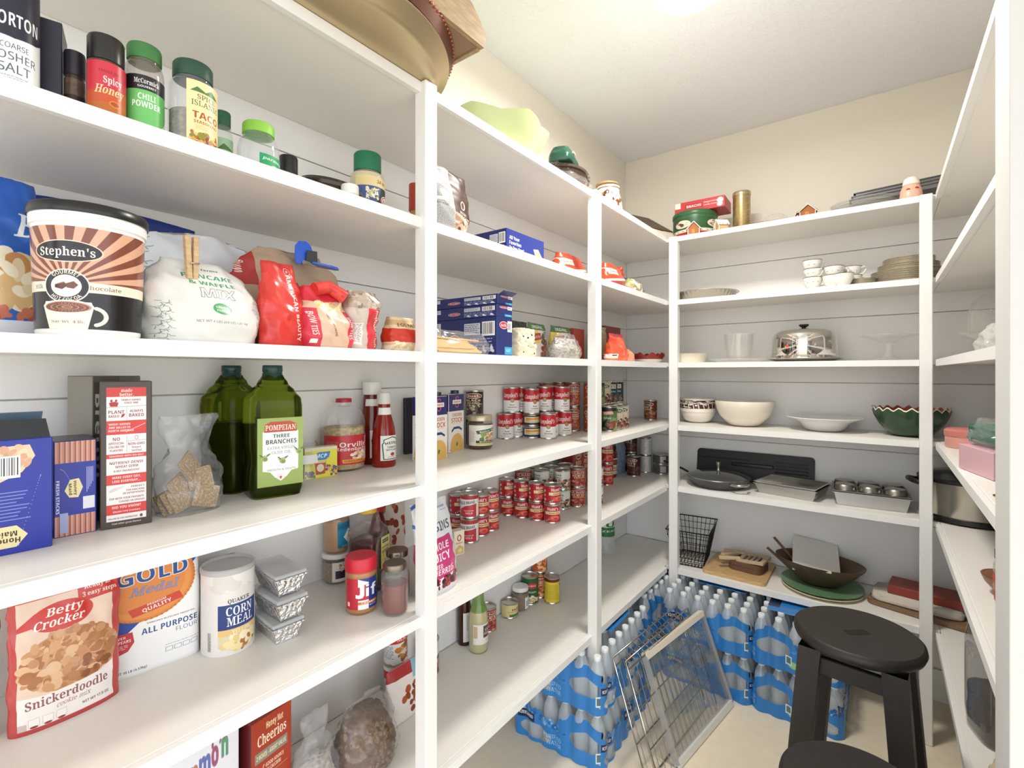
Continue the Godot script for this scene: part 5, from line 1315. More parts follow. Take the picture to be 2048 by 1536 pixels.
	var sr := [
		[V(-1.214, -0.268, -1.566), "leftmost bottom soup can of the red and white group"], [V(-1.214, -0.268, -1.638), "second bottom soup can from the left, at the wall"],
		[V(-1.078, -0.268, -1.672), "bottom soup can in the middle of the shelf front"], [V(-1.108, -0.268, -1.738), "bottom soup can just behind the front middle one"],
		[V(-1.082, -0.268, -1.803), "rightmost bottom soup can at the front beside the chili cans"], [V(-1.176, -0.268, -1.730), "bottom soup can hidden behind the clam cans"], [V(-1.172, -0.268, -1.803), "bottom soup can deep behind the front right one"],
		[V(-1.212, -0.1635, -1.602), "leftmost upper soup can standing across two cans"], [V(-1.214, -0.1635, -1.674), "upper soup can second from the left, at the wall"], [V(-1.150, -0.1695, -1.656), "soup can standing on the two flat clam cans"],
		[V(-1.140, -0.1635, -1.738), "upper soup can right of the one on the clam cans"], [V(-1.150, -0.1635, -1.808), "upper soup can fifth from the left, in the second row"], [V(-1.080, -0.1635, -1.783), "rightmost upper soup can at the front"]]
	for i in sr.size():
		can("soup_can", "red and white " + sr[i][1].replace("soup can", "condensed soup can"), sr[i][0], 0.0335, 0.1035, soup, L - 0.2 + 0.25 * sin(i * 2.3), "red and white soup cans")
	for i in 2:
		can("clam_can", ["lower", "upper"][i] + " flat clam can of the pair under a soup can", V(-1.150, -0.268 + i * 0.049, -1.656), 0.0365, 0.0485, clam, L + 0.2, "flat clam cans")
	var cs := [[V(-1.128, 0, -1.960), "front left chili stack"], [V(-1.212, 0, -1.872), "chili stack against the wall behind the soup"], [V(-1.200, 0, -1.955), "chili stack against the wall, second from left"], [V(-1.050, 0, -1.985), "chili stack hidden behind the second post"]]
	for c in cs:
		for j in 2:
			can("chili_can", ["bottom", "top"][j] + " can of the " + c[1], c[0] + V(0, -0.268 + j * 0.112, 0), 0.033, 0.1115, chili, L + 0.1 + 0.2 * j, "chili cans")
	# ----- fifth shelf: tomato paste and vegetables
	p = pr(260, 460, "e2e4e8").oval(30, 60, 60, 60, "3a6ab0").oval(30, 60, 44, 44, "e2e4e8").text("RAISINS", 130, 130, 44, "5a6270", {"w": 190}).text("DINNER", 190, 40, 10, "5a7aa8", {"w": 70}).rect(180, 56, 60, 3, "8aa0c8").poly([0, 190, 210, 176, 236, 370, 0, 384], "c4417a").text("WHOLE", 110, 222, 34, "f6eef2", {"w": 150}).text("JUICY", 110, 272, 38, "f6eef2", {"w": 150}).text("DRIED", 80, 316, 22, "f6eef2", {"w": 80}).text("CHERRIES", 126, 346, 30, "f6eef2", {"w": 176}).dabs(10, 384, 230, 40, 40, 10, 20, ["4a1c24", "6a2430", "b83a44"], 4).fine(20, 430, 220, 4, 7, "8a8a90")
	solo("fruit_pouch", "white and pink dried fruit pouch standing against the first post", "pouch", bag(0.135, 0.235, 0.06, {"seed": 33, "dtop": 0.1, "crumple": 0.006, "dbot": 1.0, "lean": -0.03}), tmat(p.tex(), 0.3), V(-0.94, -0.579, -0.9118), L + 0.05)
	p = pr(480, 200, "efe9e6").rect(0, 0, 480, 34, "b03a3c")
	for x in [130.0, 370.0]:
		p.poly([x - 60, 200, x - 40, 130, x + 10, 96, x + 110, 76, x + 110, 200], "c43a44").text("EAGLE BRAND", x + 20, 66, 28, "3a4048", {"w": 150, "rot": -0.1}).text("Sweetened", x + 40, 140, 12, "f4e8e4", {"w": 80}).text("MILK", x + 44, 164, 18, "f4e8e4", {"w": 60})
	var eagle := tmat(p.tex(), 0.35)
	for i in 2: can("milk_can", ["lower", "upper"][i] + " sweetened milk can of the pair beside the dried fruit pouch", V(-1.128, -0.579 + i * 0.084, -1.250), 0.0325, 0.083, eagle, L, "sweetened milk cans")
	p = pr(120, 240, "efe4cc").oval(60, 70, 26, 34, "b8503c").oval(60, 70, 15, 22, "efe4cc").text("ORGANIC", 60, 122, 12, "5a4a34", {"w": 80}).poly([10, 180, 60, 140, 110, 170, 110, 230, 10, 230], "e0bc74").oval(66, 200, 26, 20, "f0dca8")
	carton("broth_carton", "little cream carton in front of the milk cans", "carton", V(-1.0646, -0.579, -1.1323), 1.3402, 0.0397, 0.0771, 0.028, {"front": tmat(p.tex(), 0.4)}, hexm("efe4cc", 0.4))
	var paste := paste_print_cached()
	var hp := [["front left", V(-1.142, 0, -1.324)], ["second front left", V(-1.150, 0, -1.391)], ["back left", V(-1.209, 0, -1.345)], ["far back left", V(-1.206, 0, -1.279)], ["rightmost of four at the front", V(-1.017, 0, -1.606)], ["second from right of four", V(-1.084, 0, -1.597)], ["third from right of four", V(-1.151, 0, -1.588)], ["wall end of the row of four", V(-1.217, 0, -1.580)]]
	for e in hp:
		for j in 2:
			can("tomato_paste_can", "small red tomato paste can, " + ["bottom", "top"][j] + " of the " + e[0] + " stack", e[1] + V(0, -0.579 + j * 0.0735, 0), 0.0325, 0.073, paste, L + 0.6 + 0.35 * sin(e[1].z * 40.0 + j * 2.0), "tomato paste cans")
	p = pr(400, 200, "e4e6dc").dabs(0, 90, 400, 110, 120, 10, 22, ["5a6a4a", "8a3a34", "c87a6c", "3a4a34", "d8b0a0"], 7)
	for x in [100.0, 300.0]: p.rect(x - 60, 14, 110, 70, "e8eae2").text("Green", x, 40, 26, "3a5a34", {"f": "bs", "w": 80}).text("Beans", x, 70, 20, "3a5a34", {"f": "bs", "w": 70})
	var veg := tmat(p.tex(), 0.35)
	var red := chili_print("a8362c", "8a2a24", ["Chili", "RED", "BEANS"], ["c8685c", "8a3428", "e0a898"], 9)
	var tall := [["front", V(-1.082, 0, -1.790), veg], ["second front", V(-1.052, 0, -1.866), red], ["inner left", V(-1.152, 0, -1.735), veg], ["inner right", V(-1.155, 0, -1.820), veg], ["wall left", V(-1.214, 0, -1.690), red], ["wall middle", V(-1.216, 0, -1.772), veg], ["wall right", V(-1.214, 0, -1.870), veg], ["deep right", V(-1.135, 0, -1.905), veg], ["post side", V(-1.000, 0, -1.935), veg]]
	for e in tall:
		for j in 2:
			can("bean_can", ["silver-topped green bean can, ", "red bean can, "][1 if e[2] == red else 0] + ["bottom", "top"][j] + " of the " + e[0] + " stack behind the tomato paste", e[1] + V(0, -0.579 + j * 0.0835, 0), 0.0345, 0.083, e[2], L + 0.3 * sin(e[1].z * 30.0 + j), "stacked bean cans")
	carton("red_box", "dark red box at the back of the tomato shelf near the second post", "box", V(-1.14, -0.579, -2.06), L, 0.16, 0.235, 0.06, {"front": red}, hexm("8a2a20", 0.4))
	# ----- sixth shelf: sauces
	p = pr(120, 260, "e9e7e4").fine(20, 20, 80, 20, 7, "5a5a58").bars(40, 170, 44, 70, 3)
	bottle("soy_sauce_bottle", "dark sauce bottle with a white back label, left of the dressing", "bottle", V(-1.222, -0.996, -1.327), L + 0.5, P([0.0, 0.0, 0.023, 0.0, 0.0255, 0.005, 0.0255, 0.13, 0.02, 0.16, 0.012, 0.19, 0.012, 0.21]), hexm("3a1a10", 0.1), P([0.014, 0.205, 0.015, 0.235, 0.0, 0.236]), hexm("8a1e1a", 0.4), {"labs": [[0.0258, 0.015, 0.12, 1.5, tmat(p.tex(), 0.4)]]})
	p = pr(240, 220, "ece7de").rect(80, 20, 130, 130, "5a4030").text("Olive", 142, 66, 32, "f0e8dc", {"f": "bs", "w": 92}).text("Garden", 142, 104, 30, "f0e8dc", {"f": "bs", "w": 110, "skew": 0.2}).text("ITALIAN", 150, 184, 20, "5a6a4c", {"f": "s", "w": 92}).rect(4, 20, 30, 130, "c9b48c")
	var od := bottle("dressing_bottle", "pale Italian dressing bottle with green film round its neck", "bottle", V(-1.152, -0.996, -1.325), L + 0.2, P([0.0, 0.0, 0.032, 0.0, 0.035, 0.006, 0.035, 0.115, 0.030, 0.145, 0.018, 0.175, 0.015, 0.20, 0.015, 0.215]), clear(Color(0.86, 0.84, 0.7), 0.25, 0.06), P([0.017, 0.21, 0.018, 0.235, 0.0, 0.236]), hexm("3a5a2c", 0.4), {"fill": hexm("cfc48f", 0.3), "fp": P([0.0, 0.004, 0.030, 0.004, 0.033, 0.008, 0.033, 0.115, 0.028, 0.145, 0.0, 0.15]), "labs": [[0.0354, 0.035, 0.105, 1.6, tmat(p.tex(), 0.35)]]})
	part(od, "neck_film", lathe(P([0.031, 0.143, 0.026, 0.16, 0.020, 0.18, 0.019, 0.236, 0.0, 0.237]), 20), clear(Color(0.45, 0.62, 0.25), 0.6, 0.2))
	can("dark_can", "dark red can behind the pale dressing bottle", V(-1.216, -0.996, -1.455), 0.0335, 0.090, red, L + 0.6)
	can("vegetable_can", "can at the left edge of the sauce shelf, mostly hidden by the first post", V(-1.197, -0.996, -1.125), 0.035, 0.115, veg, L)
	p = pr(300, 160, "e0d698").text("HATCH", 170, 60, 26, "8a2a24", {"w": 110}).rect(90, 84, 160, 12, "c9b860").poly([100, 120, 250, 110, 250, 150, 100, 154], "4f7a3c")
	can("chile_can", "short pale yellow green-chile can in front of the white-lidded jar", V(-1.212, -0.996, -1.59), 0.0355, 0.060, tmat(p.tex(), 0.35), L + 0.1)
	p = pr(100, 160, "efefec").bars(20, 40, 60, 100, 5)
	jar("mushroom_jar", "small jar of brown mushrooms with a white lid", "jar", V(-1.213, -0.996, -1.664), 0.0355, 0.095, L, {"body": M.glass, "fill": crumbly("5a3c22", "a8845c"), "fy": 0.72, "lh": 0.16, "lr": 0.96, "nk": 0.9, "sh": 0.74, "lid": hexm("efeeea", 0.35), "lab": tmat(p.tex(), 0.4), "l0": 0.1, "l1": 0.6, "la": 0.35})
	p = pr(360, 220, "2a5c34")
	for x in [110.0, 290.0]: p.poly([x - 30, 50, x + 20, 36, x + 60, 50, x + 50, 84, x - 20, 88], "c83a34").text("Del Monte", x + 14, 62, 15, "f0e4dc", {"w": 66}).text("Beans", x + 20, 116, 18, "e8ecdc", {"w": 60, "f": "bs"}).dabs(x - 40, 150, 110, 60, 40, 8, 16, ["e0d0a0", "c8a878", "f0e4c0"], 3)
	can("green_can", "tall dark green vegetable can behind the white-lidded jar", V(-1.213, -0.996, -1.737), 0.0365, 0.118, tmat(p.tex(), 0.35), L + 0.2)
	var oc := chili_print("d07a2c", "a84424", ["Bush", "BAKED", "BEANS"], ["c85a34", "e8a45c", "b8442c", "f0c88c"], 5)
	for i in 2: can("baked_bean_can", ["bottom", "top"][i] + " orange can of the pair left of the yellow can", V(-1.213, -0.996 + i * 0.112, -1.812), 0.034, 0.1115, oc, L + 0.2 + i * 0.4, "orange cans")
	p = pr(360, 220, "e8cf3c").rect(0, 0, 360, 26, "6a2a20").text("Lindsay", 240, 90, 34, "3a3424", {"f": "bs", "w": 120, "skew": 0.2}).oval(250, 150, 40, 30, "4a5a2c").oval(270, 160, 22, 18, "eeeada").fine(60, 50, 90, 16, 9, "a8902c").oval(190, 60, 14, 14, "4a4424")
	can("olive_can", "bright yellow can standing rightmost on the sauce shelf", V(-1.141, -0.996, -1.80), 0.0345, 0.111, tmat(p.tex(), 0.35), L + 0.3)

func pasta_side() -> ImageTexture:
	if not M.has("pasta_side"):
		var p := pr(480, 160, "26306e").oval(190, 90, 44, 24, "f0e6e6").oval(190, 90, 40, 20, "c83a44").text("Barilla", 190, 90, 17, "f6eef0", {"w": 58, "f": "bs"}).rect(0, 10, 90, 60, "e6e6ea").fine(6, 16, 78, 6, 8, "7a7a84").rect(262, 20, 110, 50, "d8dae4").fine(268, 26, 98, 5, 8, "5a5e78").bars(384, 16, 84, 60, 6).fine(260, 86, 200, 5, 13, "aab0d0")
		for i in 4: p.oval(290 + i * 52, 130, 9, 14, "e8eaf2").oval(300 + i * 52, 140, 8, 7, "e8eaf2")
		M["pasta_side"] = p.tex()
	return M["pasta_side"]

# ---------------------------------------------------------------- left wall, far bay
func build_left_far():
	var L := PI / 2
	# ----- top shelf
	var jug := thing("jug", "white jug with brown leaf pattern beside the second post on the top shelf", "jug", V(-1.0, 0.691, -2.06), L)
	var p := pr(360, 160, "efece4").dabs(20, 30, 320, 110, 60, 6, 16, ["7a4a2c", "8a5a3c", "a87a54", "5a3a24"], 4).dabs(20, 30, 320, 110, 40, 5, 12, ["efece4"], 9).rect(0, 8, 360, 6, "8a6a4c")
	part(jug, "body", lathe(P([0.0, 0.0, 0.05, 0.0, 0.062, 0.01, 0.066, 0.05, 0.060, 0.10, 0.050, 0.135, 0.052, 0.16, 0.048, 0.16, 0.046, 0.135, 0.0, 0.13]), 36), tmat(p.tex(), 0.25))
	part(jug, "handle", tube([V(0.050, 0.15, 0), V(0.082, 0.14, 0), V(0.095, 0.10, 0), V(0.088, 0.05, 0), V(0.062, 0.03, 0)], 0.009, 8), hexm("efece4", 0.25))
	part(jug, "handle_trim", tube([V(0.060, 0.158, 0), V(0.092, 0.148, 0), V(0.106, 0.10, 0), V(0.097, 0.045, 0)], 0.004, 6), hexm("6a5a48", 0.3))
	solo("paper_ring", "brown ring lying on the mouth of the white jug", "ring", lathe(P([0.026, 0.0, 0.052, 0.004, 0.052, 0.010, 0.026, 0.006, 0.026, 0.0]), 32), hexm("b08a5c", 0.5), V(-1.0, 0.852, -2.05), 0.0)
	var bx := thing("brown_box", "open dark brown box with a raised lid in the corner of the top shelf", "box", V(-0.98, 0.691, -2.44), L - 0.25)
	part(bx, "base", slab(-0.13, 0.13, 0.0, 0.03, -0.09, 0.09), hexm("d8d2c4", 0.5))
	part(bx, "lid", slab(-0.13, 0.13, 0.0, 0.006, -0.19, 0.0), hexm("4a3626", 0.5), V(0.0, 0.034, 0.08), V(0.62, 0, 0.06))
	part(bx, "rim", slab(-0.12, 0.05, 0.030, 0.038, 0.0, 0.08), hexm("6a4a30", 0.5))
	# ----- second shelf
	p = pr(256, 160, "c9a88c").dabs(0, 0, 160, 160, 40, 12, 28, ["c8402c", "e8dcc8", "8aa05c", "efe6dc", "a8683c"], 3).rect(180, 0, 76, 160, "3a2c22").dabs(180, 20, 70, 120, 14, 8, 18, ["5a4434", "e8e0d4"], 5)
	solo("candy_bag", "cream and black foil candy bag lying right of the orange-red bag", "bag", bag(0.20, 0.062, 0.075, {"crumple": 0.010, "seed": 41, "ws": [0.95, 1.0, 0.9, 0.7], "ds": [0.9, 1.0, 0.8, 0.3]}), tmat(p.tex(), 0.22), V(-0.925, 0.3685, -2.17), L + 0.1)
	# ----- third shelf
	p = pr(256, 256, "e0583a").dabs(0, 0, 256, 256, 30, 14, 40, ["e4623f", "d84c30", "ec7450"], 3).rect(0, 190, 46, 40, "efe6dc").rect(8, 198, 26, 10, "3a3430").rect(60, 0, 196, 30, "c83c4c")
	var ob := solo("chip_bag", "bright orange bag with a folded corner on the pasta shelf, right of the second post", "bag", bag(0.165, 0.125, 0.085, {"crumple": 0.008, "seed": 45, "ws": [0.95, 1.0, 0.98, 0.92, 0.85], "ds": [0.9, 1.0, 0.8, 0.4, 0.12]}), tmat(p.tex(), 0.25), V(-0.96, 0.05, -2.0582), L)
	part(ob, "loose_end", bag(0.12, 0.06, 0.06, {"crumple": 0.010, "seed": 46, "ws": [1.0, 0.8, 0.3], "ds": [1.0, 0.8, 0.3]}), hexm("ec9a78", 0.25), V(0.12, 0, 0.0))
	carton("red_carton", "dark red carton standing behind the bright orange bag", "box", V(-1.1, 0.05, -2.3222), 1.5708, 0.183, 0.1858, 0.04, {}, hexm("7a2420", 0.4))
	solo("noodle_bag", "cream noodle packet between the second post and the dark red carton", "bag", bag(0.075, 0.165, 0.03, {"seed": 48, "dtop": 0.2, "crumple": 0.006}), crumbly("c8a870", "efe0b8"), V(-1.05, 0.05, -2.0978), L)
	var scal := func(a: float, q: Vector2) -> Vector2: return Vector2(q.x, q.y + (0.010 * cos(a * 9.0) if q.y > 0.03 else 0.0))
	var rd := thing("pie_dish", "dark red scalloped pie dish with a white outside, near the corner", "dish", V(-1, 0.05, -2.523))
	part(rd, "dish", lathe(P([0.0, 0.0, 0.066, 0.0, 0.078, 0.014, 0.082, 0.020]), 72), hexm("e9e4da", 0.3))
	part(rd, "glaze", lathe(P([0.082, 0.020, 0.094, 0.045, 0.090, 0.046, 0.080, 0.024, 0.064, 0.006, 0.0, 0.006]), 72, scal), hexm("8a2a22", 0.25))
	# ----- fourth shelf
	var beans := chili_print("c8bca8", "3f6a3c", ["S&W", "ORGANIC", "PINTO"], ["6a3a28", "8a4a34", "4a2a1c", "b87a5c"], 11)
	p = pr(360, 220, "20261f").dabs(0, 60, 360, 160, 30, 20, 44, ["5a7a44", "7a9a5c", "4a6a38"], 5)
	for x in [100.0, 280.0]: p.poly([x - 40, 40, x + 40, 30, x + 50, 60, x - 30, 70], "e8b0a0").dabs(x, 140, 60, 60, 26, 8, 15, ["8a3a34", "a8544c", "6a2a28"], 4).text("Kidney", x, 100, 20, "eef0e4", {"f": "bs", "w": 66})
	var kid := tmat(p.tex(), 0.35)
	p = pr(360, 220, "1c3a44")
	for x in [100.0, 280.0]: p.rect(x - 60, 24, 120, 46, "e0d8bc").text("BUSH'S", x, 47, 26, "1c2a24", {"w": 100}).text("Black Beans", x, 100, 18, "eae6da", {"w": 110}).dabs(x - 60, 130, 120, 80, 50, 8, 16, ["8a6a54", "5a3a2c", "b89a84"], 6)
	var blk := tmat(p.tex(), 0.35)
	var list := [[V(-0.994, 0, -2.062), kid, "front left green", 1], [V(-0.998, 0, -2.137), beans, "second front", 1], [V(-1.002, 0, -2.212), beans, "third front", 1], [V(-1.075, 0, -2.10), kid, "inner left", 2], [V(-1.080, 0, -2.178), beans, "inner second", 2], [V(-1.085, 0, -2.262), blk, "inner third", 2], [V(-1.090, 0, -2.345), blk, "inner fourth", 2]]
	for e in list:
		for j in e[3]:
			can("bean_can", "bean can beside the second post, " + (["bottom", "top"][j] + " of the " if e[3] > 1 else "the single ") + e[2] + " stack", e[0] + V(0, -0.268 + j * 0.113, 0), 0.0355, 0.1125, e[1], L - 0.1 + 0.2 * sin(j * 3.0 + e[0].z * 20.0), "bean cans in the far bay")
	can("pork_bean_can", "brown pork and beans can standing alone in the corner", V(-1.036, -0.268, -2.673), 0.0365, 0.113, chili_print("6a2a1c", "4a1c14", ["Van Camp's", "PORK &", "BEANS"], ["8a4a34", "b87a54", "a05c3c"], 13), 0.75)
	# ----- fifth shelf
	for j in 2: can("tomato_can", ["bottom", "top"][j] + " tall tomato can stacked beside the second post in the far bay", V(-1.13, -0.579 + j * 0.112, -2.31), 0.034, 0.1115, paste_print_cached(), L + 0.3, "tall tomato cans")
	p = pr(220, 200, "e8dcc0").oval(110, 50, 70, 34, "3a2a20").oval(110, 50, 60, 26, "8a4a30").text("RAGU", 110, 120, 34, "4a2a1c", {"f": "bs", "w": 130}).rect(20, 150, 180, 8, "8a3a24")
	jar("sauce_jar", "dark red pasta sauce jar with a cream label", "jar", V(-1.198, -0.579, -2.49), 0.040, 0.172, L - 0.3, {"body": clear(Color(0.6, 0.3, 0.2), 0.3), "fill": hexm("6a1e14", 0.3), "fy": 0.85, "lh": 0.12, "lr": 0.86, "nk": 0.8, "sh": 0.74, "lid": hexm("3a1e18", 0.4), "lab": tmat(p.tex(), 0.35), "l0": 0.12, "l1": 0.62, "la": 1.5})
	solo("blue_bag", "pale blue clear bag standing behind the pasta sauce jar", "bag", bag(0.12, 0.21, 0.05, {"seed": 51, "crumple": 0.010, "dtop": 0.2}), hexm("8aa0b8", 0.3), V(-1.20, -0.579, -2.62), L)
	var cc := chili_print("3a241e", "6a2a20", ["Chili", "HOT", "CHILI"], ["6a3a2c", "8a4a3c", "4a2a20"], 15)
	can("chili_can", "dark chili can at the front of the far corner, fifth shelf", V(-1.105, -0.579, -2.60), 0.038, 0.113, cc, 0.85)
	for j in 2: can("chili_can", "dark chili can behind the front one in the far corner, " + ["bottom", "top"][j] + " of its stack", V(-1.165, -0.579 + j * 0.113, -2.70), 0.036, 0.1125, cc, 0.8)
	p = pr(240, 220, "d9d6d0").fine(20, 16, 90, 22, 9, "8a8884").fine(130, 16, 90, 22, 9, "8a8884")
	var pl := tmat(p.tex(), 0.35)
	for j in 2: can("plain_can", "can with a pale printed back label, " + ["bottom", "top"][j] + " of the stack right of the dark chili", V(-1.09, -0.579 + j * 0.1, -2.735), 0.034, 0.0995, pl, 0.7, "pale labelled cans")
	for j in 2:
		var wc := can("tuna_can", "flat film-wrapped can, " + ["bottom", "top"][j] + " of the pair in the back corner", V(-1.005, -0.579 + j * 0.056, -2.755), 0.046, 0.0555, hexm("5a5a58", 0.3), 0.6, "film-wrapped flat cans")
		part(wc, "barcode_label", lathe(P([0.0462, 0.012, 0.0462, 0.046]), 10, null, PI - 0.35, PI + 0.35), pl)
	# ----- sixth shelf
	p = pr(260, 160, "2f7a44").rect(0, 0, 260, 60, "efefec").text("7UP", 130, 30, 50, "2f6a3c", {"w": 150}).text("ZERO", 130, 100, 20, "e8f0e4", {"w": 90})
	bottle("soda_bottle", "clear two-litre soda bottle with a green label beside the second post", "bottle", V(-1.19, -0.996, -2.425), L - 0.5, P([0.0, 0.012, 0.022, 0.0, 0.036, 0.0, 0.045, 0.02, 0.047, 0.08, 0.046, 0.13, 0.047, 0.20, 0.038, 0.25, 0.018, 0.29, 0.014, 0.31]), clear(Color(0.9, 0.94, 0.93), 0.16, 0.05), P([0.016, 0.305, 0.016, 0.325, 0.0, 0.326]), hexm("2f7a3c", 0.4), {"labs": [[0.0472, 0.115, 0.195, 3.1, tmat(p.tex(), 0.3)]]})

func paste_print_cached() -> StandardMaterial3D:
	if not M.has("paste"): M["paste"] = paste_print()
	return M["paste"]

# ---------------------------------------------------------------- back wall
func build_back():
	# ----- top shelf: tins, gingerbread houses, platters
	var p := pr(512, 200, "2f5a38")
	p.rect(0, 132, 512, 26, "e6e0cc").rect(0, 158, 512, 42, "b5301f").rect(0, 0, 512, 34, "35623e").rect(0, 32, 512, 3, "1f4028")
	for x in [60.0, 190.0, 320.0, 450.0]: p.oval(x, 82, 34, 36, "e6dcc8").dabs(x - 26, 56, 52, 50, 14, 5, 10, ["6a4a34", "e6dcc8", "8a5a44", "c9b89c"], int(x))
	for i in 22: p.oval(10 + i * 23, 146, 3, 4, "6a6a54").line(4 + i * 23, 140, 16 + i * 23, 152, 1.5, "8a8a70")
	var tin := thing("cookie_tin", "round green and red cookie tin at the left of the back top shelf", "tin", V(-0.775, 0.691, -2.62), 0.5)
	part(tin, "tin", lathe(P([0.0, 0.0, 0.107, 0.0, 0.109, 0.002, 0.109, 0.112]), 56), tmat(p.tex(), 0.35))
	part(tin, "lid", lathe(P([0.110, 0.110, 0.1115, 0.112, 0.1115, 0.130, 0.109, 0.134, 0.0, 0.134]), 56), hexm("35623e", 0.35))
	p = pr(420, 110, "c43a40").rect(0, 0, 50, 60, "efe4dc").rect(90, 30, 150, 46, "8a2a2c").rect(94, 34, 142, 38, "c43a40").text("BRACHS", 165, 53, 24, "f6ece6", {"w": 124}).text("Peppermint", 304, 34, 14, "f2dcd4", {"w": 110}).text("Candy Canes", 304, 62, 14, "f2dcd4", {"w": 110}).oval(385, 40, 26, 28, "efece4").oval(382, 80, 24, 22, "efece4")
	carton("candy_box", "red candy box lying across the lid of the green tin", "box", V(-0.735, 0.8255, -2.555), 0.03, 0.245, 0.056, 0.15, {"front": tmat(p.tex(), 0.35)}, hexm("c03a3e", 0.4))
	var ginger := hexm("a8693a", 0.7)
	var icing := hexm("f2ede2", 0.6)
	house("plain gingerbread house with white icing edges in front of the green tin", V(-0.752, 0.691, -2.520), 0.3, 0.075, 0.05, 0.062, ginger, icing, false)
	house("gingerbread house heavily covered in icing between the tin and the gold canister", V(-0.620, 0.691, -2.530), -0.9, 0.062, 0.045, 0.058, hexm("c9a878", 0.7), icing, true)
	house("gingerbread house standing on the reddish wooden tray", V(-0.268, 0.706, -2.600), 0.25, 0.085, 0.05, 0.055, ginger, icing, false)
	var gold := mat(Color(0.70, 0.62, 0.44), 0.3, 0.75)
	var gc := thing("canister", "tall gold metal canister with diagonal lines", "canister", V(-0.548, 0.691, -2.62))
	part(gc, "body", lathe(P([0.0, 0.0, 0.038, 0.0, 0.040, 0.003, 0.040, 0.185]), 40), gold)
	part(gc, "lid", lathe(P([0.041, 0.183, 0.042, 0.186, 0.042, 0.200, 0.040, 0.203, 0.0, 0.203]), 40), mat(Color(0.76, 0.70, 0.54), 0.25, 0.8))
	for j in 5:
		var pts := []
		for i in 21:
			var a := -1.6 + 3.2 * i / 20.0
			pts.append(V(sin(a) * 0.0402, 0.02 + j * 0.034 + 0.018 * a, cos(a) * 0.0402))
		part(gc, "line", tube(pts, 0.0007, 4), mat(Color(0.85, 0.82, 0.72), 0.3, 0.6))
	solo("wooden_tray", "reddish wooden tray lying under the clear dome and a gingerbread house", "tray", rbox(0.30, 0.014, 0.20, 0.004, {}, null, true), wood("9a4028", "7a2c1c", 4), V(-0.345, 0.691, -2.62), 0.06)
	solo("plastic_dome", "crinkled clear plastic dome on the reddish tray", "dome", blob(0.072, 0.062, 0.06, 0.12, 40.0, 4, 1.0), clear(Color(0.95, 0.95, 0.94), 0.14, 0.08), V(-0.405, 0.706, -2.655))
	var gl := clear(Color(0.85, 0.86, 0.84), 0.15, 0.04)
	for i in 3:
		solo("glass_platter", ["bottom", "middle", "top"][i] + " clear cut-glass platter of the stack on the back top shelf", "platter", lathe(P([0.0, 0.0, 0.08, 0.0, 0.10, 0.004, 0.124, 0.016, 0.1235, 0.019, 0.098, 0.008, 0.0, 0.004]), 56), gl, V(-0.055, 0.691 + i * 0.0135, -2.62), 0.0, "clear glass platters")
	var steel := mat(Color(0.50, 0.50, 0.50), 0.35, 0.9)
	for i in 3:
		var tr := thing("baking_sheet", ["lowest", "middle", "uppermost"][i] + " dark grey baking sheet of the slanted stack beside the pink figure", "baking sheet", V(0.045 + i * 0.008, 0.745 + i * 0.013, -2.70), 0.03)
		tr.rotation.z = 0.05
		part(tr, "sheet", loaf_pan(0.30, 0.20, 0.018, 0.008), steel)
	var fig := thing("shaker", "pink spotted ceramic shaker with a white cap, right end of the back top shelf", "shaker", V(0.1, 0.691, -2.525), 0.1)
	var pinkm := hexm("eab8a0", 0.35)
	part(fig, "body", lathe(P([0.0, 0.0, 0.036, 0.0, 0.038, 0.006, 0.034, 0.040, 0.026, 0.062, 0.0, 0.066]), 32), pinkm)
	part(fig, "cap", lathe(P([0.028, 0.060, 0.027, 0.070, 0.022, 0.086, 0.010, 0.093, 0.0, 0.094]), 28), hexm("f6f3ea", 0.4))
	for e in [[-0.4, 0.042, 0.0075], [0.45, 0.044, 0.0075], [0.02, 0.020, 0.006]]:
		part(fig, "spot", blob(e[2], e[2], 0.003, 0.0, 1.0, 1, 1.0), hexm("c23028", 0.4), V(sin(e[0]) * 0.0335, e[1] - e[2], cos(e[0]) * 0.0335), V(-0.15, e[0], 0))
	# ----- second shelf: china
	var ribs := func(a: float, q: Vector2) -> Vector2: return Vector2(q.x * (1.0 + 0.02 * sin(a * 40.0) * (1.0 if q.y > 0.008 else 0.0)), q.y)
	solo("pie_pan", "fluted silver pie pan beside the corner post", "pan", lathe(P([0.0, 0.0, 0.12, 0.0, 0.125, 0.004, 0.150, 0.042, 0.160, 0.044, 0.160, 0.046, 0.148, 0.046, 0.122, 0.006, 0.0, 0.004]), 240, ribs), mat(Color(0.78, 0.76, 0.72), 0.25, 0.9), V(-0.73, 0.369, -2.65))
	var cup := make_cup()
	var cups := [[V(-0.240, 0.3695, -2.56), 0.4, "bottom cup of the left stack of three china cups"], [V(-0.238, 0.408, -2.56), -0.8, "middle cup of the left stack of three china cups"], [V(-0.242, 0.4465, -2.56), 0.6, "top cup of the left stack, tilted towards the front"], [V(-0.166, 0.3695, -2.55), 1.4, "bottom cup of the second stack of china cups"], [V(-0.160, 0.408, -2.552), 0.2, "wide cup sitting on top of the second stack"], [V(-0.098, 0.3695, -2.61), 0.7, "bottom cup of the right-hand stack with its handle showing"], [V(-0.100, 0.409, -2.612), -0.3, "upper cup of the right-hand stack, highest of all the cups"], [V(-0.125, 0.3695, -2.535), 2.2, "small front china cup between the stacks and the saucers"]]
	for i in cups.size():
		if i == 0:
			cup.position = cups[0][0]
			cup.rotation.y = cups[0][1]
			cup.set_meta("label", "white china teacup, " + cups[0][2])
		else:
			dup(cup, cups[i][0], cups[i][1], "white china teacup, " + cups[i][2])
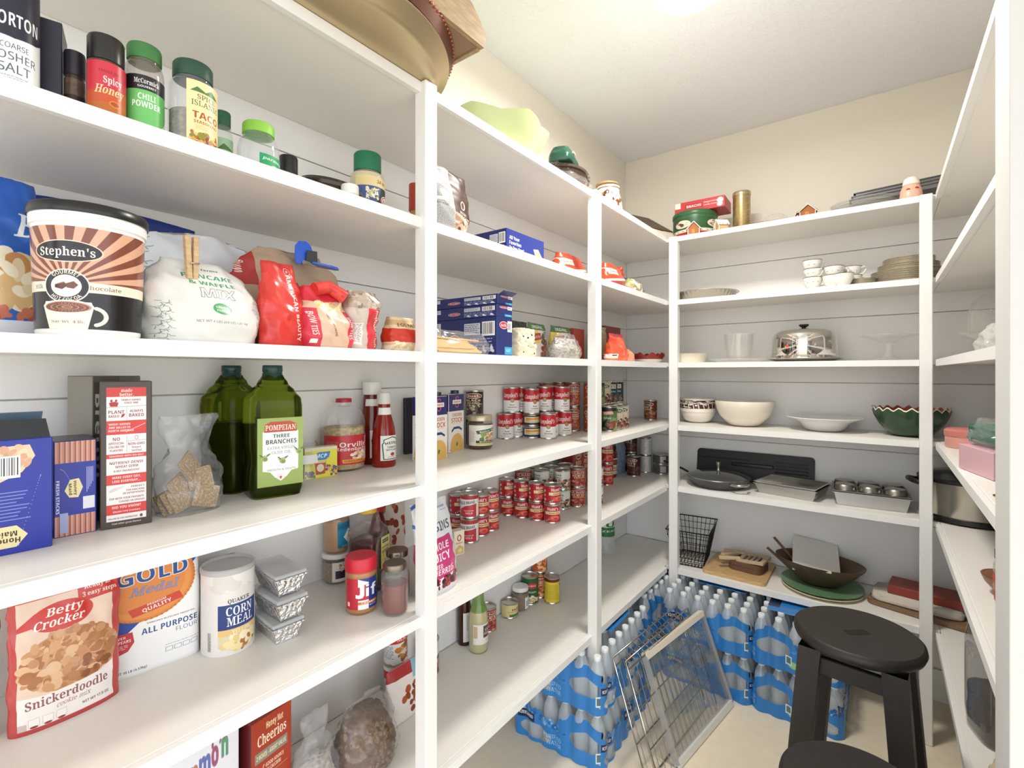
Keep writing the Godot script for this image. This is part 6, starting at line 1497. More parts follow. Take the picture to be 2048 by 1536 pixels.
	for i in 4: plate("saucer", "thin china saucer, " + ["lowest", "second", "third", "uppermost"][i] + " of the low stack right of the cups", V(-0.062, 0.369 + i * 0.0062, -2.60), 0.055, "stacked saucers", "saucer")
	for i in 6: plate("dinner_plate", "gold-rimmed dinner plate, number " + ["one", "two", "three", "four", "five", "six"][i] + " from the shelf in the big stack", V(0.092, 0.369 + i * 0.0088, -2.655), 0.125, "stacked dinner plates", "plate")
	for i in 3: plate("salad_plate", "gold-rimmed salad plate, " + ["lower", "middle", "upper"][i] + " of three on the dinner plates", V(0.095, 0.4225 + i * 0.0085, -2.655), 0.105, "stacked salad plates", "plate")
	for i in 3: plate("small_plate", "gold-rimmed small plate, " + ["lower", "middle", "topmost"][i] + " of three crowning the plate stack", V(0.097, 0.4485 + i * 0.0085, -2.655), 0.088, "stacked small plates", "plate")
	# ----- third shelf: glass and chrome
	var cr := thing("cream_dish", "low cream ceramic dish beside the corner post under the pie pan", "dish", V(-0.80, 0.051, -2.60))
	part(cr, "dish", lathe(P([0.0, 0.0, 0.078, 0.0, 0.090, 0.044, 0.095, 0.047, 0.086, 0.046, 0.074, 0.006, 0.0, 0.006]), 48), hexm("ece3d0", 0.35))
	solo("glass_plate", "flat clear glass platter under the cut-glass bowl", "platter", lathe(P([0.0, 0.002, 0.03, 0.0, 0.10, 0.004, 0.142, 0.014, 0.142, 0.017, 0.10, 0.008, 0.0, 0.006]), 56), gl, V(-0.565, 0.051, -2.64))
	var facets := func(a: float, q: Vector2) -> Vector2: return Vector2(q.x * (1.0 + 0.025 * absf(sin(a * 8.0)) * (1.0 if q.y > 0.01 and q.y < 0.06 else 0.0)), q.y)
	solo("glass_bowl", "tall cut-glass bowl with faceted sides standing on the glass platter", "bowl", lathe(P([0.0, 0.0, 0.048, 0.0, 0.054, 0.012, 0.061, 0.058, 0.070, 0.132, 0.067, 0.132, 0.058, 0.060, 0.050, 0.018, 0.0, 0.016]), 64, facets), clear(Color(0.88, 0.88, 0.85), 0.10, 0.03), V(-0.565, 0.062, -2.64))
	var cd := thing("cake_carrier", "round chrome cake carrier with a black knob", "cake carrier", V(-0.283, 0.051, -2.635))
	part(cd, "base_plate", lathe(P([0.0, 0.004, 0.11, 0.0, 0.15, 0.010, 0.157, 0.014, 0.157, 0.016, 0.13, 0.014, 0.0, 0.014]), 64), M.chrome)
	part(cd, "dome", lathe(P([0.132, 0.015, 0.1335, 0.017, 0.131, 0.10, 0.127, 0.122, 0.117, 0.136, 0.10, 0.144, 0.06, 0.150, 0.0, 0.152]), 72), M.chrome)
	part(cd, "knob", lathe(P([0.008, 0.150, 0.009, 0.158, 0.016, 0.163, 0.021, 0.168, 0.020, 0.173, 0.0, 0.175]), 28), hexm("171310", 0.25))
	solo("cake_stand", "clear glass pedestal cake stand right of the chrome carrier", "cake stand", lathe(P([0.0, 0.0, 0.055, 0.0, 0.056, 0.004, 0.020, 0.016, 0.014, 0.04, 0.018, 0.075, 0.055, 0.092, 0.108, 0.108, 0.108, 0.112, 0.05, 0.100, 0.0, 0.098]), 56), gl, V(0.03, 0.051, -2.68))
	# ----- fourth shelf: bowls
	p = pr(512, 180, "efe9de").rect(0, 10, 512, 120, "4a2c20")
	p.dabs(0, 12, 512, 60, 130, 4, 11, ["efe9de", "e4dccc"], 3).dabs(0, 60, 512, 66, 50, 4, 12, ["efe9de", "4a2c20"], 5)
	for i in 22: p.line(10 + i * 23, 60, 14 + i * 23, 128, 4, "efe9de").oval(12 + i * 23, 46, 8, 8, "efe9de").oval(12 + i * 23, 46, 4, 4, "4a2c20")
	var pb := thing("patterned_bowl", "deep white bowl with a brown flower band beside the corner post", "bowl", V(-0.7848, -0.268, -2.7045), 0.5)
	part(pb, "bowl", lathe(P([0.0, 0.0, 0.045, 0.0, 0.068, 0.014, 0.084, 0.040, 0.090, 0.062, 0.092, 0.130, 0.089, 0.131, 0.086, 0.064, 0.0, 0.02]), 56), hexm("efe9de", 0.25))
	part(pb, "printed_band", lathe(P([0.0915, 0.060, 0.0932, 0.124]), 56), tmat(p.tex(), 0.25))
	solo("mixing_bowl", "large plain cream mixing bowl", "bowl", lathe(P([0.0, 0.0, 0.058, 0.0, 0.075, 0.008, 0.115, 0.050, 0.132, 0.090, 0.138, 0.122, 0.136, 0.125, 0.133, 0.121, 0.126, 0.090, 0.108, 0.050, 0.0, 0.012]), 64), hexm("ebe3d3", 0.2), V(-0.545, -0.267, -2.665))
	solo("serving_bowl", "wide shallow white bowl with a broad rim", "bowl", lathe(P([0.0, 0.0, 0.065, 0.0, 0.080, 0.008, 0.096, 0.034, 0.108, 0.044, 0.152, 0.060, 0.152, 0.063, 0.105, 0.048, 0.090, 0.036, 0.0, 0.010]), 64), hexm("f0efec", 0.2), V(-0.205, -0.267, -2.665))
	var zig := func(a: float, q: Vector2) -> Vector2: return Vector2(q.x, q.y + (0.008 * (absf(fmod(a * 20.0 / TAU + 40.0, 1.0) - 0.5) * 4.0 - 1.0) * smoothstep(0.05, 0.10, q.y)))
	var mb := thing("melon_bowl", "green bowl with a zigzag white rim and red inside, behind the right post", "bowl", V(0.103, -0.267, -2.655))
	part(mb, "bowl", lathe(P([0.0, 0.0, 0.055, 0.0, 0.075, 0.010, 0.108, 0.050, 0.126, 0.090, 0.132, 0.112]), 96, zig), hexm("2c4a30", 0.2))
	part(mb, "rim", lathe(P([0.132, 0.112, 0.131, 0.117, 0.127, 0.115]), 96, zig), hexm("ece4d6", 0.25))
	part(mb, "inside", lathe(P([0.127, 0.115, 0.120, 0.090, 0.100, 0.050, 0.0, 0.014]), 96, zig), hexm("a84a34", 0.25))
	# ----- fifth shelf: pans
	var dark := mat(Color(0.20, 0.20, 0.20), 0.4, 0.3)
	var pan := thing("frying_pan", "grey frying pan with a glass lid, its long handle behind the corner post", "pan", V(-0.66, -0.578, -2.63))
	part(pan, "pan", lathe(P([0.0, 0.0, 0.110, 0.0, 0.125, 0.006, 0.146, 0.040, 0.153, 0.046, 0.150, 0.047, 0.142, 0.040, 0.120, 0.008, 0.0, 0.005]), 64), mat(Color(0.36, 0.36, 0.36), 0.45, 0.4))
	part(pan, "handle", tube([V(-0.14, 0.038, -0.02), V(-0.19, 0.058, -0.03), V(-0.30, 0.085, -0.05)], 0.009, 8, false, 0.6), dark)
	part(pan, "loop_handle", tube([V(0.085, 0.036, 0.118), V(0.12, 0.040, 0.15), V(0.16, 0.042, 0.125), V(0.155, 0.038, 0.08)], 0.007, 8), mat(Color(0.75, 0.73, 0.70), 0.25, 0.9))
	var lid := part(pan, "lid", lathe(P([0.148, 0.046, 0.149, 0.050, 0.11, 0.066, 0.05, 0.076, 0.0, 0.078]), 56), clear(Color(0.34, 0.34, 0.33), 0.6, 0.05))
	part(lid, "knob", lathe(P([0.010, 0.076, 0.007, 0.090, 0.010, 0.100, 0.011, 0.118, 0.0, 0.120]), 20), mat(Color(0.72, 0.70, 0.66), 0.25, 0.9))
	part(lid, "rim", lathe(P([0.147, 0.045, 0.151, 0.046, 0.151, 0.051, 0.147, 0.051, 0.147, 0.045]), 56), mat(Color(0.7, 0.7, 0.68), 0.25, 0.9))
	var br := thing("broiler_pan", "black slotted broiler pan leaning against the wall behind the frying pan", "pan", V(-0.535, -0.575, -2.79), 0.02)
	part(br, "plate", rr_plate(0.56, 0.155, 0.012, 0.018), mat(Color(0.025, 0.025, 0.025), 0.5), V(0, 0, 0), V(-0.16, 0, 0))
	for i in 5: part(br, "ridge", rbox(0.15, 0.006, 0.006, 0.002, {}, null, true), mat(Color(0.13, 0.13, 0.13), 0.3), V(0.18, 0.045 + i * 0.016, 0.003 - (0.045 + i * 0.016) * 0.16))
	part(br, "ridge", rbox(0.24, 0.006, 0.006, 0.002, {}, null, true), mat(Color(0.13, 0.13, 0.13), 0.3), V(-0.13, 0.108, -0.013))
	part(br, "lug", rbox(0.20, 0.018, 0.010, 0.003, {}, null, true), mat(Color(0.08, 0.08, 0.08), 0.25), V(0.0, 0.078, -0.009))
	var alu := mat(Color(0.76, 0.75, 0.73), 0.3, 0.95)
	solo("cake_pan", "lower of two nested silver cake pans beside the glass-lidded pan", "pan", loaf_pan(0.262, 0.215, 0.048, 0.016), alu, V(-0.335, -0.578, -2.665), -0.18, "nested silver cake pans")
	var cp := solo("cake_pan", "upper of two nested silver cake pans, with a dark spatula inside", "pan", loaf_pan(0.258, 0.210, 0.045, 0.016), mat(Color(0.84, 0.83, 0.81), 0.2, 0.95), V(-0.335, -0.5655, -2.665), -0.18, "nested silver cake pans")
	solo("pan_tool", "dark oval metal tool lying inside the upper cake pan", "tool", lathe(P([0.0, 0.0, 0.045, 0.0, 0.05, 0.004, 0.0, 0.008]), 32), mat(Color(0.30, 0.28, 0.26), 0.25, 0.9), V(-0.33, -0.562, -2.64))
	solo("loaf_pan", "grey rectangular baking pan under the muffin tin", "pan", loaf_pan(0.262, 0.20, 0.058, 0.012), mat(Color(0.70, 0.69, 0.67), 0.35, 0.9), V(-0.035, -0.578, -2.66), 0.06)
	var mt := thing("muffin_tin", "upside-down silver muffin tin resting on the rectangular baking pan", "muffin tin", V(-0.038, -0.518, -2.66), 0.06)
	part(mt, "tray", rbox(0.275, 0.006, 0.215, 0.002, {}, null, true), mat(Color(0.42, 0.40, 0.38), 0.35, 0.9))
	var mcup := lathe(P([0.043, 0.005, 0.039, 0.022, 0.035, 0.027, 0.0, 0.028]), 28)
	for i in 6: part(mt, "cup", mcup, mat(Color(0.62, 0.60, 0.57), 0.3, 0.95), V(-0.088 + 0.088 * (i % 3), 0, 0.050 - 0.098 * (i / 3)))
	var sc := thing("slow_cooker", "steel slow cooker with black lid and handles in the right back corner", "slow cooker", V(0.295, -0.578, -2.60), 0.15)
	part(sc, "body", join([[lathe(P([0.0, 0.016, 0.138, 0.016, 0.145, 0.03, 0.148, 0.150, 0.150, 0.154]), 56), at3(0, 0, 0, Vector3.ZERO, V(1.12, 1, 0.9))]]), mat(Color(0.74, 0.72, 0.68), 0.25, 0.95))
	part(sc, "base", join([[lathe(P([0.0, 0.0, 0.136, 0.0, 0.147, 0.006, 0.147, 0.020, 0.0, 0.022]), 56), at3(0, 0, 0, Vector3.ZERO, V(1.12, 1, 0.9))]]), hexm("171614", 0.4))
	part(sc, "rim", join([[lathe(P([0.148, 0.150, 0.156, 0.152, 0.157, 0.166, 0.148, 0.168]), 56), at3(0, 0, 0, Vector3.ZERO, V(1.12, 1, 0.9))]]), hexm("171614", 0.35))
	part(sc, "lid", join([[lathe(P([0.150, 0.166, 0.13, 0.185, 0.06, 0.20, 0.0, 0.203]), 48), at3(0, 0, 0, Vector3.ZERO, V(1.12, 1, 0.9))]]), clear(Color(0.25, 0.25, 0.24), 0.6, 0.06))
	part(sc, "handle", tube([V(-0.155, 0.135, 0.05), V(-0.195, 0.145, 0.03), V(-0.20, 0.145, -0.02), V(-0.155, 0.135, -0.05)], 0.011, 8), hexm("171614", 0.4))
	part(sc, "handle", tube([V(0.155, 0.135, 0.05), V(0.20, 0.145, 0.03), V(0.20, 0.145, -0.02), V(0.155, 0.135, -0.05)], 0.011, 8), hexm("171614", 0.4))
	part(sc, "control_panel", rbox(0.07, 0.075, 0.008, 0.002, {}, null, true), hexm("2a1814", 0.35), V(0.04, 0.045, 0.132))
	# ----- bottom shelf of the back wall
	wire_basket(V(-0.80, -0.995, -2.66), 0.12)
	var maple := wood("d9b27c", "c49a64", 6)
	solo("cutting_board", "light wooden cutting board lying on the bottom back shelf", "cutting board", rr_plate_flat(0.285, 0.30, 0.018, 0.02), maple, V(-0.565, -0.996, -2.655))
	var walnut := wood("6a4630", "54361f", 7)
	for i in 2: solo("wooden_slab", ["lower", "upper"][i] + " dark brown rounded wooden slab stacked on the cutting board", "board", rr_plate_flat(0.155, 0.15, 0.021, 0.03), walnut, V(-0.525, -0.978 + i * 0.0215, -2.66 - 0.005 * i), -0.12 + 0.04 * i, "dark wooden slabs")
	var fr := thing("trivet", "pale slatted wooden trivet leaning on the dark slabs", "trivet", V(-0.50, -0.934, -2.655), -0.12)
	var pale := wood("cfb595", "bba080", 8)
	for e in [[0.0, 0.052, 0.125, 0.022], [0.0, -0.052, 0.125, 0.022]]: part(fr, "rail", slab(-e[2] / 2, e[2] / 2, 0.0, 0.012, e[1] - e[3] / 2, e[1] + e[3] / 2), pale)
	for x in [-0.052, 0.052]: part(fr, "stile", slab(x - 0.011, x + 0.011, 0.0, 0.012, -0.041, 0.041), pale)
	for i in 3: part(fr, "slat", slab(-0.03 + i * 0.022, -0.016 + i * 0.022, 0.002, 0.010, -0.040, 0.040), wood("a8937a", "94806a", 9))
	fr.rotation.z = 0.10
	var sticks := [[V(-0.60, -0.935, -2.60), 0.5], [V(-0.61, -0.934, -2.655), 0.9], [V(-0.60, -0.934, -2.70), 0.2]]
	for i in 3: solo("wood_offcut", "short pale wooden offcut, " + ["front", "middle", "back"][i] + " of three left of the pale trivet", "wood piece", rbox(0.10, 0.016, 0.022, 0.003, {}, null, true), wood("d9bf98", "c4a67c", 10), sticks[i][0], sticks[i][1], "pale wooden offcuts")
	for i in 2: solo("large_plate", ["cream plate under the green plate", "green plate directly under the brown oval bowl"][i], "plate", lathe(P([0.0, 0.0, 0.10, 0.0, 0.120, 0.004, 0.163, 0.012, 0.163, 0.015, 0.118, 0.009, 0.0, 0.006]), 64), [hexm("e6dbb8", 0.3), hexm("6a8f6c", 0.25)][i], V(-0.215, -0.995 + i * 0.012, -2.655))
	var ob := thing("oval_bowl", "dark brown wooden oval bowl with a notched rim on the green plate", "bowl", V(-0.225, -0.972, -2.655), -0.12)
	var oval := at3(0, 0, 0, Vector3.ZERO, V(1.0, 1.0, 0.70))
	part(ob, "bowl", join([[lathe(P([0.0, 0.0, 0.075, 0.0, 0.085, 0.010, 0.135, 0.050, 0.178, 0.098, 0.180, 0.104, 0.174, 0.103, 0.128, 0.056, 0.080, 0.020, 0.0, 0.016]), 64), oval]]), wood("5a4530", "463420", 11))
	part(ob, "handle_notch", rbox(0.035, 0.012, 0.018, 0.004, {}, null, true), hexm("d8d4c8", 0.5), V(0.055, 0.092, 0.113), V(-0.5, 0, 0))
	var wb := thing("white_board", "plain white board leaning inside the brown oval bowl", "board", V(-0.322, -0.905, -2.575))
	var ux := V(0.185, -0.02, -0.03).normalized()
	var uz := ux.cross(V(-0.07, 0.09, -0.2)).normalized()
	part(wb, "board", join([[rbox(0.19, 0.245, 0.007, 0.002), Transform3D(Basis(ux, uz.cross(ux), uz), ux * 0.095)]]), hexm("eae8e4", 0.45))
	for e in [[V(-0.325, -0.93, -2.62), V(-0.44, -0.858, -2.66), "front wooden spoon handle sticking out of the brown oval bowl"], [V(-0.30, -0.92, -2.66), V(-0.42, -0.82, -2.72), "back wooden spoon handle sticking out of the brown oval bowl"]]:
		var d: Vector3 = e[1] - e[0]
		solo("wooden_spoon", e[2], "spoon", tube([Vector3.ZERO, d * 0.5, d * 0.8, d], 0.009, 8, false, 0.5), wood("6a4c2c", "523a20", 12), e[0], 0.0, "wooden spoons in the oval bowl")
	solo("stone_slab", "rough pale stone slab under the red-brown book near the right post", "slab", bag(0.30, 0.032, 0.17, {"crumple": 0.006, "seed": 61, "dtop": 0.95, "dbot": 0.95, "ex": 5.0, "wtop": 0.97}), hexm("cfc6b8", 0.8), V(0.125, -0.972, -2.66), -0.15)
	solo("serving_board", "thin brown board under the pale stone slab", "board", rr_plate_flat(0.34, 0.20, 0.018, 0.03), wood("8a6a48", "74583a", 13), V(0.14, -0.993, -2.66), -0.25)
	carton("red_book", "red-brown book lying on the pale stone slab", "book", V(0.145, -0.938, -2.605), -0.14, 0.24, 0.034, 0.13, {}, hexm("8e3a2a", 0.5))

func house(label: String, at: Vector3, turn: float, w: float, d: float, h: float, wallm: Material, icing: Material, rough: bool):
	var t := thing("gingerbread_house", label, "gingerbread house", at, turn)
	var e := h * 0.55
	var front := [Vector2(-w * 0.36, 0), Vector2(w * 0.36, 0), Vector2(w * 0.36, e), Vector2(0, h), Vector2(-w * 0.36, e)]
	part(t, "walls", extrude(front, d), wallm, V(0, 0, d / 2))
	var a := atan2(h - e, w * 0.36)
	var l := w * 0.60
	for s in [-1, 1]:
		part(t, "roof", rbox(l, 0.004, d * 1.25, 0.001, {}, null, true), icing if rough else wallm, V(s * w * 0.235, e + (h - e) * 0.36 + 0.001, 0), V(0, 0, -s * a))
		part(t, "icing", tube([V(s * w * 0.36, 0.001, d / 2), V(s * w * 0.36, e, d / 2 + 0.001)], 0.0022, 6), icing)
		part(t, "icing", tube([V(s * w * 0.47, e - 0.008, d * 0.62), V(0, h + 0.004, d * 0.62)], 0.0022, 6), icing)
	part(t, "door", rbox(w * 0.2, e * 0.8, 0.003, 0.001, {}, null, true), hexm("c98a54", 0.7), V(-0.002, 0.001, d / 2))
	part(t, "icing", tube([V(-w * 0.36, 0.002, d / 2 + 0.001), V(w * 0.36, 0.002, d / 2 + 0.001)], 0.0022, 6), icing)
	if rough:
		for i in 12:
			part(t, "icing", tube([V(0.024 * sin(i * 2.1), h * 0.85 - 0.02 * absf(sin(i * 2.1)), -d * 0.5 + d * i / 12.0), V(0.034 * sin(i * 2.1), h * 0.55, -d * 0.5 + d * i / 12.0 + 0.004)], 0.003, 5), [icing, hexm("8a5a34", 0.7)][i % 2])

func make_cup() -> Node3D:
	var t := thing("teacup", "white china teacup", "cup", Vector3.ZERO, 0.0, "white china teacups")
	var white := hexm("efede6", 0.15)
	part(t, "bowl", lathe(P([0.0, 0.0, 0.018, 0.0, 0.019, 0.004, 0.026, 0.012, 0.034, 0.030, 0.0385, 0.054, 0.037, 0.054, 0.032, 0.030, 0.022, 0.010, 0.0, 0.008]), 36), white)
	part(t, "silver_rim", lathe(P([0.0384, 0.053, 0.0392, 0.0545, 0.0384, 0.0560, 0.0368, 0.0545]), 36), mat(Color(0.6, 0.56, 0.48), 0.2, 0.9))
	part(t, "handle", tube([V(0.035, 0.046, 0), V(0.050, 0.050, 0), V(0.056, 0.038, 0), V(0.046, 0.022, 0), V(0.030, 0.018, 0)], 0.0026, 7), white)
	for i in 4: part(t, "flower_print", blob(0.0045, 0.0045, 0.0008, 0.2, 300.0, 3, 1.0), hexm("b8b0a4", 0.4), V(sin(-0.9 + i * 0.6) * 0.0352, 0.032, cos(-0.9 + i * 0.6) * 0.0352), V(-0.2, -0.9 + i * 0.6, 0))
	return t

func plate(called: String, label: String, at: Vector3, r: float, group: String, cat: String):
	var key := "plate%.3f" % r
	if not M.has(key):
		M[key] = lathe(P([0.0, 0.0, r * 0.55, 0.0, r * 0.62, 0.003, r * 0.98, 0.011, r * 0.98, 0.0125, r * 0.6, 0.0055, 0.0, 0.004]), 48)
		M[key + "r"] = lathe(P([r * 0.975, 0.0108, r, 0.0118, r, 0.0138, r * 0.97, 0.0128]), 48)
	var t := thing(called, label, cat, at, 0.0, group)
	part(t, "dish", M[key], hexm("efece2", 0.15))
	part(t, "rim", M[key + "r"], mat(Color(0.66, 0.60, 0.48), 0.25, 0.6))

func rounded(w: float, h: float, r: float) -> Array:
	var o := []
	for c in [[w / 2 - r, h / 2 - r, 0.0], [-w / 2 + r, h / 2 - r, PI / 2], [-w / 2 + r, -h / 2 + r, PI], [w / 2 - r, -h / 2 + r, PI * 1.5]]:
		for i in 5: o.append(Vector2(c[0] + cos(c[2] + PI / 2 * i / 4) * r, c[1] + sin(c[2] + PI / 2 * i / 4) * r))
	return o

func rr_plate(w: float, h: float, d: float, r: float) -> ArrayMesh:   # upright, base at y = 0
	return join([[extrude(rounded(w, h, r), d), at3(0, h / 2, 0)]])

func rr_plate_flat(w: float, l: float, d: float, r: float) -> ArrayMesh:   # lying, base at y = 0
	return join([[extrude(rounded(w, l, r), d), Transform3D(Basis(Vector3.RIGHT, -PI / 2), V(0, d, 0))]])

func wire_basket(at: Vector3, turn: float):
	var t := thing("wire_basket", "black wire basket with flared sides beside the corner post", "basket", at, turn)
	var bk := mat(Color(0.05, 0.045, 0.04), 0.4, 0.4)
	var bx := 0.070
	var bz := 0.115
	var tx := 0.105
	var tz := 0.155
	var h := 0.185
	var lev := func(f: float) -> Array:
		var x: float = lerpf(bx, tx, f)
		var z: float = lerpf(bz, tz, f)
		return [V(-x, h * f, z), V(x, h * f, z), V(x, h * f, -z), V(-x, h * f, -z)]
	part(t, "rim", tube(lev.call(1.0), 0.0030, 6, true), bk)
	part(t, "base_rim", tube(lev.call(0.0), 0.0025, 6, true), bk)
	for f in [0.22, 0.44, 0.66, 0.84]: part(t, "hoop", tube(lev.call(f), 0.0016, 5, true), bk)
	for i in 9:
		var f := (i + 0.5) / 9.0 * 2.0 - 1.0
		for s in [-1, 1]:
			part(t, "wire", tube([V(f * bx, 0, s * bz), V(f * tx, h, s * tz)], 0.0015, 5), bk)
			part(t, "wire", tube([V(s * bx, 0, f * bz), V(s * tx, h, f * tz)], 0.0015, 5), bk)
		part(t, "base_wire", tube([V(f * bx, 0, -bz), V(f * bx, 0, bz)], 0.0015, 5), bk)
		part(t, "base_wire", tube([V(-bx, 0.001, f * bz), V(bx, 0.001, f * bz)], 0.0015, 5), bk)

# ---------------------------------------------------------------- right-hand shelves
func build_right():
	var gl := clear(Color(0.80, 0.80, 0.76), 0.18, 0.04)
	var ck := thing("glass_cake_dome", "clear glass dome on a glass stand on the right-hand shelf", "cake dome", V(0.345, 0.051, -2.42))
	part(ck, "stand", lathe(P([0.0, 0.0, 0.07, 0.0, 0.075, 0.006, 0.05, 0.03, 0.055, 0.06, 0.118, 0.085, 0.120, 0.092, 0.0, 0.088]), 48), gl)
	part(ck, "dome", lathe(P([0.09, 0.092, 0.092, 0.15, 0.08, 0.20, 0.05, 0.225, 0.0, 0.232]), 48), gl)
	solo("cellophane_pack", "shiny clear-wrapped pack in front of the glass dome on the right", "pack", bag(0.15, 0.095, 0.11, {"crumple": 0.014, "seed": 91, "dtop": 0.3, "wtop": 0.8}), clear(Color(0.82, 0.82, 0.80), 0.6, 0.12), V(0.285, 0.051, -2.02), -PI / 2)
	var pk := thing("pink_tin", "round pink tin with a lid on the right-hand shelf beside the melon-coloured bowl", "tin", V(0.262, -0.267, -2.36))
	part(pk, "body", lathe(P([0.0, 0.0, 0.072, 0.0, 0.074, 0.003, 0.074, 0.044]), 40), hexm("d89a90", 0.4))
	part(pk, "lid", lathe(P([0.0755, 0.040, 0.0765, 0.043, 0.0765, 0.060, 0.070, 0.066, 0.0, 0.068]), 40), hexm("c87a70", 0.4))
	solo("red_tin", "flat red tin lying behind the pink tin", "tin", lathe(P([0.0, 0.0, 0.10, 0.0, 0.104, 0.004, 0.104, 0.016, 0.098, 0.020, 0.0, 0.020]), 40), hexm("a83a3c", 0.35), V(0.40, -0.267, -2.12))
	var gp := thing("napkin_pack", "dark green pack in crackly clear film standing on the pink box", "pack", V(0.278, -0.197, -1.80), -PI / 2 + 0.3)
	part(gp, "napkins", rbox(0.17, 0.055, 0.12, 0.008, {}, null, true), hexm("1f5a44", 0.5))
	part(gp, "film", bag(0.21, 0.072, 0.16, {"crumple": 0.014, "seed": 95, "dtop": 0.6, "wtop": 0.9}), clear(Color(0.85, 0.95, 0.92), 0.08, 0.1))
	carton("pink_box", "dusty pink box under the green film-wrapped pack", "box", V(0.200, -0.267, -1.76), -PI / 2 + 0.25, 0.185, 0.068, 0.16, {}, hexm("d0a8b0", 0.5))
	var fk := thing("wooden_fork", "brown wooden fork lying at the edge of the right-hand shelf", "fork", V(0.235, -0.263, -1.50), 0.9)
	part(fk, "handle", tube([V(-0.06, 0, 0), V(0.0, 0.002, 0), V(0.06, 0.003, 0)], 0.006, 8, false, 0.5), wood("6a4426", "54341c", 14))
	part(fk, "head", rr_plate_flat(0.05, 0.03, 0.004, 0.012), wood("6a4426", "54341c", 14), V(0.08, 0.001, 0))
	solo("grey_bag", "crumpled pale grey bag on the fifth right-hand shelf", "bag", bag(0.22, 0.12, 0.14, {"crumple": 0.018, "seed": 97, "dtop": 0.4, "wtop": 0.7}), hexm("b8b0a4", 0.5), V(0.36, -0.578, -2.02), -PI / 2)
	var tb := thing("small_bowl", "dark little bowl with a tan rim on the fifth right-hand shelf", "bowl", V(0.275, -0.578, -1.78))
	part(tb, "bowl", lathe(P([0.0, 0.0, 0.03, 0.0, 0.055, 0.03, 0.062, 0.048, 0.058, 0.048, 0.0, 0.012]), 40), hexm("8a5a44", 0.4))
	part(tb, "inside", lathe(P([0.058, 0.0485, 0.050, 0.030, 0.0, 0.014]), 40), hexm("2c2a2c", 0.3))
	var cj := thing("lidded_jar", "clear ribbed container with an orange label at the right shelf edge", "container", V(0.265, -0.578, -1.52))
	part(cj, "body", lathe(P([0.0, 0.0, 0.045, 0.0, 0.055, 0.01, 0.062, 0.10, 0.062, 0.15, 0.055, 0.165]), 40), clear(Color(0.85, 0.80, 0.74), 0.3, 0.08))
	part(cj, "label", lathe(P([0.0605, 0.07, 0.0628, 0.13]), 24, null, PI - 1.4, PI + 1.4), hexm("c8503c", 0.4), Vector3.ZERO, V(0, -1.0, 0))
	part(cj, "lid", lathe(P([0.056, 0.16, 0.060, 0.163, 0.060, 0.18, 0.0, 0.182]), 36), hexm("5a4438", 0.4))
	var bj := thing("storage_jar", "big clear storage jar with dark contents on the lowest right-hand shelf", "jar", V(0.275, -0.995, -1.86))
	part(bj, "body", bag(0.15, 0.30, 0.15, {"ex": 4.0, "crumple": 0.0, "ws": [0.95, 1.0, 1.0, 1.0, 1.0, 0.9], "ds": [0.95, 1.0, 1.0, 1.0, 1.0, 0.9]}), clear(Color(0.55, 0.52, 0.48), 0.4, 0.06), Vector3.ZERO, V(0, 0.3, 0))
	part(bj, "contents", bag(0.14, 0.12, 0.14, {"ex": 4.0, "crumple": 0.004, "dtop": 0.95, "dbot": 0.95}), hexm("3a3430", 0.7), V(0, 0.004, 0), V(0, 0.3, 0))
	part(bj, "lid", lathe(P([0.055, 0.298, 0.064, 0.300, 0.064, 0.325, 0.0, 0.328]), 32), hexm("4a4038", 0.4))
	solo("wrapped_bag", "clear wrapped bag with brown contents behind the big storage jar", "bag", bag(0.16, 0.24, 0.13, {"crumple": 0.014, "seed": 99, "dtop": 0.4}), clear(Color(0.70, 0.62, 0.50), 0.6, 0.15), V(0.37, -0.995, -2.12), -PI / 2)
	solo("cream_bag", "small cream bag at the front of the lowest right-hand shelf", "bag", bag(0.17, 0.075, 0.12, {"crumple": 0.012, "seed": 101, "dtop": 0.4}), hexm("cfc0a4", 0.5), V(0.275, -0.995, -1.62), -PI / 2)

# ---------------------------------------------------------------- on the floor
func build_floor_things():
	water()
	racks()
	stool("tall black wooden stool with a hand-hole in its round seat", V(-0.05, FLOOR, -1.63), 0.735, 0.150, -0.10, true)
	stool("lower black wooden stool in front of the tall one, at the bottom edge", V(-0.035, FLOOR, -1.265), 0.555, 0.150, 0.9, false)

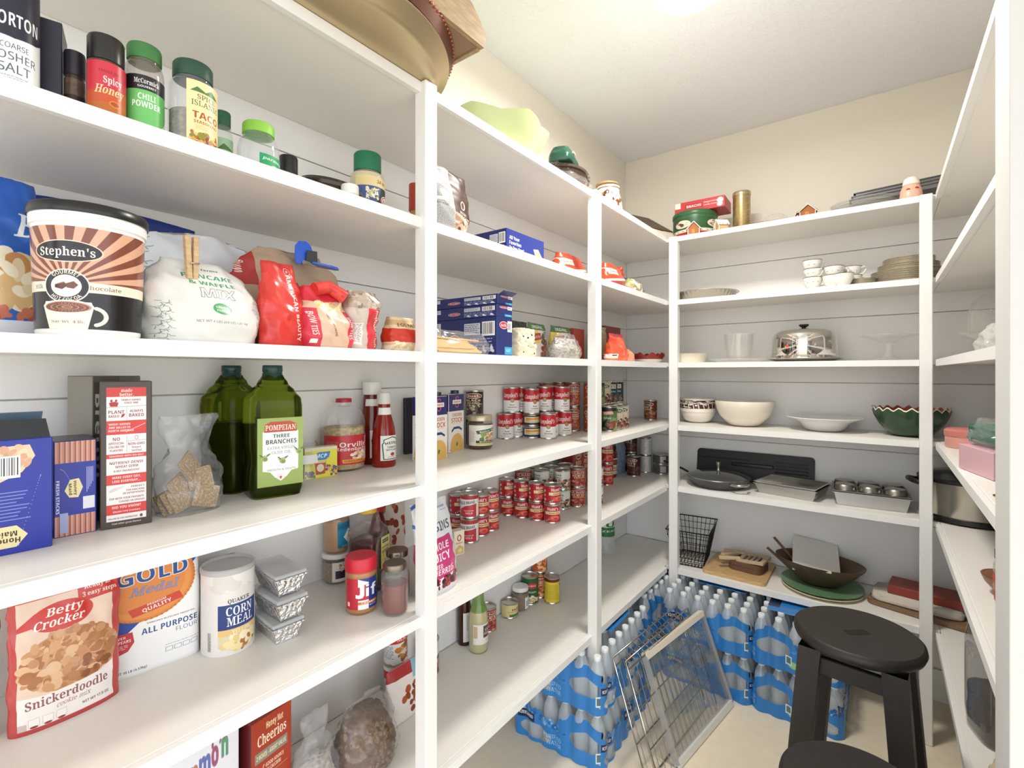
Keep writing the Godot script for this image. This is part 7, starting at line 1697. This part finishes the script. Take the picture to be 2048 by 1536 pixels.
func stool(label: String, at: Vector3, h: float, r: float, turn: float, hole: bool):
	var bk := StandardMaterial3D.new()
	bk.albedo_color = Color(0.14, 0.12, 0.105)
	bk.roughness = 0.5
	var t := thing("stool", label, "stool", at, turn)
	var seat := part(t, "seat", lathe(P([0.0, h - 0.034, r * 0.88, h - 0.034, r * 0.97, h - 0.028, r, h - 0.016, r * 0.985, h - 0.005, r * 0.94, h, r * 0.9, h - 0.001, 0.0, h - 0.006]), 64), bk)
	if hole: part(seat, "hand_hole", rr_plate_flat(0.075, 0.026, 0.002, 0.0125), mat(Color(0.03, 0.025, 0.02), 0.8), V(0, h - 0.0068, 0), V(0, 0.8, 0))
	var tx := r * 0.60
	var bx := r * 0.96
	var y1 := h - 0.034
	var leg := func(sx: float, sz: float) -> ArrayMesh:
		var am := ArrayMesh.new()
		var q := 0.026
		var lo := V(sx * bx, 0, sz * bx)
		var hi := V(sx * tx, y1, sz * tx)
		var c := [V(-q, 0, q), V(q, 0, q), V(q, 0, -q), V(-q, 0, -q)]
		var qs := []
		for i in 4:
			var j := (i + 1) % 4
			qs.append([hi + c[i], hi + c[j], lo + c[j] * 0.9, lo + c[i] * 0.9, [V(0, 0, 1), V(1, 0, 0), V(0, 0, -1), V(-1, 0, 0)][i]])
		quads(am, qs, null)
		return am
	for sx in [-1.0, 1.0]:
		for sz in [-1.0, 1.0]: part(t, "leg", leg.call(sx, sz), bk)
	for k in 4:
		for lv in [0.36, 0.93]:
			var e: float = lerpf(bx, tx, lv)
			var hh: float = 0.030 if lv < 0.5 else 0.045
			part(t, "apron" if lv > 0.5 else "stretcher", rbox(e * 2.0 - 0.03, hh, 0.018, 0.002, {}, null, true), bk, V(sin(k * PI / 2) * e, y1 * lv - hh * 0.4, cos(k * PI / 2) * e), V(0, k * PI / 2, 0))

func lean_frame(o: Vector3, u: Vector3, v: Vector3) -> Array:   # four corners: bottom near, bottom far, top far, top near
	return [o, o + u, o + u + v, o + v]

func racks():
	var chrome := mat(Color(0.72, 0.71, 0.69), 0.18, 1.0)
	for k in 2:
		var o: Vector3 = [V(-0.600, FLOOR + 0.004, -1.645), V(-0.648, FLOOR + 0.004, -1.640)][k]
		var u := V(0.052, 0, -0.540)
		var v := V(-0.130, 0.395, 0.0)
		var t := thing("oven_rack", ["chrome oven rack leaning between the glass shelf and the other rack", "chrome oven rack leaning at the back, next to the water packs"][k], "rack", o, 0.0, "leaning oven racks")
		var c := lean_frame(Vector3.ZERO, u, v)
		part(t, "frame", tube(c, 0.0036, 8, true), chrome)
		part(t, "front_rail", tube([v * 0.93, v * 0.93 + u], 0.003, 8), chrome)
		for f in [0.30, 0.62]: part(t, "cross_bar", tube([v * f, v * f + u], 0.0028, 6), chrome)
		var n := u.cross(v).normalized()
		var bar := tube([Vector3.ZERO, v * 0.96, v + n * -0.018], 0.0015, 5)
		for i in 15: part(t, "bar", bar, chrome, u * ((i + 0.7) / 15.4))
	var t2 := thing("refrigerator_shelf", "glass refrigerator shelf with cream plastic edges leaning in front of the racks", "shelf", V(-0.590, FLOOR + 0.012, -1.776))
	var u2 := V(0.074, 0, -0.478)
	var v2 := V(-0.122, 0.350, 0.0)
	var cream := hexm("e8dfca", 0.35)
	var nn := v2.cross(u2).normalized() * -1.0
	var am := ArrayMesh.new()
	var th := nn * 0.004
	quads(am, [[v2 + th, v2 + u2 + th, u2 + th, th, nn], [v2 + u2, v2, Vector3.ZERO, u2, -nn]], null)
	part(t2, "pane", am, clear(Color(0.55, 0.58, 0.58), 0.16, 0.04))
	var trim := func(a: Vector3, b: Vector3, w: float) -> ArrayMesh:
		var d := (b - a).normalized()
		var s := d.cross(nn).normalized()
		var m2 := ArrayMesh.new()
		var k := [s * w + nn * 0.012, s * -w + nn * 0.012, s * -w - nn * 0.012, s * w - nn * 0.012]
		var qs := []
		for i in 4:
			var j := (i + 1) % 4
			qs.append([a + k[i], b + k[i], b + k[j], a + k[j], (k[i] + k[j]).normalized()])
		qs.append([a + k[0], a + k[1], a + k[2], a + k[3], -d])
		qs.append([b + k[0], b + k[1], b + k[2], b + k[3], d])
		quads(m2, qs, null)
		return m2
	part(t2, "top_edge", trim.call(v2, v2 + u2, 0.011), cream)
	part(t2, "bottom_edge", trim.call(Vector3.ZERO, u2, 0.012), hexm("e4e2da", 0.35))
	part(t2, "side_edge", trim.call(Vector3.ZERO, v2, 0.004), clear(Color(0.75, 0.75, 0.74), 0.5, 0.1))
	part(t2, "side_edge", trim.call(u2, u2 + v2, 0.004), clear(Color(0.75, 0.75, 0.74), 0.5, 0.1))

func film_print() -> StandardMaterial3D:
	var c := Color(0.95, 0.97, 1.0, 0.10)
	var p := pr(1024, 256, c)
	var blue := "2f7fc8"
	# one repeat: broad blue swirl with clear windows, lower blue fade, a navy name tag
	p.poly([0, 96, 100, 70, 220, 58, 340, 80, 460, 60, 600, 84, 720, 60, 860, 84, 1024, 96, 1024, 256, 0, 256], blue)
	p.dabs(0, 66, 1024, 46, 150, 6, 18, ["1f5fa8", "4f9ad8", "8cc0ea", "2a70ba"], 3)
	p.poly([420, 0, 560, 10, 680, 40, 720, 110, 400, 110, 360, 50], blue)
	p.oval(200, 190, 120, 44, Color(0.85, 0.92, 0.98, 0.22)).oval(560, 120, 110, 52, Color(0.85, 0.92, 0.98, 0.18)).oval(860, 196, 100, 42, Color(0.85, 0.92, 0.98, 0.22))
	p.rect(60, 92, 130, 44, "16224a").text("KIRKLAND", 125, 114, 20, "eef2f8", {"w": 112}).rect(60, 136, 130, 6, "3a2a3c")
	p.rect(740, 96, 130, 44, "16224a").text("KIRKLAND", 805, 118, 20, "eef2f8", {"w": 112})
	p.text("PURIFIED", 330, 170, 26, "a8d0ee", {"w": 130, "f": ""}).text("WATER", 340, 210, 30, "b8d8f0", {"w": 110, "f": ""}).oval(690, 200, 36, 22, "9acb8c").rect(640, 150, 40, 56, "dfe8ec").rect(646, 158, 28, 40, "5a7a7c")
	var m := tmat(p.tex(), 0.28)
	m.transparency = BaseMaterial3D.TRANSPARENCY_ALPHA
	m.cull_mode = BaseMaterial3D.CULL_DISABLED
	return m

func sleeve(nx: int, nz: int, s: float, h: float) -> ArrayMesh:   # shrink film hugging the bottles of one pack
	var pts := []
	var q := 8
	var w := nx * s / 2.0
	var d := nz * s / 2.0
	for e in [[V(-w, 0, d), V(1, 0, 0), nx, V(0, 0, 1)], [V(w, 0, d), V(0, 0, -1), nz, V(1, 0, 0)], [V(w, 0, -d), V(-1, 0, 0), nx, V(0, 0, -1)], [V(-w, 0, -d), V(0, 0, 1), nz, V(-1, 0, 0)]]:
		for i in e[2] * q:
			var k: float = (i + 0.5) / q
			var edge: float = minf(k, e[2] - k) * s
			var inset: float = 0.010 * (1.0 - absf(sin(k * PI))) + 0.018 * pow(clampf(1.0 - edge / (s * 0.45), 0, 1), 2)
			pts.append([e[0] + e[1] * (k * s) + e[3] * (0.003 - inset), e[3]])
	var v := PackedVector3Array()
	var uv := PackedVector2Array()
	var n := PackedVector3Array()
	var ix := PackedInt32Array()
	var rows := 8
	var len := 0.0
	for i in pts.size() + 1:
		var a: Array = pts[i % pts.size()]
		if i > 0: len += a[0].distance_to(pts[i - 1][0])
		var t: Vector3 = (pts[(i + 1) % pts.size()][0] - pts[(i - 1 + pts.size()) % pts.size()][0]).normalized()
		for r in rows + 1:
			var f := float(r) / rows
			var y := f * h
			var pull := 0.0 if f < 0.7 else pow((f - 0.7) / 0.3, 2.0) * 0.020
			var wav := 0.010 * sin(len * 21.0) * f
			v.append(a[0] - a[1] * pull + V(0, y + wav * (1.0 if f > 0.2 else 0.0), 0))
			n.append(t.cross(V(0, 1, 0)).normalized())
			uv.append(Vector2(len / 0.62, 1.0 - f))
	for i in pts.size():
		for r in rows:
			var a := i * (rows + 1) + r
			var b := a + rows + 1
			ix.append_array([a, a + 1, b, b, a + 1, b + 1])
	return finish(v, n, uv, ix)

func water():
	var film := film_print()
	var bm := clear(Color(0.90, 0.94, 0.97), 0.32, 0.06)
	var cap := hexm("e6eaec", 0.4)
	var bottle_mesh := lathe(P([0.0, 0.0, 0.026, 0.0, 0.0295, 0.006, 0.030, 0.05, 0.028, 0.07, 0.030, 0.09, 0.0295, 0.128, 0.026, 0.150, 0.018, 0.172, 0.0125, 0.184]), 14)
	var cap_mesh := lathe(P([0.0135, 0.183, 0.0140, 0.185, 0.0138, 0.197, 0.012, 0.199, 0.0, 0.199]), 12)
	var s := 0.0655
	var hp := 0.203
	var stacks := [[V(-0.995, 0, -1.835), 6, 8, "left of the second post"], [V(-1.036, 0, -2.43), 6, 8, "in the dark corner under the left shelves"], [V(-0.640, 0, -2.515), 6, 7, "at the back, left of two"], [V(-0.275, 0, -2.515), 5, 7, "at the back beside the stool"]]
	var sl := {}
	var blue := hexm("2f7fc8", 0.3)
	for k in stacks.size():
		var e: Array = stacks[k]
		for j in 2:
			var t := thing("water_pack", ["bottom", "top"][j] + " blue film-wrapped water pack of the stack " + e[3], "water pack", e[0] + V(0, FLOOR + 0.001 + j * hp, 0), 0.0 if k % 2 == 0 else PI, "water bottle packs")
			if k < 2: t.rotation.y = [0.03, 3.1][k]
			var key := "%d %d" % [e[1], e[2]]
			if not sl.has(key): sl[key] = sleeve(e[1], e[2], s, 0.158)
			part(t, "film", sl[key], film)
			for x in e[1]:
				for z in e[2]:
					var inner: bool = x > 1 and x < e[1] - 2 and z > 1 and z < e[2] - 2
					if j == 0 and inner: continue
					var b := part(t, "bottle", bottle_mesh, bm, V((x - (e[1] - 1) / 2.0) * s, 0.001, (z - (e[2] - 1) / 2.0) * s))
					part(b, "cap", cap_mesh, cap)
			if j == 1:
				part(t, "top_film", rbox(e[1] * s * 0.55, 0.0012, e[2] * s * 0.38, 0.0005, {}, null, true), blue, V(0.03, 0.1995, -0.05), V(0, 0, 0.0))
				part(t, "top_tag", rbox(0.045, 0.001, 0.09, 0.0004, {}, null, true), hexm("16224a", 0.35), V(0.10, 0.2012, -0.05))
